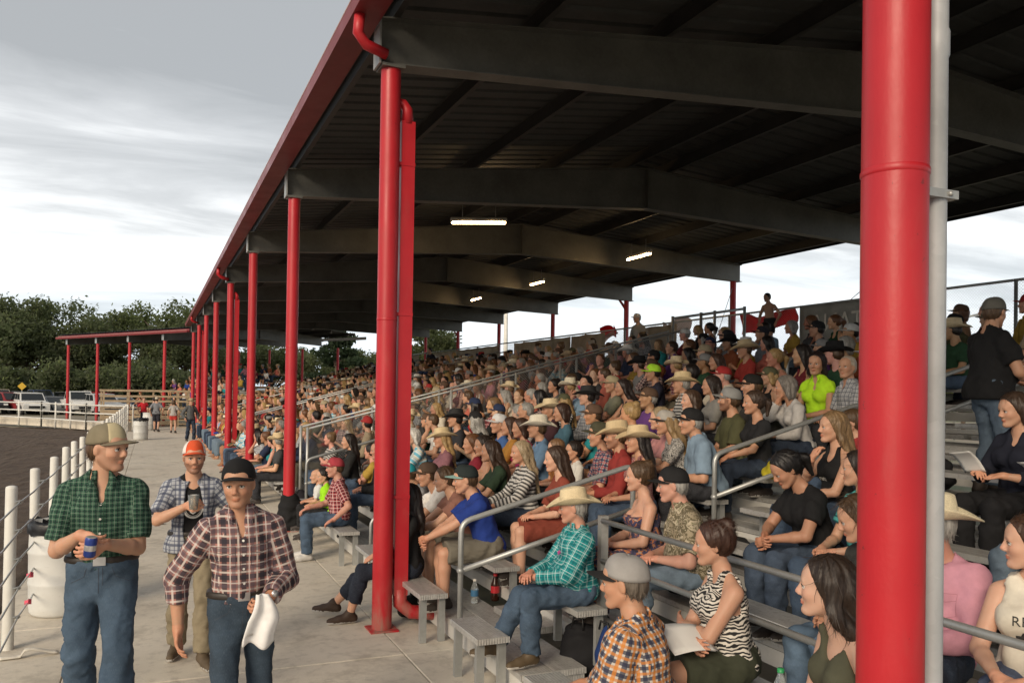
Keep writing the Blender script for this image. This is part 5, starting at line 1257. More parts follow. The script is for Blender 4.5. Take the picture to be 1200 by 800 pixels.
# ------------------------------------------------------------------ wooden platform and the wing's benches
PF = empty('timber_platform', (0, 50.4, 0)); tag(PF, 'raised unpainted timber platform with rails at the end of the walkway', 'platform')
for i in range(9): MB().box(-2.6+.5*i, -2.6+.5*i+.48, 0, 2.6, 1.0, 1.05).build('deck_board', 'weathered_wood', PF)
for x in (-2.6, -1.3, 0, 1.3, 1.85):
    for y in (0.02, 2.5): MB().box(x, x+.09, y, y+.09, -.1, 1.95).build('post', 'weathered_wood', PF)
for z in (1.35, 1.62, 1.93): MB().box(-2.65, 1.95, -.03, .02, z, z+.11).build('rail', 'weathered_wood', PF)
for z in (.1, .4, .7): MB().box(-2.6, 1.2, -.02, .02, z, z+.22).build('skirt_board', 'weathered_wood', PF)
for i in range(5): MB().box(1.3, 2.3, -.3*(5-i), -.3*(5-i)+.3, .2*i-.02, .2*i+.02).build('step', 'weathered_wood', PF)
WB = empty('bleachers', WG.location, R_(30)); tag(WB, 'timber bench tiers under the far wing roof', 'bleachers')
for k in range(9):
    x = 3.0+.72*k; MB().box(x, x+.26, -.5, 8.2, .78+.26*k, .83+.26*k).build('bench_plank', 'weathered_wood', WB); MB().box(x-.42, x-.02, -.5, 8.2, .36+.26*k, .40+.26*k).build('foot_plank', 'weathered_wood', WB)
for z in (1.9, 2.35, 2.75): MB().box(9.9, 9.96, -.5, 8.2, z+.6, z+.72).build('back_rail', 'weathered_wood', WB)
for y in (0, 3.8, 7.6): MB().box(9.85, 9.97, y, y+.1, 0, 3.5).build('back_post', 'weathered_wood', WB)
# flag-like safety ribbon on the wing and a sign among the trees
sgn = empty('yellow_sign', (*onz(26, 463, 0)[:2]*0+np.array([ray(26, 440)[0], ray(26, 440)[1]])*80, 0)); tag(sgn, 'small yellow diamond road sign in front of the trees', 'sign')
simple('sign_yellow', (.6, .38, .03), .5); MB().add([(0, -.02, 1.7), (.38, -.02, 2.08), (0, -.02, 2.46), (-.38, -.02, 2.08), (0, .0, 1.7), (.38, .0, 2.08), (0, .0, 2.46), (-.38, .0, 2.08)], [(0, 1, 2, 3), (4, 7, 6, 5), (0, 4, 5, 1), (1, 5, 6, 2), (2, 6, 7, 3), (3, 7, 4, 0)]).build('panel', 'sign_yellow', sgn); MB().tube([(0, .03, -.1), (0, .03, 2.3)], .03, 6).build('post', 'galv_pipe', sgn)
# ------------------------------------------------------------------ putting a person together
_HAT = {}
def hat_mesh(kind):
    if kind in _HAT: return _HAT[kind]
    if kind in ('cap', 'cap_back'): c, b, x, fp = cap_parts(kind == 'cap_back')
    elif kind == 'cowboy': c, b, x, fp = cowboy_parts()
    else: c, b, x, fp = cowboy_parts(.085, .55, .105)
    _HAT[kind] = tuple(mesh_from(n, [(*q, 0)]) for n, q in (('crown', c), ('brim', b), ('band', x), ('front_panel', fp)))
    return _HAT[kind]
def hat_slot(me, m):
    key = me.name+'|'+m
    if key not in _HAT:
        k = me.copy(); k.materials.append(M[m]); _HAT[key] = k
    return _HAT[key]
def put_hat(root, s, hat):
    kind = hat['kind']; me = hat_mesh(kind); cow = kind.startswith('cow'); m = hat.get('mat', 'straw' if cow else 'cloth_plain')
    Rm = s.Rh@rot('y', hat.get('tilt', .0)-(.10 if not cow else 0)); k = s.hs*hat.get('size', 1.03)
    o = link('cowboy_hat' if cow else 'cap', hat_slot(me[0], m), (), root, hat['color']); o.matrix_basis = Matrix(np.vstack([np.hstack([Rm*k, (s.H+s.Rh@V3(0, 0, hat.get('up', .006 if cow else .010)))[:, None]]), [0, 0, 0, 1]]).tolist())
    link('brim', hat_slot(me[1], m), (), o, hat.get('brim', hat['color']))
    if cow: link('hat_band', hat_slot(me[2], 'felt'), (), o, hat.get('band', (.05, .035, .02)))
    else:
        link('button', hat_slot(me[2], m), (), o, hat['color'])
        if hat.get('front'): link('front_panel', hat_slot(me[3], m), (), o, hat['front'])
        if hat.get('patch'): MB().sheet(lambda a, t: V3(.094-.10*(a-.5)**2-.028*t*t, (a-.5)*.055, .052+.036*t), 8, 3, .004).build('patch', 'cloth_plain', o, hat['patch'])
    return o
PARTMAT = {'vest': 'vest', 'shirt': 'shirt', 'trousers': 'trousers'}
def dress(p, meshes, s, name='person'):
    root = link(name, meshes['body'], ['skin', 'eye_white', 'iris', 'brow'], None, p.get('skin', (.52, .31, .215)))
    sc, pc = p.get('shirt') or {}, p.get('pants') or {}
    def put(k, nm, mat, col):
        o = link(nm, meshes[k], mat, root, col); return o
    if 'shirt' in meshes: put('shirt', sc.get('name', 'shirt'), sc.get('mat', 'cloth'), sc.get('color', (.3, .3, .3)))
    if 'vest' in meshes: put('vest', 'tank_top', 'cloth', sc.get('vest', (.015, .015, .016)))
    if 'trousers' in meshes: put('trousers', pc.get('name', 'trousers'), pc.get('mat', 'denim'), pc.get('color', (.09, .14, .22)))
    if 'belt' in meshes: put('belt', 'belt', 'leather_dark', (.03, .02, .02))
    for k in ('shoe0', 'shoe1'):
        if k in meshes:
            o = link('shoe', meshes[k], ['leather', 'sole'], root, p.get('shoecol', (.05, .04, .035)))
    if 'hair' in meshes: put('hair', 'hair', 'hair', p.get('haircol', (.05, .03, .018)))
    if p.get('hat'): put_hat(root, s, p['hat'])
    if p.get('glasses'): put_glasses(root, s, p['glasses'])
    return root
def put_glasses(root, s, g):
    b = MB(); up = g.get('up', 0)
    for y in (1, -1):
        pts = [(.107-.25*abs(.03+.0*a), y*.032+.0215*math.cos(a), .003+.0165*math.sin(a)) for a in np.linspace(0, 2*math.pi, 13)]
        b.tube(pts, .0016, 5, False); b.tube([(.098, y*.053, .006), (.05, y*.075, .008), (-.005, y*.081, .006)], .0016, 5)
    b.tube([(.1, -.011, .004), (.103, 0, .007), (.1, .011, .004)], .0016, 5)
    o = b.build('glasses', 'black_plastic', root, g.get('color')); Rm = s.Rh@rot('y', -up); k = s.hs
    o.matrix_basis = Matrix(np.vstack([np.hstack([Rm*k, s.H[:, None]]), [0, 0, 0, 1]]).tolist())
    if g.get('dark'):
        c = MB()
        for y in (1, -1): c.sphere((.0985, y*.032, .003), (.003, .021, .016))
        link('lens', c.me('lens'), 'black_plastic', o)
    return o
def person(p, loc, rz, label, cat='person', group=None, scale=1.0):
    me, s = person_meshes(p); root = dress(p, me, s); root.location = loc; root.rotation_euler = (0, 0, rz); root.scale = (scale,)*3
    tag(root, label, cat, group); return root, s
# poses in the person's own frame: x forward, y left, z up from the seat (or the ground)
SIT = dict(kind='sit', lean=.10, hands=((.36, .07, .10), (.36, -.07, .10)), feet=((.42, .11, -.355), (.42, -.11, -.355)), hand={1: dict(palm=(0, -.4, -1), dir=(.8, -.5, -.1)), -1: dict(palm=(0, .4, -1), dir=(.8, .5, -.1))})
def P(base, **k): d = dict(base); d.update(k); return d
objplain('cloth_plain', .85, .25)
# ------------------------------------------------------------------ the people one can tell apart
HERO = (.0135, .0056, .005); NEAR = (.016, .0075, .007); MID = (.020, .0105, .0105)
SK = [(.50, .272, .172), (.56, .32, .212), (.44, .232, .14), (.34, .172, .10), (.60, .352, .245)]
BLOND, BROWN, DARK, GREY, WHITE, AUB = (.36, .235, .10), (.085, .048, .024), (.018, .013, .011), (.30, .29, .27), (.62, .60, .56), (.14, .06, .025)
JEAN, DJEAN, LJEAN = (.058, .090, .145), (.026, .038, .064), (.14, .19, .245)
STRAW = (.74, .60, .38)
OCC = []                                             # (row, y) already taken
PL = {}
def world(root, v): return root.matrix_basis @ Vector(tuple(v))
def tiny(p): return Vector(tuple(p))
def H_(l=None, r=None): return {1: l or {}, -1: r or {}}
LAP = dict(hands=((.30, .055, .11), (.32, -.045, .12)), hand=H_(dict(palm=(0, -.2, -1), dir=(.55, -.8, -.05)), dict(palm=(0, .2, -1), dir=(.55, .8, -.05))))
KNEES = dict(hands=((.40, .14, .12), (.40, -.14, .12)), hand=H_(dict(palm=(0, 0, -1), dir=(.9, -.1, -.35), curl=(.4, .5, .4)), dict(palm=(0, 0, -1), dir=(.9, .1, -.35), curl=(.4, .5, .4))))
ELBOW = dict(lean=.62, hands=((.58, .035, .10), (.58, -.02, .075)), elbow={1: (-.1, .8, -.6), -1: (-.1, -.8, -.6)}, hand=H_(dict(palm=(-.1, -1, -.2), dir=(.5, -.55, -.3), curl=(.5, .6, .4)), dict(palm=(-.1, 1, -.2), dir=(.5, .55, -.3), curl=(.5, .6, .4))))
FOLD = dict(hands=((.20, -.13, .27), (.22, .12, .22)), elbow={1: (.1, .9, -.6), -1: (.1, -.9, -.6)}, hand=H_(dict(palm=(-1, 0, 0), dir=(-.1, -1, .1), curl=(.15, .2, .2)), dict(palm=(-1, 0, 0), dir=(-.1, 1, .1), curl=(.15, .2, .2))))
CHIN = dict(lean=.32, hands=((.34, .06, .12), (.235, -.035, .50)), elbow={-1: (.5, -.35, -1)}, hand=H_(dict(palm=(0, -.2, -1), dir=(.5, -.8, -.05)), dict(palm=(-.9, .2, .1), dir=(-.35, .15, 1), curl=(.5, .6, .4))))
def sitp(*ds, **k):
    d = dict(SIT); d.update(lod=NEAR, head=(.0, .02, 0), shoes='low', pants=dict(color=JEAN))
    for q in ds: d.update(q)
    d.update(k); return d
def seated(k, y, label, p, dx=0., a=-.12, scale=1., name='person', cat='person', group=None):
    OCC.append((k, y)); th = math.atan2(rowx(k)+dx, y); h = p['head']; a = a-.35*th; p['head'] = (max(-1.25, -th-a+h[0]+.10), h[1], h[2])
    p.setdefault('seed', int(k*97+y*13)); root, s = person(p, (rowx(k)+dx, y, seatz(k)), math.pi+a, label, cat, group or 'seated spectators', scale); root['_r'] = 1; del root['_r']; return root, s
def at_px(px, d): r = ray(px, 450); return r[0]*d/(r@FW), r[1]*d/(r@FW)
# -- three men walking towards the camera
x, y = at_px(124, 5.15)
g_root, g_s = person(dict(kind='stand', lod=HERO, seed=3, lean=.03, girth=1.0, skin=SK[1], head=(.95, .03, 0), beard=.35, hands=((.265, .035, .185), (.255, -.075, .235)), elbow={1: (-.8, .62, -.7), -1: (-.8, -.62, -.7)},
    hand=H_(dict(palm=(-.1, -1, -.1), dir=(.45, -.75, -.15), curl=(.5, .6, .5), thumb=.9), dict(palm=(-.1, 1, -.2), dir=(.45, .8, -.35), curl=(.45, .5, .4), thumb=.8)), feet=((.22, .10, .085), (-.20, -.11, .10)), knee={1: (1, .1, .1), -1: (1, -.1, 0)},
    shirt=dict(type='shirt', mat='plaid_green', sleeve=.82, hem=.02, loose=.017, open=.10), pants=dict(color=(.075, .118, .175), loose=.015), belt=1, shoes='boot', shoecol=(.10, .06, .035), hair='short', haircol=(.10, .055, .028), hat=dict(kind='cap', color=(.21, .18, .12), front=(.50, .43, .27), brim=(.17, .145, .10), mat='cloth_plain', tilt=.02)),
    (x, y, 0), R_(-93), 'tall man in green checked short-sleeve shirt and tan cap holding a can', 'person', 'men walking along the walkway', 1.145)
x, y = at_px(287, 4.72)
p_root, p_s = person(dict(kind='stand', lod=HERO, seed=4, lean=.05, side=.04, skin=SK[0], head=(-.30, .06, .03), beard=.28, hands=((.245, .115, .095), (-.03, -.31, -.10)), elbow={1: (-.8, .6, -.4), -1: (-.6, -.8, -.1)},
    hand=H_(dict(palm=(-.3, -1, -.2), dir=(.5, -.65, -.35), curl=(.7, .8, .6), thumb=.9), dict(palm=(.2, .9, 0), dir=(.25, -.05, -1), curl=(.3, .4, .3))), feet=((-.16, .10, .10), (.24, -.09, .085)),
    shirt=dict(type='shirt', mat='plaid_rose', sleeve=1.93, hem=.03, loose=.014, open=.09), pants=dict(color=(.042, .064, .092), loose=.008), belt=1, shoes='boot', shoecol=(.08, .05, .03), hair='crop', haircol=DARK, hat=dict(kind='cap', color=(.013, .013, .014), patch=(.05, .05, .05), tilt=.0)),
    (x, y, 0), R_(-88), 'man in rose and black plaid shirt and black cap carrying a white towel', 'person', 'men walking along the walkway', 1.05)
x, y = at_px(229, 6.75)
o_root, o_s = person(dict(kind='stand', lod=HERO, seed=6, lean=.0, skin=SK[1], gaze=0., head=(.05, .03, 0), beard=.75, hands=((.05, .31, -.04), (.27, -.045, .315)), elbow={1: (-.6, 1, 0), -1: (-.3, -1, -.7)},
    hand=H_(dict(palm=(.2, -.9, 0), dir=(.3, .05, -1)), dict(palm=(-.1, .95, -.1), dir=(.55, .55, .25), curl=(.6, .7, .6), thumb=.9)), feet=((.18, .09, .085), (-.16, -.10, .085)),
    shirt=dict(type='open', mat='plaid_blue', sleeve=.80, hem=-.07, loose=.022, vest=(.014, .014, .015)), pants=dict(color=(.27, .225, .15), mat='cloth', loose=.014), belt=1, shoes='low', shoecol=(.11, .08, .05), hair='short', haircol=BROWN, hat=dict(kind='cap', color=(.72, .68, .64), front=(.68, .10, .035), brim=(.68, .10, .035), tilt=.0)),
    (x, y, 0), R_(-92), 'bearded man in orange-brimmed cap with open plaid shirt over black tank top', 'person', 'men walking along the walkway', 1.03)
# -- near seats
AC = dict
seated(1, 5.60, 'heavy man in turquoise plaid shirt and straw cowboy hat beside the handrail', sitp(LAP, lod=HERO, girth=1.28, lean=.02, side=.0, head=(-.08, .08, 0), skin=(.52, .27, .19), hands=((.36, .04, .13), (.38, -.03, .15)), feet=((.42, .13, -.355), (.62, -.13, -.345)), shirt=dict(type='shirt', mat='plaid_turquoise', sleeve=1.93, loose=.016, open=.05), pants=dict(color=(.062, .098, .15), loose=.014), shoes='boot', shoecol=(.10, .07, .04), hair='short', haircol=GREY, hat=dict(kind='cowboy', color=(.76, .63, .40), tilt=.03)), a=.05, scale=.95)
seated(0, 3.60, 'man in orange and navy plaid shirt and grey cap seen from behind', sitp(LAP, lod=HERO, girth=1.6, lean=.12, head=(-.30, .06, 0), skin=SK[0], shirt=dict(type='shirt', mat='plaid_orange', sleeve=.75, loose=.018, open=.04), pants=dict(color=(.30, .27, .2), mat='cloth', len=.9), hair='short', haircol=(.12, .10, .08), hat=dict(kind='cap', color=(.30, .29, .28), brim=(.02, .02, .02))), a=-.70, scale=1.08)
seated(1, 3.80, 'woman in black and white zebra print top with crossed arms', sitp(FOLD, lod=HERO, sex='f', girth=1.32, lean=.12, head=(-.05, .05, 0), skin=(.50, .28, .19), hands=((.23, -.10, .19), (.25, .11, .15)), shirt=dict(type='tank', mat='zebra_print', strap=.125, scoop=.09, loose=.012), pants=dict(color=(.045, .05, .032), mat='cloth', len=.72, loose=.016), shoes='low', hair='bun', haircol=(.05, .022, .014)), a=-.02, scale=1.0)
ol_root, ol_s = seated(1, 2.62, 'young woman in olive tank top with sunglasses on her dark hair', sitp(LAP, lod=HERO, sex='f', lean=.34, head=(-.12, -.04, 0), skin=(.58, .36, .265), glasses=dict(up=.95), shirt=dict(type='tank', color=(.085, .085, .055), strap=.118, scoop=.15), pants=dict(color=DJEAN), hair='long', front_hair=0, haircol=(.03, .018, .012)), dx=-.18, a=-.02, scale=1.07)
seated(2, 5.06, 'man in camouflage shirt and black cap behind the guard rail', sitp(LAP, lod=HERO, girth=1.22, lean=.30, head=(-.05, .10, 0), skin=(.54, .29, .215), shirt=dict(type='shirt', mat='camo', sleeve=.8, loose=.018, open=.05), pants=dict(color=LJEAN), hair='short', haircol=GREY, hat=dict(kind='cap', color=(.016, .016, .017))), a=-.1)
seated(2, 5.70, 'woman in strapless dark top with bare shoulders beside the camouflage man', sitp(LAP, lod=HERO, sex='f', girth=1.3, lean=.12, head=(-.1, .0, 0), skin=(.56, .32, .225), shirt=dict(type='strapless', mat='floral', top=.36), pants=dict(mat='floral', color=(.1, .1, .1), loose=.02), hair='bun', haircol=BROWN), a=-.05, scale=.97)
seated(3, 4.56, 'dark-haired woman in black t-shirt looking down at her hands', sitp(ELBOW, lod=HERO, sex='f', girth=1.25, lean=.42, head=(.35, .55, 0), skin=(.42, .22, .14), hands=((.42, .03, .12), (.42, -.03, .14)), shirt=dict(type='tee', color=(.012, .012, .013), sleeve=.6), pants=dict(color=(.06, .085, .13)), hair='pony', haircol=(.012, .010, .010)), a=.15, scale=1.0)
ph_root, ph_s = seated(2, 3.36, 'person in dark top and blue jeans holding a phone, glasses on', sitp(LAP, lod=HERO, sex='f', lean=.2, head=(.1, .3, 0), skin=SK[1], glasses={}, shirt=dict(type='tee', color=(.05, .05, .045), sleeve=1.7), pants=dict(color=(.11, .17, .25)), hair='bob', haircol=BROWN), a=.1)
seated(3, 4.12, 'girl in teal striped shirt with dark hair', sitp(LAP, sex='f', lod=HERO, head=(-.1, 0, 0), skin=SK[1], shirt=dict(type='tee', mat='stripe_teal', sleeve=.6), hair='long', haircol=(.03, .02, .015)), a=.1, scale=.97)
bt_root, bt_s = seated(4, 5.08, 'woman in black tank top with streaked blond hair raising a hand', sitp(CHIN, sex='f', lod=HERO, lean=.05, head=(.3, -.02, 0), skin=SK[1], hands=((.34, .03, .14), (.30, .10, .42)), shirt=dict(type='tank', color=(.014, .014, .015), scoop=.14), hair='long', haircol=(.22, .14, .07)), a=.1, scale=1.02)
pk_root, pk_s = seated(2, 3.02, 'man in pink shirt and cream cowboy hat beside the grey conduit', sitp(LAP, lod=HERO, girth=1.15, lean=.0, head=(0, .06, 0), skin=(.48, .23, .165), shirt=dict(type='shirt', color=(.62, .30, .38), sleeve=1.9, loose=.016, open=.06), pants=dict(color=DJEAN), hair='short', haircol=GREY, hat=dict(kind='cowboy', color=(.80, .70, .48))), a=.62, scale=1.0)
wt_root, wt_s = seated(2, 2.50, 'woman in cream printed tank top with bare legs behind the guard rail', sitp(LAP, lod=HERO, sex='f', girth=1.1, lean=.08, head=(.08, .02, 0), skin=(.58, .345, .245), hands=((.36, .02, .12), (.34, -.10, .12)), shirt=dict(type='tank', color=(.68, .63, .53), strap=.135, scoop=.06, loose=.016), pants=dict(color=(.09, .12, .2), len=.4), hair='pony', haircol=(.07, .035, .02)), a=.80, scale=1.0)
nv_root, nv_s = seated(5, 4.02, 'woman in dark navy top and glasses holding a programme sheet', sitp(LAP, lod=NEAR, sex='f', girth=1.2, head=(.5, .12, 0), skin=SK[1], glasses={}, hands=((.30, .10, .20), (.34, -.08, .22)), shirt=dict(type='tee', color=(.016, .018, .03), sleeve=1.6, scoop=.09), pants=dict(color=(.014, .014, .016), mat='cloth'), hair='bob', haircol=(.05, .03, .02)), a=.25)
seated(4, 3.15, 'person in red tank top with a can at the end of the row', sitp(LAP, lod=NEAR, sex='f', girth=1.1, head=(0, .05, 0), skin=SK[0], shirt=dict(type='tank', color=(.45, .05, .07)), pants=dict(color=LJEAN), hair='long', haircol=BROWN), a=.1)
seated(5, 3.45, 'person in grey top reaching out with a folded programme', sitp(LAP, lod=NEAR, head=(.3, .1, 0), skin=SK[1], hands=((.34, .05, .2), (.40, -.1, .22)), shirt=dict(type='tee', color=(.2, .2, .21), sleeve=1.5), pants=dict(color=LJEAN), hair='short', haircol=BROWN), a=.3)
seated(4, 4.55, 'woman in dark green top between the black tank top and the column', sitp(LAP, lod=NEAR, sex='f', head=(.2, .1, 0), skin=SK[0], shirt=dict(type='tee', color=(.03, .06, .04), sleeve=.7), hair='bob', haircol=BROWN), a=.1)
seated(6, 5.7, 'man in brown shirt and tan cap beside the upper handrail', sitp(LAP, lod=NEAR, head=(.1, .05, 0), skin=SK[2], shirt=dict(type='shirt', color=(.12, .08, .05), sleeve=.8), hair='short', haircol=DARK, hat=dict(kind='cap', color=(.36, .3, .2))), a=.1)
seated(5, 5.55, 'boy in red shirt sitting above the black tank top', sitp(LAP, lod=NEAR, head=(.0, .0, 0), headscale=1.15, skin=SK[1], shirt=dict(type='tee', color=(.35, .04, .04), sleeve=.7), hair='short', haircol=BROWN), a=.1, scale=.8, cat='child')
# standing man at the rail above
x7 = 7.12
person(dict(kind='stand', lod=NEAR, seed=21, girth=1.25, lean=.06, skin=SK[0], head=(.4, .1, 0), hands=((.32, .12, .08), (.30, -.16, .05)), feet=((.02, .12, .085), (-.02, -.12, .085)), shirt=dict(type='tee', color=(.012, .012, .013), sleeve=.7, hem=-.09, loose=.02), pants=dict(color=(.10, .14, .19)), shoes='boot', hair='short', haircol=BROWN, hat=dict(kind='cap', color=(.13, .125, .11))), (x7-.28, 5.12, deckz(7)), R_(-15), 'big man in black t-shirt and grey cap standing among the upper rows', 'person', 'standing spectators', 1.04)
person(dict(kind='stand', lod=NEAR, seed=22, lean=.1, skin=SK[2], head=(0, .2, 0), hands=((.3, .1, .1), (.28, -.14, .1)), feet=((.02, .12, .085), (-.02, -.12, .085)), shirt=dict(type='tee', color=(.25, .2, .14), sleeve=.7, hem=-.09, loose=.02), pants=dict(color=JEAN), shoes='boot', hair='short', haircol=DARK, hat=dict(kind='cap', color=(.03, .025, .02))), (x7+.4, 4.98, deckz(8)), R_(170), 'person in tan shirt and dark cap facing the big standing man', 'person', 'standing spectators', 1.0)
# -- first section past the handrail: lower rows
seated(1, 7.38, 'young man in royal blue t-shirt and teal and black cap leaning forward', sitp(ELBOW, lod=HERO, lean=.42, head=(0, .12, 0), skin=(.54, .30, .20), shirt=dict(type='tee', color=(.018, .045, .24), sleeve=.75, loose=.018), pants=dict(color=(.16, .145, .115), mat='cloth', len=.95, loose=.02), shoes='low', hair='short', haircol=BROWN, hat=dict(kind='cap', color=(.022, .03, .03), brim=(.24, .40, .37))), a=-.05, scale=1.05)
seated(1, 7.92, 'young man hunched between the blue and the white t-shirts', sitp(ELBOW, lean=.50, head=(0, .1, 0), skin=SK[1], shirt=dict(type='tee', color=(.25, .12, .09), sleeve=.6), pants=dict(color=(.2, .18, .14), mat='cloth', len=.9), hair='short', haircol=BROWN), a=0)
seated(1, 8.45, 'young man in white t-shirt and brown cap with elbows on his knees', sitp(ELBOW, lean=.52, head=(0, .12, 0), skin=SK[0], shirt=dict(type='tee', color=(.72, .69, .65), sleeve=.7), pants=dict(color=(.19, .17, .13), mat='cloth', len=.9), hair='short', haircol=BROWN, hat=dict(kind='cap', color=(.085, .055, .038))), a=0)
seated(1, 8.98, 'young man in grey t-shirt and turquoise-crowned cap bending forward', sitp(ELBOW, lean=.70, head=(0, .25, 0), skin=SK[0], shirt=dict(type='tee', color=(.26, .26, .27), sleeve=.7), pants=dict(color=LJEAN), hair='short', haircol=BROWN, hat=dict(kind='cap', color=(.02, .30, .36), brim=(.24, .22, .18))), a=0)
seated(0, 7.72, 'woman with long black hair and black top half hidden by a red column', sitp(KNEES, lod=HERO, sex='f', lean=.0, head=(-.3, .0, 0), skin=SK[1], hands=((.32, .05, .10), (.32, -.05, .10)), feet=((.55, .06, -.35), (.72, -.13, -.30)), shirt=dict(type='tee', color=(.013, .013, .014), sleeve=1.9), pants=dict(color=(.02, .025, .04), len=1.7), shoes='low', shoecol=(.05, .03, .02), hair='long', haircol=(.02, .014, .012)), a=-.2)
seated(0, 10.92, 'man in red plaid short-sleeve shirt and red cap on the front bench', sitp(KNEES, lean=.10, girth=1.08, head=(-.05, .05, 0), skin=(.50, .26, .19), hands=((.10, .27, .02), (.40, -.12, .12)), shirt=dict(type='shirt', mat='plaid_red', sleeve=.8, open=.05), pants=dict(color=(.07, .11, .17)), shoecol=(.6, .58, .55), hair='crop', haircol=BROWN, hat=dict(kind='cap', color=(.36, .045, .06))), a=-.05)
seated(0, 12.35, 'bald toddler in white t-shirt sitting on the front bench', sitp(LAP, head=(0, 0, 0), headscale=1.32, skin=SK[1], shirt=dict(type='tee', color=(.66, .66, .64), sleeve=.8), pants=dict(color=(.02, .02, .022), mat='cloth'), hair='bald'), a=-.1, scale=.66, cat='child')
seated(0, 11.78, 'child in neon green shirt behind the red-capped man', sitp(LAP, head=(.1, .1, 0), headscale=1.2, skin=SK[1], shirt=dict(type='tee', color=(.35, .75, .02), sleeve=.8), pants=dict(color=(.02, .02, .022), mat='cloth'), hair='short', haircol=DARK), a=-.1, scale=.74, cat='child')
seated(1, 11.35, 'balding man in black jacket behind the red-capped man', sitp(LAP, girth=1.1, head=(.1, .1, 0), skin=(.46, .25, .17), shirt=dict(type='shirt', color=(.013, .013, .014), sleeve=1.9), hair='crop', haircol=(.06, .04, .03)))
seated(1, 13.3, 'woman with long black hair in dark jacket by the chain-link', sitp(LAP, sex='f', head=(0, 0, 0), skin=SK[1], shirt=dict(type='shirt', color=(.02, .02, .02), sleeve=1.9), hair='long', haircol=DARK))
seated(2, 12.3, 'man in purple cap resting his chin on his hand', sitp(CHIN, head=(-.1, .1, 0), skin=SK[0], shirt=dict(type='shirt', color=(.30, .42, .46), sleeve=.8), hair='short', haircol=DARK, hat=dict(kind='cap', color=(.07, .03, .17))))

# compact list of recognisable spectators: u, v(top of head) in the photograph -> their seat is found from the tiers
def seat_of(u, v, hat=0., kk=None):
    best = None
    for k in range(NR) if kk is None else [kk]:
        Q = onx(u, v, rowx(k)-.05)
        e = abs(Q[2]-(seatz(k)+.885+hat))
        if Q[1] > 5 and (best is None or e < best[0]): best = (e, k, Q[1])
    k, y = best[1], best[2]
    for a, c in ((6.05, 6.72 if k >= 3 else 7.2), (9.42, 9.42), (13.7, 14.7), (15.3, 16.4)):
        if a < y < c: y = c if y > (a+c)/2 or a < 7 else a
    return k, y
def straw(tilt=.03, kind='cowboy', c=STRAW): return dict(kind=kind, color=c, tilt=tilt)
def capd(c, brim=None): return dict(kind='cap', color=c, brim=brim or c)
def tee(c, sl=.65, **k): return dict(type='tee', color=c, sleeve=sl, **k)
def mat_(m, sl=.8, t='shirt', **k): return dict(type=t, mat=m, sleeve=sl, **k)
def tank(c, **k): return dict(type='tank', color=c, **k)
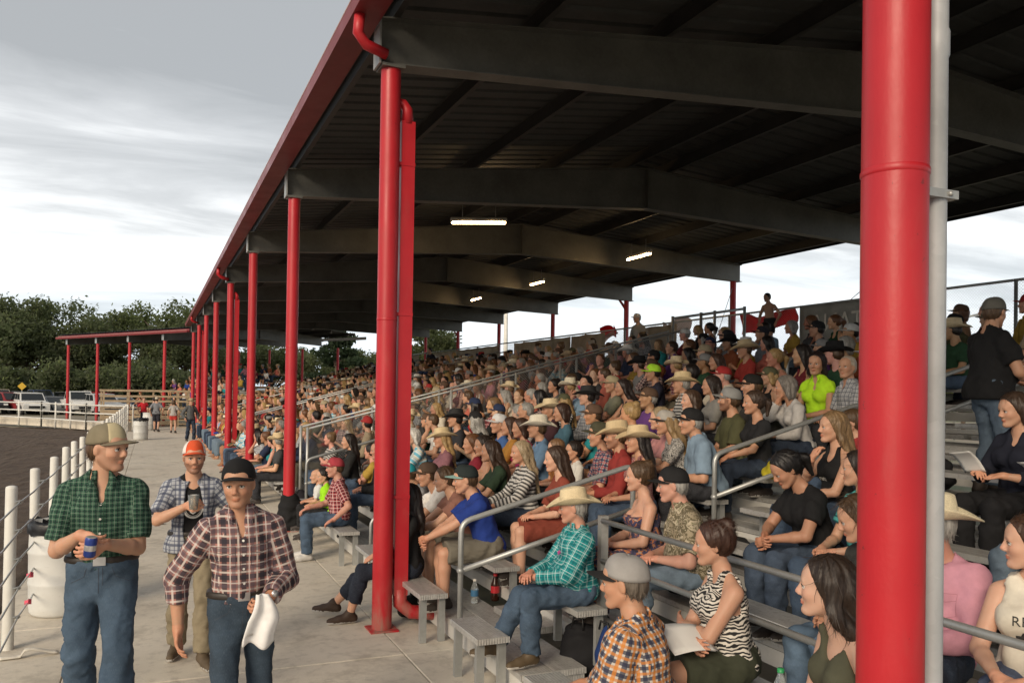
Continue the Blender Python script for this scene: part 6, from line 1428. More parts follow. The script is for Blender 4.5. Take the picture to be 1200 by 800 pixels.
LIST = [
 (655, 521, 'f', tee((.24, .055, .035), .9, skirt=.95), 'long', (.045, .025, .016), None, 'woman in rust red dress with long dark hair', dict(pose=LAP, no=1)),
 (613, 529, 'f', mat_('stripe_black', 1.9), 'wavy', (.34, .26, .16), None, 'woman with very long ash blond hair in dark striped jacket', {}),
 (590, 524, 'f', tee((.028, .05, .028), .75), 'long', (.05, .028, .018), None, 'girl in dark green and white t-shirt with straight brown hair', {}),
 (569, 517, 'f', dict(type='strapless', color=(.5, .3, .2)), 'bob', (.03, .02, .015), None, 'woman with bare shoulders and short dark hair', {}),
 (556, 505, 'f', tee((.22, .02, .035), .7), 'bob', AUB, None, 'woman in maroon t-shirt with layered auburn hair', {}),
 (627, 514, 'm', mat_('cloth', .8, color=(.13, .22, .34)), 'short', BROWN, straw(c=(.80, .74, .60)), 'man in denim shirt and white cowboy hat behind the blond woman', dict(seat=(3, 9.12))),
 (673, 493, 'm', tee((.62, .60, .55), .75), 'short', DARK, None, 'boy in white t-shirt with a green print', dict(child=1, pose=LAP)),
 (650, 509, 'm', tee((.4, .16, .05), .7), 'short', (.18, .10, .05), None, 'small boy peeking between the dark-haired woman and the boy', dict(seat=(3, 8.64), child=1)),
 (661, 480, 'f', tee((.07, .15, .20), .8), 'bob', (.045, .022, .015), None, 'woman in teal blue top with curly brown hair', {}),
 (646, 474, 'm', mat_('cloth', 1.9, color=(.06, .025, .03)), 'short', GREY, straw(), 'man in dark maroon shirt and tan cowboy hat', {}),
 (629, 470, 'm', tee((.74, .71, .68), .75), 'crop', GREY, None, 'grey-haired man in white t-shirt sitting back', {}),
 (613, 481, 'f', tee((.50, .04, .14), .8), 'bob', (.06, .03, .02), None, 'woman in hot pink top', {}),
 (587, 488, 'm', tee((.055, .12, .30), .7), 'short', GREY, capd((.66, .66, .66)), 'man in blue t-shirt and white mesh cap', {}),
 (601, 493, 'f', tee((.42, .20, .04), .8), 'long', (.06, .03, .02), None, 'woman in mustard orange top with brown hair', dict(seat=(3, 9.98))),
 (496, 503, 'f', mat_('stripe_blue', 1.9, 'tee'), 'bob', WHITE, None, 'white-haired woman in pale blue striped top', dict(lod=NEAR)),
 (520, 508, 'f', tee((.22, .10, .12), .7), 'long', BLOND, straw(c=(.66, .52, .30)), 'girl in straw cowboy hat beside the black hat', {}),
 (533, 502, 'm', mat_('cloth', 1.9, color=(.03, .03, .035)), 'short', DARK, straw(c=(.012, .012, .013)), 'person in black cowboy hat and dark shirt', dict(seat=(3, 12.1))),
 (527, 532, 'f', tee((.10, .07, .06), .8), 'pony', BLOND, None, 'blond girl with a braid below the black hat', dict(child=1)),
 (706, 501, 'm', mat_('plaid_navy_red', .8), 'short', DARK, capd((.06, .058, .035)), 'man in red and navy plaid shirt and olive cap', dict(lod=NEAR, pose=LAP)),
 (722, 497, 'm', mat_('cloth', 1.9, color=(.26, .035, .03)), 'short', BROWN, straw(c=(.62, .48, .28)), 'bearded man in brick red shirt and tan cowboy hat', dict(seat=(3, 7.235), beard=.6)),
 (749, 493, 'f', dict(type='tank', mat='sequin', strap=.125), 'long', DARK, straw(c=(.66, .51, .30)), 'woman in red sequined tank top and tan cowboy hat', dict(lod=NEAR, pose=LAP)),
 (776, 484, 'f', tee((.46, .22, .22), .8), 'bob', (.33, .25, .15), None, 'woman in dusty pink blouse with blond bob', dict(lod=NEAR, girth=1.15)),
 (808, 486, 'f', dict(type='tee', mat='print_bw', sleeve=.8), 'long', (.30, .2, .1), capd((.35, .33, .3), (.03, .03, .03)), 'woman in black and white print top and visor cap', dict(seat=(4, 7.17))),
 (836, 484, 'm', mat_('cloth', .85, color=(.20, .28, .37), loose=.02), 'short', GREY, capd((.014, .014, .015)), 'man in light blue shirt and black cap hunched forward', dict(seat=(4, 6.74), lod=NEAR, girth=1.2, lean=.35)),
 (858, 461, 'm', tee((.075, .075, .035), .75, loose=.018), 'short', BROWN, capd((.24, .24, .235)), 'bearded man in olive t-shirt and grey cap', dict(lod=NEAR, beard=.8, girth=1.15)),
 (884, 455, 'f', tee((.02, .02, .022), .8), 'pony', (.05, .03, .02), None, 'woman in black top with sunglasses pushed up', dict(seat=(5, 6.84))),
 (898, 440, 'm', mat_('cloth', .85, color=(.06, .055, .05), loose=.02), 'short', BROWN, capd((.016, .015, .014)), 'big man in dark grey shirt and black cap', dict(lod=NEAR, girth=1.25)),
 (836, 441, 'f', tee((.25, .24, .22), .8), 'long', (.03, .02, .016), None, 'woman in grey top looking up with long dark hair', {}),
 (812, 464, 'f', tee((.2, .15, .12), .8), 'bob', (.07, .04, .025), None, 'woman wearing glasses between two rows of caps', dict(glasses=1)),
 (931, 447, 'f', tee((.50, .48, .46), 1.8), 'bob', (.20, .18, .16), None, 'grey-haired woman in pale cardigan with her hand on her cheek', dict(seat=(6, 7.0), pose=CHIN, glasses=1, lod=NEAR)),
 (963, 421, 'f', dict(type='shirt', color=(.50, .85, .03), sleeve=.25, open=.09), 'bob', (.022, .013, .012), None, 'smiling dark-haired woman in neon yellow sleeveless shirt', dict(seat=(7, 7.46), lod=HERO, headyaw=1.15, a=.45, pose=LAP, sc=1.1)),
 (991, 434, 'm', mat_('plaid_grey', .8), 'crop', (.45, .38, .3), None, 'older man with glasses in grey checked shirt beside the neon shirt', dict(seat=(7, 6.97), lod=NEAR, headyaw=.95, glasses=1)),
 (800, 445, 'm', mat_('stripe_black', 1.9), 'short', GREY, straw(c=(.72, .56, .32)), 'man in striped shirt and wide tan cowboy hat', dict(seat=(6, 9.1))),
 (720, 444, 'm', tee((.20, .20, .14), .75), 'short', GREY, capd((.42, .35, .22)), 'man in sage green t-shirt and tan cap with folded arms', dict(pose=FOLD)),
 (742, 448, 'f', tank((.03, .03, .035)), 'long', (.03, .02, .018), None, 'woman in black tank top with dark hair', {}),
 (690, 446, 'm', mat_('plaid_grey', 1.9, ), 'short', DARK, straw(c=(.014, .014, .015)), 'man in pale blue checked shirt and black cowboy hat', {}),
 (651, 439, 'f', tee((.11, .10, .09), .8), 'bun', DARK, None, 'woman in grey brown top with glasses and tied dark hair', dict(glasses=1)),
 (768, 431, 'm', tee((.03, .03, .05), .8), 'short', DARK, capd((.45, .80, .05)), 'man in neon green cap and black shirt', {}),
 (752, 413, 'f', tee((.30, .20, .04), .8), 'long', (.10, .055, .03), None, 'girl in mustard and grey raglan top', {}),
 (735, 427, 'm', tee((.62, .12, .02), .7), 'short', (.16, .10, .05), None, 'child in bright orange t-shirt', dict(child=1)),
 (683, 425, 'f', tee((.50, .05, .17), .8), 'short', DARK, capd((.02, .02, .02)), 'girl in bright pink top and dark cap', dict(child=1)),
 (605, 434, 'f', tank((.16, .25, .28)), 'wavy', (.016, .012, .010), None, 'woman in pale tank top with big curly black hair', {}),
 (588, 440, 'm', tee((.55, .03, .05), .7), 'short', BROWN, None, 'toddler in red shirt beside the curly-haired woman', dict(child=1)),
 (960, 375, 'm', tee((.02, .02, .024), .7), 'short', DARK, capd((.02, .02, .022)), 'man in black cap in front of the grey banner', {}),
 (875, 400, 'm', tee((.40, .05, .04), .7), 'short', BROWN, straw(c=(.62, .48, .28)), 'person in red shirt and straw hat near the top rows', {}),
 (842, 412, 'f', tee((.45, .36, .34), .3), 'long', (.06, .03, .02), None, 'woman in pale pink sleeveless top beside a handrail', {}),
 (822, 428, 'm', tee((.02, .022, .035), .7), 'short', DARK, None, 'man in navy t-shirt turning his head', {}),
 (895, 385, 'm', mat_('cloth', .8, color=(.22, .24, .26)), 'short', DARK, capd((.03, .03, .04)), 'man in grey shirt and navy cap near the back fence', {}),
 (855, 384, 'm', mat_('cloth', .8, color=(.2, .22, .25)), 'short', DARK, capd((.025, .025, .03)), 'man in slate shirt and black cap at the top row', {}),
]
for n_, (u, v, sex, sh, hr, hc, hat, lab, ex) in enumerate(LIST):
    ch = ex.get('child'); cow = hat and hat['kind'].startswith('cow')
    k, y = seat_of(u, v, .05 if cow else .02 if hat else 0.)
    if 'seat' in ex: k, y = ex['seat']
    else:
        while any(kk == k and abs(yy-y) < .36 for kk, yy in OCC): y += .12
    d = sitp(ex.get('pose', [LAP, KNEES, ELBOW, LAP][n_ % 4] if not ch else LAP), sex=sex, skin=SK[(n_*3) % 3 if n_ % 7 else 4], shirt=sh, hair=hr, haircol=hc, seed=200+n_, girth=ex.get('girth', [1., 1.08, .96, 1.12][n_ % 4]))
    d['head'] = (ex.get('headyaw', .05+.25*math.sin(n_*2.3)), .06*math.cos(n_*1.7), .05*math.sin(n_)); d['lod'] = ex.get('lod', MID if math.hypot(rowx(k), y) > 10 else NEAR)
    if d['lean'] > .4: d['lean'] *= .6; d['hands'] = ((.46, .04, .12), (.46, -.03, .10))
    if 'lean' in ex: d['lean'] = ex['lean']
    if hat: d['hat'] = hat
    if ex.get('beard'): d['beard'] = ex['beard']
    if ex.get('glasses'): d['glasses'] = {}
    if ch: d['headscale'] = 1.2
    d['pants'] = dict(color=[JEAN, DJEAN, LJEAN, (.03, .03, .035)][n_ % 4]) if not sh.get('skirt') else dict(color=(.24, .055, .035), mat='cloth', len=.9)
    root, s = seated(k, y, lab, d, a=ex.get('a', -.08+.1*math.sin(n_*1.3)), scale=.74 if ch else ex.get('sc', 1.03-.03*(sex == 'f')), cat='child' if ch else 'person')
    if ch and 'boy' not in lab: pass
# figures standing at the back fence
def stander(u, k, lab, p, z=None, a=0., sc=1.):
    Q = onx(u, 400, rowx(k)-.15); d = dict(kind='stand', lod=MID, seed=int(u), hands=((.12, .27, -.05), (.12, -.27, -.05)), feet=((.03, .1, .085), (-.03, -.1, .085)), pants=dict(color=JEAN), shoes='low', head=(-.2, .1, 0)); d.update(p)
    return person(d, (rowx(k)-.15, Q[1], deckz(k) if z is None else z), math.pi+a, lab, 'person', 'standing spectators', sc)
stander(748, 14, 'man in grey shirt and pale cap standing by the chain-link gate', dict(shirt=dict(type='tee', color=(.25, .25, .24), sleeve=.8, hem=-.08), hair='short', haircol=GREY, hat=dict(kind='cap', color=(.45, .45, .45))), a=.2, sc=.98)
stander(902, 14, 'shirtless boy standing up at the top row before the red banner', dict(shirt=None, skin=(.42, .24, .16), hair='short', haircol=DARK, pants=dict(color=(.02, .02, .02), len=.8, mat='cloth'), lean=.25), a=.3, sc=.74, z=deckz(14)+.43)
stander(505, 13, 'person in dark clothes standing high up before the distant trees', dict(shirt=dict(type='tee', color=(.02, .02, .03), sleeve=.8, hem=-.08), hair='short', haircol=DARK), a=.4, sc=.95)
stander(820, 13, 'woman with blond hair and black top standing near the back fence', dict(sex='f', shirt=dict(type='tee', color=(.015, .015, .018), sleeve=.8, hem=-.06), hair='long', haircol=BLOND), z=deckz(12)-.1, a=-.3, sc=.92)
# people on the far walkway
def walker(px, d, lab, p, rz, sc=1.):
    x, y = at_px(px, d); q = dict(kind='stand', lod=(.024, .014, .014), seed=int(px), hands=((.1, .26, -.05), (.12, -.26, -.02)), feet=((.12, .1, .085), (-.1, -.1, .085)), pants=dict(color=DJEAN), shoes='low', head=(0, 0, 0)); q.update(p)
    person(q, (x, y, 0), rz, lab, 'person', 'people on the far walkway', sc)
walker(184, 41, 'man in grey t-shirt, dark shorts and cap on the far walkway', dict(shirt=dict(type='tee', color=(.2, .21, .23), sleeve=.7, hem=-.06), hat=dict(kind='cap', color=(.5, .45, .35)), pants=dict(color=(.03, .03, .04), len=.95, mat='cloth')), 1.4)
walker(181, 42.5, 'person in black top behind the man in grey on the far walkway', dict(shirt=dict(type='tee', color=(.02, .02, .02), sleeve=.7, hem=-.06), hair='short', haircol=DARK), 1.6, .98)
walker(204, 40, 'woman in pale top and red shorts on the far walkway', dict(sex='f', shirt=dict(type='tee', color=(.4, .38, .36), sleeve=.6, hem=-.04), pants=dict(color=(.5, .05, .04), len=.55, mat='cloth'), hair='bob', haircol=BROWN), 1.5, .93)
walker(224, 34, 'man in charcoal shirt and tan hat standing by the far columns', dict(shirt=dict(type='shirt', color=(.10, .105, .11), sleeve=1.9, hem=-.05), hat=dict(kind='cowboy2', color=(.45, .34, .2))), -1.2, 1.02)
walker(169, 45, 'person in red shirt standing by the timber platform', dict(shirt=dict(type='tee', color=(.5, .02, .03), sleeve=.7, hem=-.06), hair='short', haircol=DARK), -1.4, .95)
# ------------------------------------------------------------------ the rest of the crowd
cr = random.Random(11)
SHIRTS = [('white', (.66, .64, .60)), ('white', (.60, .58, .55)), ('black', (.014, .014, .015)), ('black', (.02, .02, .02)), ('navy', (.02, .028, .06)), ('grey', (.22, .22, .22)), ('charcoal', (.06, .06, .062)), ('maroon', (.15, .02, .028)), ('red', (.38, .03, .03)), ('teal', (.02, .22, .24)), ('royal blue', (.025, .06, .28)), ('sky blue', (.24, .36, .48)), ('olive', (.09, .09, .045)), ('tan', (.34, .27, .18)), ('rust', (.27, .08, .035)), ('pink', (.55, .24, .28)), ('purple', (.13, .05, .20)), ('dark green', (.025, .07, .035)), ('mustard', (.42, .27, .05)), ('cream', (.58, .52, .42)), ('brown', (.11, .065, .04)), ('coral', (.50, .14, .10))]
PATT = [('red plaid', 'plaid_red'), ('grey checked', 'plaid_grey'), ('navy and red plaid', 'plaid_navy_red'), ('blue plaid', 'plaid_blue'), ('rose plaid', 'plaid_rose'), ('black striped', 'stripe_black'), ('blue striped', 'stripe_blue'), ('black and white print', 'print_bw'), ('camouflage', 'camo')]
HAIRS = [('blond', BLOND), ('light brown', (.17, .10, .05)), ('brown', BROWN), ('brown', (.06, .035, .02)), ('dark', DARK), ('black', (.012, .010, .010)), ('auburn', AUB), ('grey', GREY)]
HATC = {'cowboy': [('straw', STRAW), ('straw', (.68, .53, .31)), ('cream', (.78, .70, .52)), ('tan', (.48, .36, .22)), ('black', (.014, .014, .015)), ('white', (.74, .72, .66))], 'cap': [('black', (.015, .015, .016)), ('navy', (.02, .03, .07)), ('grey', (.22, .22, .22)), ('tan', (.36, .30, .20)), ('red', (.35, .03, .03)), ('white', (.6, .6, .58)), ('olive', (.09, .09, .05)), ('brown', (.10, .06, .04))]}
TEMPL = []; labs = {}
def templates(lod, n0):
    out = []
    DRINK = dict(lean=.0, hands=((.32, .06, .12), (.22, -.03, .47)), elbow={-1: (.3, -.7, -1)}, hand=H_(dict(palm=(0, -.2, -1), dir=(.5, -.8, -.05)), dict(palm=(.1, .9, .1), dir=(-.2, .5, .8), curl=(.7, .7, .5))))
    BACK = dict(lean=-.14, hands=((.16, .26, .03), (.36, -.12, .12)))
    PHONE = dict(lean=.16, hands=((.30, .05, .26), (.28, -.08, .24)), hand=H_(dict(palm=(-.6, -.6, .4), dir=(.7, -.3, .5), curl=(.6, .6, .5)), dict(palm=(-.6, .6, .4), dir=(.7, .4, .5), curl=(.6, .6, .5))))
    poses = [LAP, KNEES, dict(ELBOW, lean=.36, hands=((.46, .04, .12), (.46, -.03, .10))), LAP, FOLD, CHIN, DRINK, BACK, PHONE]
    for i in range(n0):
        fem = i % 2; hr = (['long', 'bob', 'wavy', 'long', 'pony', 'bun', 'long'][(i//2) % 7] if fem else ['short', 'short', 'crop'][(i//2) % 3])
        hat = None if (fem and i % 3) else ([None, 'cap', 'cowboy', 'cap', None, None, 'cap'][(i//2) % 7] if not fem else [None, 'cap', 'cowboy', None][(i//3) % 4])
        st = [dict(type='tee', sleeve=.65), dict(type='shirt', sleeve=.8, open=.05), dict(type='shirt', sleeve=1.9, open=.05), dict(type='tee', sleeve=.7), dict(type='tank')][(i*3+fem*(i//4)) % (5 if fem else 4)]
        d = sitp(poses[(i*5+i//3) % 9], sex='f' if fem else 'm', lod=lod, shirt=dict(st), hair=hr, girth=[1., 1.12, .95, 1.22, 1.05][i % 5], seed=500+i)
        d['head'] = ([-.45, -.70, -.30, -.55, -.9, .15, -.4, -.6, .45, -.35, -.15][i % 11], .05*math.sin(i*2.1), .04*math.cos(i)); d['pants'] = dict(color=JEAN, len=.9 if i % 6 == 1 else 1.95)
        if hat: d['hat'] = dict(kind=hat, color=(.5, .4, .3))
        me, s = person_meshes(d); out.append((d, me, s, hr, hat, fem, st))
    return out
def instance(T, loc, rz, sc, lab_tail):
    d, me, s, hr, hat, fem, st = T; p = dict(d); sh = dict(d['shirt']); pat = None; r = cr.random()
    if r < .24 and st['type'] != 'tank': nm, pat = cr.choice(PATT)
    else: nm, sh['color'] = cr.choice(SHIRTS)
    hn, hc = cr.choice(HAIRS if cr.random() < .9 else HAIRS[-1:]); sk = SK[cr.choice((0, 0, 1, 1, 2, 4, 3))]; sk = tuple(c*cr.uniform(.88, 1.08) for c in sk)
    pc = cr.choice((JEAN, DJEAN, LJEAN, (.03, .03, .035), (.16, .14, .10), (.05, .07, .11)))
    root = link('person', me['body'], (), None, sk)
    def put(k, n_, c, mt=None):
        if k not in me: return
        o = link(n_, me[k], (), root, c)
        if mt: o.material_slots[0].link = 'OBJECT'; o.material_slots[0].material = M[mt]
    put('shirt', 'shirt', sh.get('color', (.3, .3, .3)), pat); put('trousers', 'trousers', pc); put('hair', 'hair', hc); put('shoe0', 'shoe', (.06, .05, .045)); put('shoe1', 'shoe', (.06, .05, .045))
    tail = {'long': 'long %s hair', 'bob': 'short %s hair', 'wavy': 'wavy %s hair', 'pony': '%s ponytail', 'bun': '%s bun', 'short': 'short %s hair', 'crop': 'cropped %s hair'}[hr] % hn
    if hat:
        cn, cc_ = cr.choice(HATC[hat]); put_hat(root, s, dict(kind=hat, color=cc_, mat='felt' if cn == 'black' and hat == 'cowboy' else 'straw' if hat == 'cowboy' else 'cloth_plain')); tail = '%s %s' % (cn, 'cowboy hat' if hat == 'cowboy' else 'cap')
    root.location = loc; root.rotation_euler = (0, 0, rz); root.scale = (sc,)*3
    g = {'tee': 't-shirt', 'shirt': 'shirt', 'tank': 'tank top'}[st['type']]
    lb = '%s in %s %s with %s, %s' % ('woman' if fem else 'man', nm, g, tail, lab_tail)
    if lb in labs: lb = lb.replace('man in', 'fair-skinned man in' if sk[0] > .5 else 'tanned man in') if not fem else lb.replace('woman in', 'fair-skinned woman in' if sk[0] > .5 else 'tanned woman in')
    labs[lb] = 1; tag(root, lb, 'person', 'seated spectators'); return root
def inst_mats(ts):
    for d, me, *_ in ts:
        for k, ms in (('body', ['skin', 'eye_white', 'iris', 'brow']), ('shirt', ['cloth']), ('trousers', ['denim']), ('hair', ['hair']), ('shoe0', ['leather', 'sole']), ('shoe1', ['leather', 'sole'])):
            if k in me:
                for m in ms: me[k].materials.append(M[m])
TM = templates(MID, 40); inst_mats(TM); TF = templates((.028, .015, .015), 16); inst_mats(TF)
ORD = ['front', 'second', 'third', 'fourth', 'fifth', 'sixth', 'seventh', 'eighth', 'ninth', 'tenth', 'eleventh', 'twelfth', 'thirteenth', 'fourteenth', 'top']
seats = []
for k in range(NR):
    for si, (a, c) in enumerate(SECT):
        if si == 0: continue
        if si == 3 and k == 0: continue
        y = a+.28+cr.uniform(0, .12)
        while y < c-.2:
            occ = .93 if k < 12 else (.55 if y < 11 else .8) if k == 12 else (.15 if k == 13 and y > 11 else 0.)
            if k == 0: occ = .75 if y > 14.5 else .0
            if k == 1 and y < 16: occ = .6
            if cr.random() < occ and not any(kk == k and abs(yy-y) < .44 for kk, yy in OCC): seats.append((math.hypot(rowx(k), y), k, y+cr.uniform(-.04, .04), si))
            y += cr.uniform(.50, .60)
seats.sort(); NI = 300-len(OCC)-14
for n_, (dist, k, y, si) in enumerate(seats[:NI]):
    T = cr.choice(TM if dist < 17 else TF); where = ORD[k]+' row '+{1: 'near handrail', 2: 'before chain-link', 3: 'at chain-link', 4: 'past chain-link', 5: 'far down', 6: 'far end'}[si]
    th = math.atan2(rowx(k), y)
    instance(T, (rowx(k)+cr.uniform(-.03, .03), y, seatz(k)), math.pi-.35*th+cr.uniform(-.32, .30), cr.uniform(.92, 1.06), where)
# everyone farther off: one packed mass of small seated figures
def mass():
    base = []
    for d, me, s, hr, hat, fem, st in templates((.05, .034, .05), 6):
        A = []
        for k in ('body', 'shirt', 'trousers', 'hair'):
            if k not in me: continue
            m = me[k]; v = np.empty(len(m.vertices)*3, np.float32); m.vertices.foreach_get('co', v); q = np.empty(len(m.loops), np.int32); m.loops.foreach_get('vertex_index', q); A.append((k, v.reshape(-1, 3), q.reshape(-1, 4)))
        base.append((A, s.H))
        for m in me.values(): bpy.data.meshes.remove(m)
    def hat_low(cow):
        n = 10; pr = [(.19 if cow else .1, .045), (.105, .035), (.095, .14), (.0, .15)]; V = np.array([(r*math.cos(6.2832*i/n)-.01, r*math.sin(6.2832*i/n)*.9, z+(.04*abs(math.sin(6.2832*i/n)) if j == 0 and cow else 0)) for j, (r, z) in enumerate(pr) for i in range(n)])
        F = np.array([(j*n+i, j*n+(i+1) % n, (j+1)*n+(i+1) % n, (j+1)*n+i) for j in range(3) for i in range(n)]); return V, F
    VV, FF, CC = [], [], []; off = 0
    def addp(x, y, z, rz, sc):
        nonlocal off
        A, H = cr.choice(base); c, s_ = math.cos(rz), math.sin(rz); Rz = np.array([[c, -s_, 0], [s_, c, 0], [0, 0, 1]])*sc
        cols = {'body': cr.choice(SK), 'shirt': cr.choice(SHIRTS)[1], 'trousers': cr.choice((JEAN, DJEAN, LJEAN)), 'hair': cr.choice(HAIRS)[1]}
        L = list(A); h = cr.random()
        if h < .38:
            cow = h < .12; v, f = hat_low(cow); L.append(('hat', v+H, f)); cols['hat'] = cr.choice(HATC['cowboy' if cow else 'cap'])[1]
        for k, v, f in L:
            VV.append(v@Rz.T+np.array([x, y, z])); FF.append(f+off); off += len(v); CC.append(np.tile(cols[k], (len(v), 1)))
    for dist, k, y, si in seats[NI:]: addp(rowx(k), y, seatz(k), math.pi-.35*math.atan2(rowx(k), y)+cr.uniform(-.3, .3), cr.uniform(.93, 1.05))
    Rw = WG.matrix_basis.to_3x3() if False else Matrix.Rotation(R_(30), 3, 'Z'); o = WG.location
    for k in range(9):
        y = 0.
        while y < 7.5:
            if cr.random() < (.25 if k < 3 else .55): q = Rw@Vector((3.13+.72*k, y, .83+.26*k)); addp(q.x+o.x, q.y+o.y, q.z, math.pi+R_(30)+cr.uniform(-.3, .3), cr.uniform(.93, 1.03))
            y += cr.uniform(.52, .75)
    me = mesh_from('crowd', [(np.concatenate(VV), np.concatenate(FF), 0)], None, np.concatenate(CC))
    t = NT('crowd_cloth'); t.out(t.n('ShaderNodeVertexColor', layer_name='tint').outputs[0], .85); t.spec(.2)
    tag(link('crowd', me, 'crowd_cloth'), 'packed mass of distant seated spectators filling the far end of the stands', 'crowd', kind='stuff')
mass()
print('SEATS', len(seats), 'IND', NI)
# ------------------------------------------------------------------ things carried and set down
simple('seam_pink', (.40, .17, .22), .9); simple('can_blue', (.03, .06, .28), .3, .3); simple('can_top', (.6, .6, .6), .3, .7); simple('label_blue', (.05, .16, .30), .4); simple('cap_green', (.03, .30, .10), .4); simple('cola', (.03, .010, .006), .15); simple('label_red', (.45, .02, .03), .4)
def clear_m(name, col, alpha=.35):
    t = NT(name); t.out(col, .12); t.b.inputs['Transmission Weight'].default_value = .85; t.b.inputs['IOR'].default_value = 1.2
clear_m('clear_plastic', (.85, .9, .92)); clear_m('clear_amber', (.9, .75, .4))
def Wd(root, v):
    return root.matrix_basis@Vector(tuple(float(q) for q in v))
bpy.context.view_layer.update()
def can(loc, rot_=(0, 0, 0), label='', m='can_blue'):
    r = empty('drink_can', loc); r.rotation_euler = rot_; tag(r, label, 'can')
    MB().lathe([(.0, -.06), (.026, -.06), (.033, -.05), (.033, .045), (.029, .056)], n=20).build('can_body', m, r); MB().lathe([(.029, .056), (.027, .057), (.0, .054)], n=20).build('can_lid', 'can_top', r); MB().lathe([(.0332, -.02), (.0334, -.019), (.0334, .012), (.0332, .013)], n=20).build('band', 'can_top', r); return r
hm = (g_s.wr[1]+g_s.wr[-1])/2+V3(.085, 0, -.02); can(Wd(g_root, hm), (.15, .1, 0), 'small blue drink can held in both hands by the tall man')
# towel hanging from the plaid man's hand
hw = p_s.wr[1]+nrm(V3(.5, -.65, -.35))*.075
def towel(s_, t): 
    w = .028+.05*min(1, t*2.0); return V3(hw[0]+.035+.012*math.sin(s_*9+t*2)+.03*t*(1-t), hw[1]+(s_-.5)*2*w+.015*math.sin(t*5), hw[2]+.06-.26*t+.02*math.sin(s_*7)*(t > .8))
tw = MB().sheet(towel, 20, 18, .006).build('towel', 'cloth_plain', None, (.78, .77, .76)); tw.matrix_basis = p_root.matrix_basis.copy(); tag(tw, 'crumpled white towel hanging from the plaid-shirted man\'s hand', 'towel')
b = MB(); b.lathe([(.0, .0), (.03, .0), (.042, .11), (.040, .11), (.028, .004), (.0, .004)], n=20); cu = empty('plastic_cup', Wd(o_root, o_s.wr[-1]+V3(.095, .045, -.015))); tag(cu, 'clear plastic cup of drink held by the orange-capped man', 'cup'); b.build('cup_wall', 'clear_plastic', cu); MB().lathe([(.0, .006), (.027, .006), (.036, .075), (.0, .075)], n=20).build('drink', 'clear_amber', cu)
for root, s, sd in ((p_root, p_s, 1),):
    fa = nrm(s.wr[sd]-s.el[sd]); b = MB(); c = s.wr[sd]-fa*.012; b.tube([c-fa*.008, c+fa*.008], .034, 16, False); w_ = b.build('watch_strap', 'leather_dark', root); MB().tube([c+V3(.03, .012, .012), c+V3(.036, .014, .014)], .018, 14).build('watch_face', 'can_top', w_)
# lettering and emblems on shirts, laid on the cloth
from mathutils.bvhtree import BVHTree
def lay_on(root, part, flat, Rm, centre, name, mat, push=.004, parent=None):
    """flat: mesh in the x-y plane; Rm columns = (right, up, outward) in the person's frame"""
    m = part.data; bv = BVHTree.FromPolygons([v.co[:] for v in m.vertices], [p.vertices[:] for p in m.polygons])
    n = Vector(tuple(Rm[:, 2])); vs_ = []
    for v in flat.vertices:
        o = Vector(tuple(centre+Rm[:, 0]*v.co.x+Rm[:, 1]*v.co.y))+n*.25; h = bv.ray_cast(o, -n, .6)
        v.co = (h[0]+n*push) if h[0] is not None else o-n*.25
    flat.update(); return link(name, flat, mat, parent or part)
def part_of(root, nm): return [c for c in root.children if c.name.split('.')[0] == nm][0]
def flat_mesh(polys):
    b = MB()
    for p in polys: b.add([(x, y, 0) for x, y in p], [tuple(range(len(p)))])
    return b.me('flat')
def ring(r0, r1, n=28): return [[(r0*math.cos(a), r0*math.sin(a)), (r1*math.cos(a), r1*math.sin(a)), (r1*math.cos(c), r1*math.sin(c)), (r0*math.cos(c), r0*math.sin(c))] for a, c in ((6.2832*i/n, 6.2832*(i+1)/n) for i in range(n))]
simple('print_white', (.62, .60, .56), .8); simple('print_black', (.03, .03, .03), .8); simple('print_green', (.14, .30, .08), .8)
def chest_R(s): f = s.Rc@V3(1, 0, 0); l = s.Rc@V3(0, 1, 0); u = s.Rc@V3(0, 0, 1); return np.stack([l, u, f], 1)
em = ring(.062, .075)+ring(.054, .057)+[[(-.03, .035), (-.012, .022), (.012, .022), (.03, .035), (.034, .0), (.02, -.03), (.0, -.042), (-.02, -.03), (-.034, .0)]]
vt = part_of(o_root, 'tank_top'); lay_on(o_root, vt, flat_mesh(em), chest_R(o_s), o_s.T(0, 0, .27), 'emblem', 'print_white', .005)
lay_on(o_root, vt, flat_mesh([[(-.02, .010), (-.006, .004), (-.008, -.004), (-.02, .0)], [(.02, .010), (.006, .004), (.008, -.004), (.02, .0)], [(-.010, -.022), (.010, -.022), (.0, -.034)]]), chest_R(o_s), o_s.T(0, 0, .27), 'emblem_face', 'print_black', .007)
def txt_flat(t, size): me = text_mesh(t, size, False, 0.); return me
lay_on(wt_root, part_of(wt_root, 'shirt'), txt_flat('RE A', .062), chest_R(wt_s), wt_s.T(0, -.01, .32), 'lettering', 'print_black', .004)
lay_on(wt_root, part_of(wt_root, 'shirt'), flat_mesh([[(-.05, -.02), (.05, -.02), (.05, .0), (.03, .0), (.022, .018), (-.022, .018), (-.03, .0), (-.05, .0)]]), chest_R(wt_s), wt_s.T(0, -.01, .27), 'truck_print', 'print_black', .004)
lay_on(bt_root, part_of(bt_root, 'shirt'), txt_flat('nna', .055), chest_R(bt_s), bt_s.T(0, -.02, .25), 'lettering', 'print_white', .004)
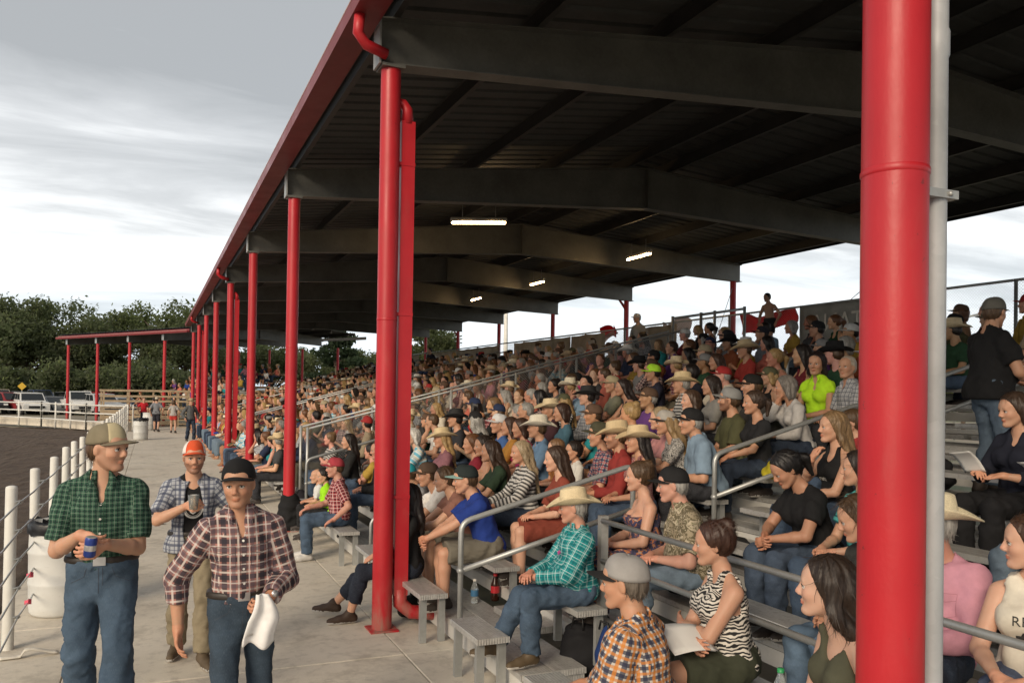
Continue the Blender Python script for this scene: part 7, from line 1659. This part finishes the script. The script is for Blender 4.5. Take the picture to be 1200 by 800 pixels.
# shirt fronts: placket, buttons, pocket seams
def strip(x0, y0, x1, y1, w, n=12):
    d = np.array([x1-x0, y1-y0]); L = np.linalg.norm(d); d = d/L; e = np.array([-d[1], d[0]])*w/2; o = []
    for i in range(n): a = np.array([x0, y0])+d*L*i/n; c = np.array([x0, y0])+d*L*(i+1)/n; o.append([tuple(a-e), tuple(c-e), tuple(c+e), tuple(a+e)])
    return o
def shirt_front(root, s, seam, btn, pk=True, low=.09):
    sh = part_of(root, 'shirt'); R = chest_R(s)
    lay_on(root, sh, flat_mesh(strip(-.016, -.36+low, -.016, .0, .0022, 26)), R, s.T(0, 0, .40), 'placket_seam', seam, .0015); lay_on(root, sh, flat_mesh(strip(.016, -.36+low, .016, .0, .0022, 26)), R, s.T(0, 0, .40), 'placket_seam', seam, .0015)
    for i in range(4):
        lay_on(root, sh, flat_mesh([[(.0065*math.cos(a), .0065*math.sin(a)) for a in np.linspace(0, 6.2832, 9)[:-1]]]), R, s.T(0, 0, .375-.075*i), 'button', btn, .004)
    if pk:
        for y_ in (1, -1):
            x0, x1, t, b_ = y_*.085-.046, y_*.085+.046, .0, -.105; seg = strip(x0, t, x1, t, .0025)+strip(x0, t, x0, b_, .002)+strip(x1, t, x1, b_, .002)+strip(x0, b_, (x0+x1)/2, b_-.014, .002, 6)+strip((x0+x1)/2, b_-.014, x1, b_, .002, 6)+strip(x0, t-.03, (x0+x1)/2, t-.042, .0025, 6)+strip((x0+x1)/2, t-.042, x1, t-.03, .0025, 6)
            lay_on(root, sh, flat_mesh(seg), R, s.T(0, 0, .345), 'pocket_seam', seam, .0015)
simple('seam_dark', (.03, .025, .03), .9); simple('seam_green', (.015, .04, .026), .9)
shirt_front(p_root, p_s, 'seam_dark', 'print_white'); shirt_front(g_root, g_s, 'seam_green', 'print_white', False)
shirt_front(pk_root, pk_s, 'seam_pink', 'print_white') if 'seam_pink' in M else None
simple('denim_seam', (.05, .06, .08), .9)
for root, s in ((g_root, g_s), (p_root, p_s)):
    b = MB(); b.box(.0, .008, -.03, .03, -.022, .022); o = b.build('buckle', 'can_top', part_of(root, 'belt')); tr = part_of(root, 'belt'); mx_ = max(v.co.x for v in tr.data.vertices if abs(v.co.y) < .04); o.location = (mx_-.002, 0, s.P[2]+.073)
    tp = part_of(root, 'trousers'); R = np.stack([V3(0, 1, 0), V3(0, 0, 1), V3(1, 0, 0)], 1)
    for y_ in (1, -1): lay_on(root, tp, flat_mesh(strip(y_*.06, .04, y_*.075, -.01, .003)+strip(y_*.075, -.01, y_*.14, -.045, .003)), R, s.P+V3(0, 0, 0), 'pocket_seam', 'denim_seam', .0015)
    lay_on(root, tp, flat_mesh(strip(-.004, .04, -.004, -.10, .003)+strip(.016, .04, .016, -.06, .0025)), R, s.P+V3(0, 0, 0), 'fly_seam', 'denim_seam', .0015)
# bottles
def bottle(loc, label, body, lab, cap_m, h=.21, cat='bottle'):
    r = empty('bottle', loc); tag(r, label, cat); k = h/.21
    MB().lathe([(.0, .0), (.030, .0), (.033, .008), (.032, .05), (.034, .06), (.034, .12), (.031, .135), (.014, .18), (.013, .192)], n=20).build('bottle_body', body, r); MB().lathe([(.0346, .062), (.0346, .115)], n=20).build('bottle_label', lab, r); MB().lathe([(.016, .190), (.016, .208), (.0, .209)], n=16).build('bottle_cap', cap_m, r); r.scale = (k,)*3; return r
q = onz(882, 788, seatz(1)); bottle((2.90, 3.28, seatz(1)+.001), 'water bottle with green cap standing on the bench beside the zebra top', 'clear_plastic', 'label_blue', 'cap_green', .23)
q = onz(556, 706, deckz(1)); bottle((q[0], q[1], deckz(1)+.001), 'water bottle on the deck beside the blue-shirted man\'s feet', 'clear_plastic', 'label_blue', 'print_white', .23)
q = onz(580, 703, deckz(1)); bottle((q[0], q[1], deckz(1)+.001), 'dark cola bottle with red label on the deck behind the water bottle', 'cola', 'label_red', 'label_red', .26)
# bags
def bag(loc, rz, size, col, label, strap=True, name='backpack', cat='bag', seed=0):
    r = empty(name, loc, rz); tag(r, label, cat); F = Field(); a, b_, c = size
    F.el((0, 0, c*.48), (a*.5, b_*.5, c*.55), I3, .04); F.el((0, 0, c*.25), (a*.55, b_*.52, c*.3), I3, .06); F.el((a*.4, 0, c*.3), (a*.25, b_*.36, c*.22), I3, .02); F.noise = fold_noise(seed+70, .012, 34, 1.); F.hs((0, 0, -1), (0, 0, 0.002))
    v, f = F.mesh(.014); link('bag_body', mesh_from('bag_body', [(v, f, 0)], limb_uv(v, f, [((0, 0, 0), (0, 0, c), .1, V3(1, 0, 0))])), 'cloth', r, col)
    if strap:
        MB().tube([(-a*.3, -.05, c*.9), (-a*.25, -.04, c*1.08), (-a*.25, .04, c*1.08), (-a*.3, .05, c*.9)], .009, 6).build('handle', 'black_plastic', r)
    return r
q = onz(688, 800, 0.); bag((q[0]+.02, q[1]+.12, 0), .6, (.30, .36, .44), (.013, .013, .015), 'black backpack on the ground in the gap beside the deck end', seed=1)
q = onz(716, 735, .19); bag((3.05, 5.25, .19), .2, (.12, .16, .34), (.015, .04, .15), 'blue bag hanging by the guard rail post', seed=2, name='bag')
q = onz(487, 722, 0); bag((q[0], q[1], 0), 1.2, (.22, .34, .22), (.02, .017, .016), 'small dark handbag on the concrete by the column foot', seed=3, name='handbag')
bag((2.0, 13.3, 0), .3, (.34, .40, .62), (.014, .014, .015), 'black tote bag stuffed with papers beside the front bench', seed=4, name='tote_bag'); bag((2.35, 14.35, 0), .1, (.3, .36, .5), (.018, .016, .02), 'dark bag behind the black tote bag', seed=5, name='bag')
q = onx(880, 560, rowx(4)); bag((rowx(5), 6.55, deckz(5)+.43), .3, (.24, .34, .18), (.50, .42, .03), 'yellow bag on the bench behind the middle handrail', seed=6, name='bag')
bag((rowx(6)-.2, 5.2, deckz(6)), .2, (.24, .34, .16), (.5, .42, .03), 'flat yellow bag on the upper footboards by the standing man', False, 'bag', seed=7); bag((rowx(7)-.25, 5.75, deckz(7)), .5, (.36, .42, .34), (.02, .02, .022), 'black bag on the upper footboards left of the standing man', seed=8, name='bag'); bag((rowx(3)-.25, 5.75, deckz(3)), .4, (.3, .4, .26), (.03, .03, .032), 'dark jacket bundle on the footboards by the handrail', False, 'bag', seed=9); bag((rowx(4)-.3, 6.0, deckz(4)), .1, (.3, .44, .2), (.02, .02, .02), 'low black bag under the middle handrail', False, 'bag', seed=10)
# papers, phone, can
def paper(loc, rx, ry, rz, label, n=2, w=.21, h=.28):
    r = empty('programme', loc); r.rotation_euler = (rx, ry, rz); tag(r, label, 'paper')
    for i in range(n): MB().sheet(lambda s_, t, i=i: V3((s_-.5)*h, (t-.5)*w+.01*i, .004*i+.025*math.sin(s_*2.6+i*.4)), 8, 6, .0012).build('sheet', 'printed_paper', r, (.74, .73, .70))
def printed():
    t = NT('printed_paper'); o = t.obj(); w_ = t.n('ShaderNodeTexBrick'); w_.inputs['Scale'].default_value = 34; w_.inputs['Color1'].default_value = (.10, .10, .10, 1); w_.inputs['Color2'].default_value = (.5, .5, .5, 1); w_.inputs['Mortar'].default_value = (.74, .73, .70, 1); w_.inputs['Mortar Size'].default_value = .32; t.l(o, w_.inputs[0]); t.out(w_.outputs[0], .8)
printed()
z_root = [o for o in bpy.data.objects if o.get('label', '').startswith('woman in black and white zebra')][0]
paper(Wd(z_root, (.31, .15, .27)), -.45, -.05, z_root.rotation_euler.z+.3, 'stack of printed programme sheets in the lap of the zebra top')
paper(Wd(nv_root, nv_s.wr[-1]+V3(.13, .03, .06)), .2, -.7, nv_root.rotation_euler.z, 'open programme held up by the navy-topped woman', 1, .16, .21)
g_ = [o for o in bpy.data.objects if o.get('label', '').startswith('person in grey top reaching')][0]; paper(Wd(g_, (.50, -.05, .34)), .1, -.6, g_.rotation_euler.z, 'folded programme held out by the person in grey', 1)
ph = MB().box(-.075, .075, -.037, .037, -.004, .004).build('phone', 'plastic', None, (.2, .42, .42)); ph.location = Wd(ph_root, (ph_s.wr[1]+ph_s.wr[-1])/2+V3(.09, 0, .035)); ph.rotation_euler = (.2, -.5, ph_root.rotation_euler.z); tag(ph, 'phone in a teal case held over blue jeans', 'phone')
r_ = [o for o in bpy.data.objects if o.get('label', '').startswith('person in red tank top')][0]; can(Wd(r_, (.42, .0, .27)), (0, 0, 0), 'drink can with blue top held by the red tank top')
tq = [o for o in bpy.data.objects if o.get('label', '').startswith('heavy man in turquoise')][0]
# pen and hanging sunglasses
b = MB()
for y_ in (-.018, .018): b.sphere((0, y_, 0), (.006, .017, .015))
b.tube([(0, -.02, 0), (0, .02, 0)], .004, 5); sgx = b.build('sunglasses', 'plastic', None, (.45, .06, .25)); sgx.location = Wd(tq, (.185, .085, .42)); sgx.rotation_euler = (.4, .2, tq.rotation_euler.z); tag(sgx, 'pink sunglasses hooked on the turquoise shirt pocket', 'sunglasses')
# litter
lr = random.Random(5)
for i, (x, y, lab) in enumerate(((1.2, 10.2, 'scrap of white paper on the walkway past the red column'), (2.48, 9.2, 'scrap of litter in the gap between the front benches'), (.2, 14.5, 'bit of litter lying mid-walkway behind the walking men'))):
    o = MB().sheet(lambda s_, t: V3((s_-.5)*.09, (t-.5)*.06, .012+.012*math.sin(s_*5+t*3+i)), 5, 4, .002).build('paper_scrap', 'paper', None, (.6, .58, .55)); o.location = (x, y, .0); o.rotation_euler = (0, 0, lr.uniform(0, 6)); tag(o, lab, 'litter')
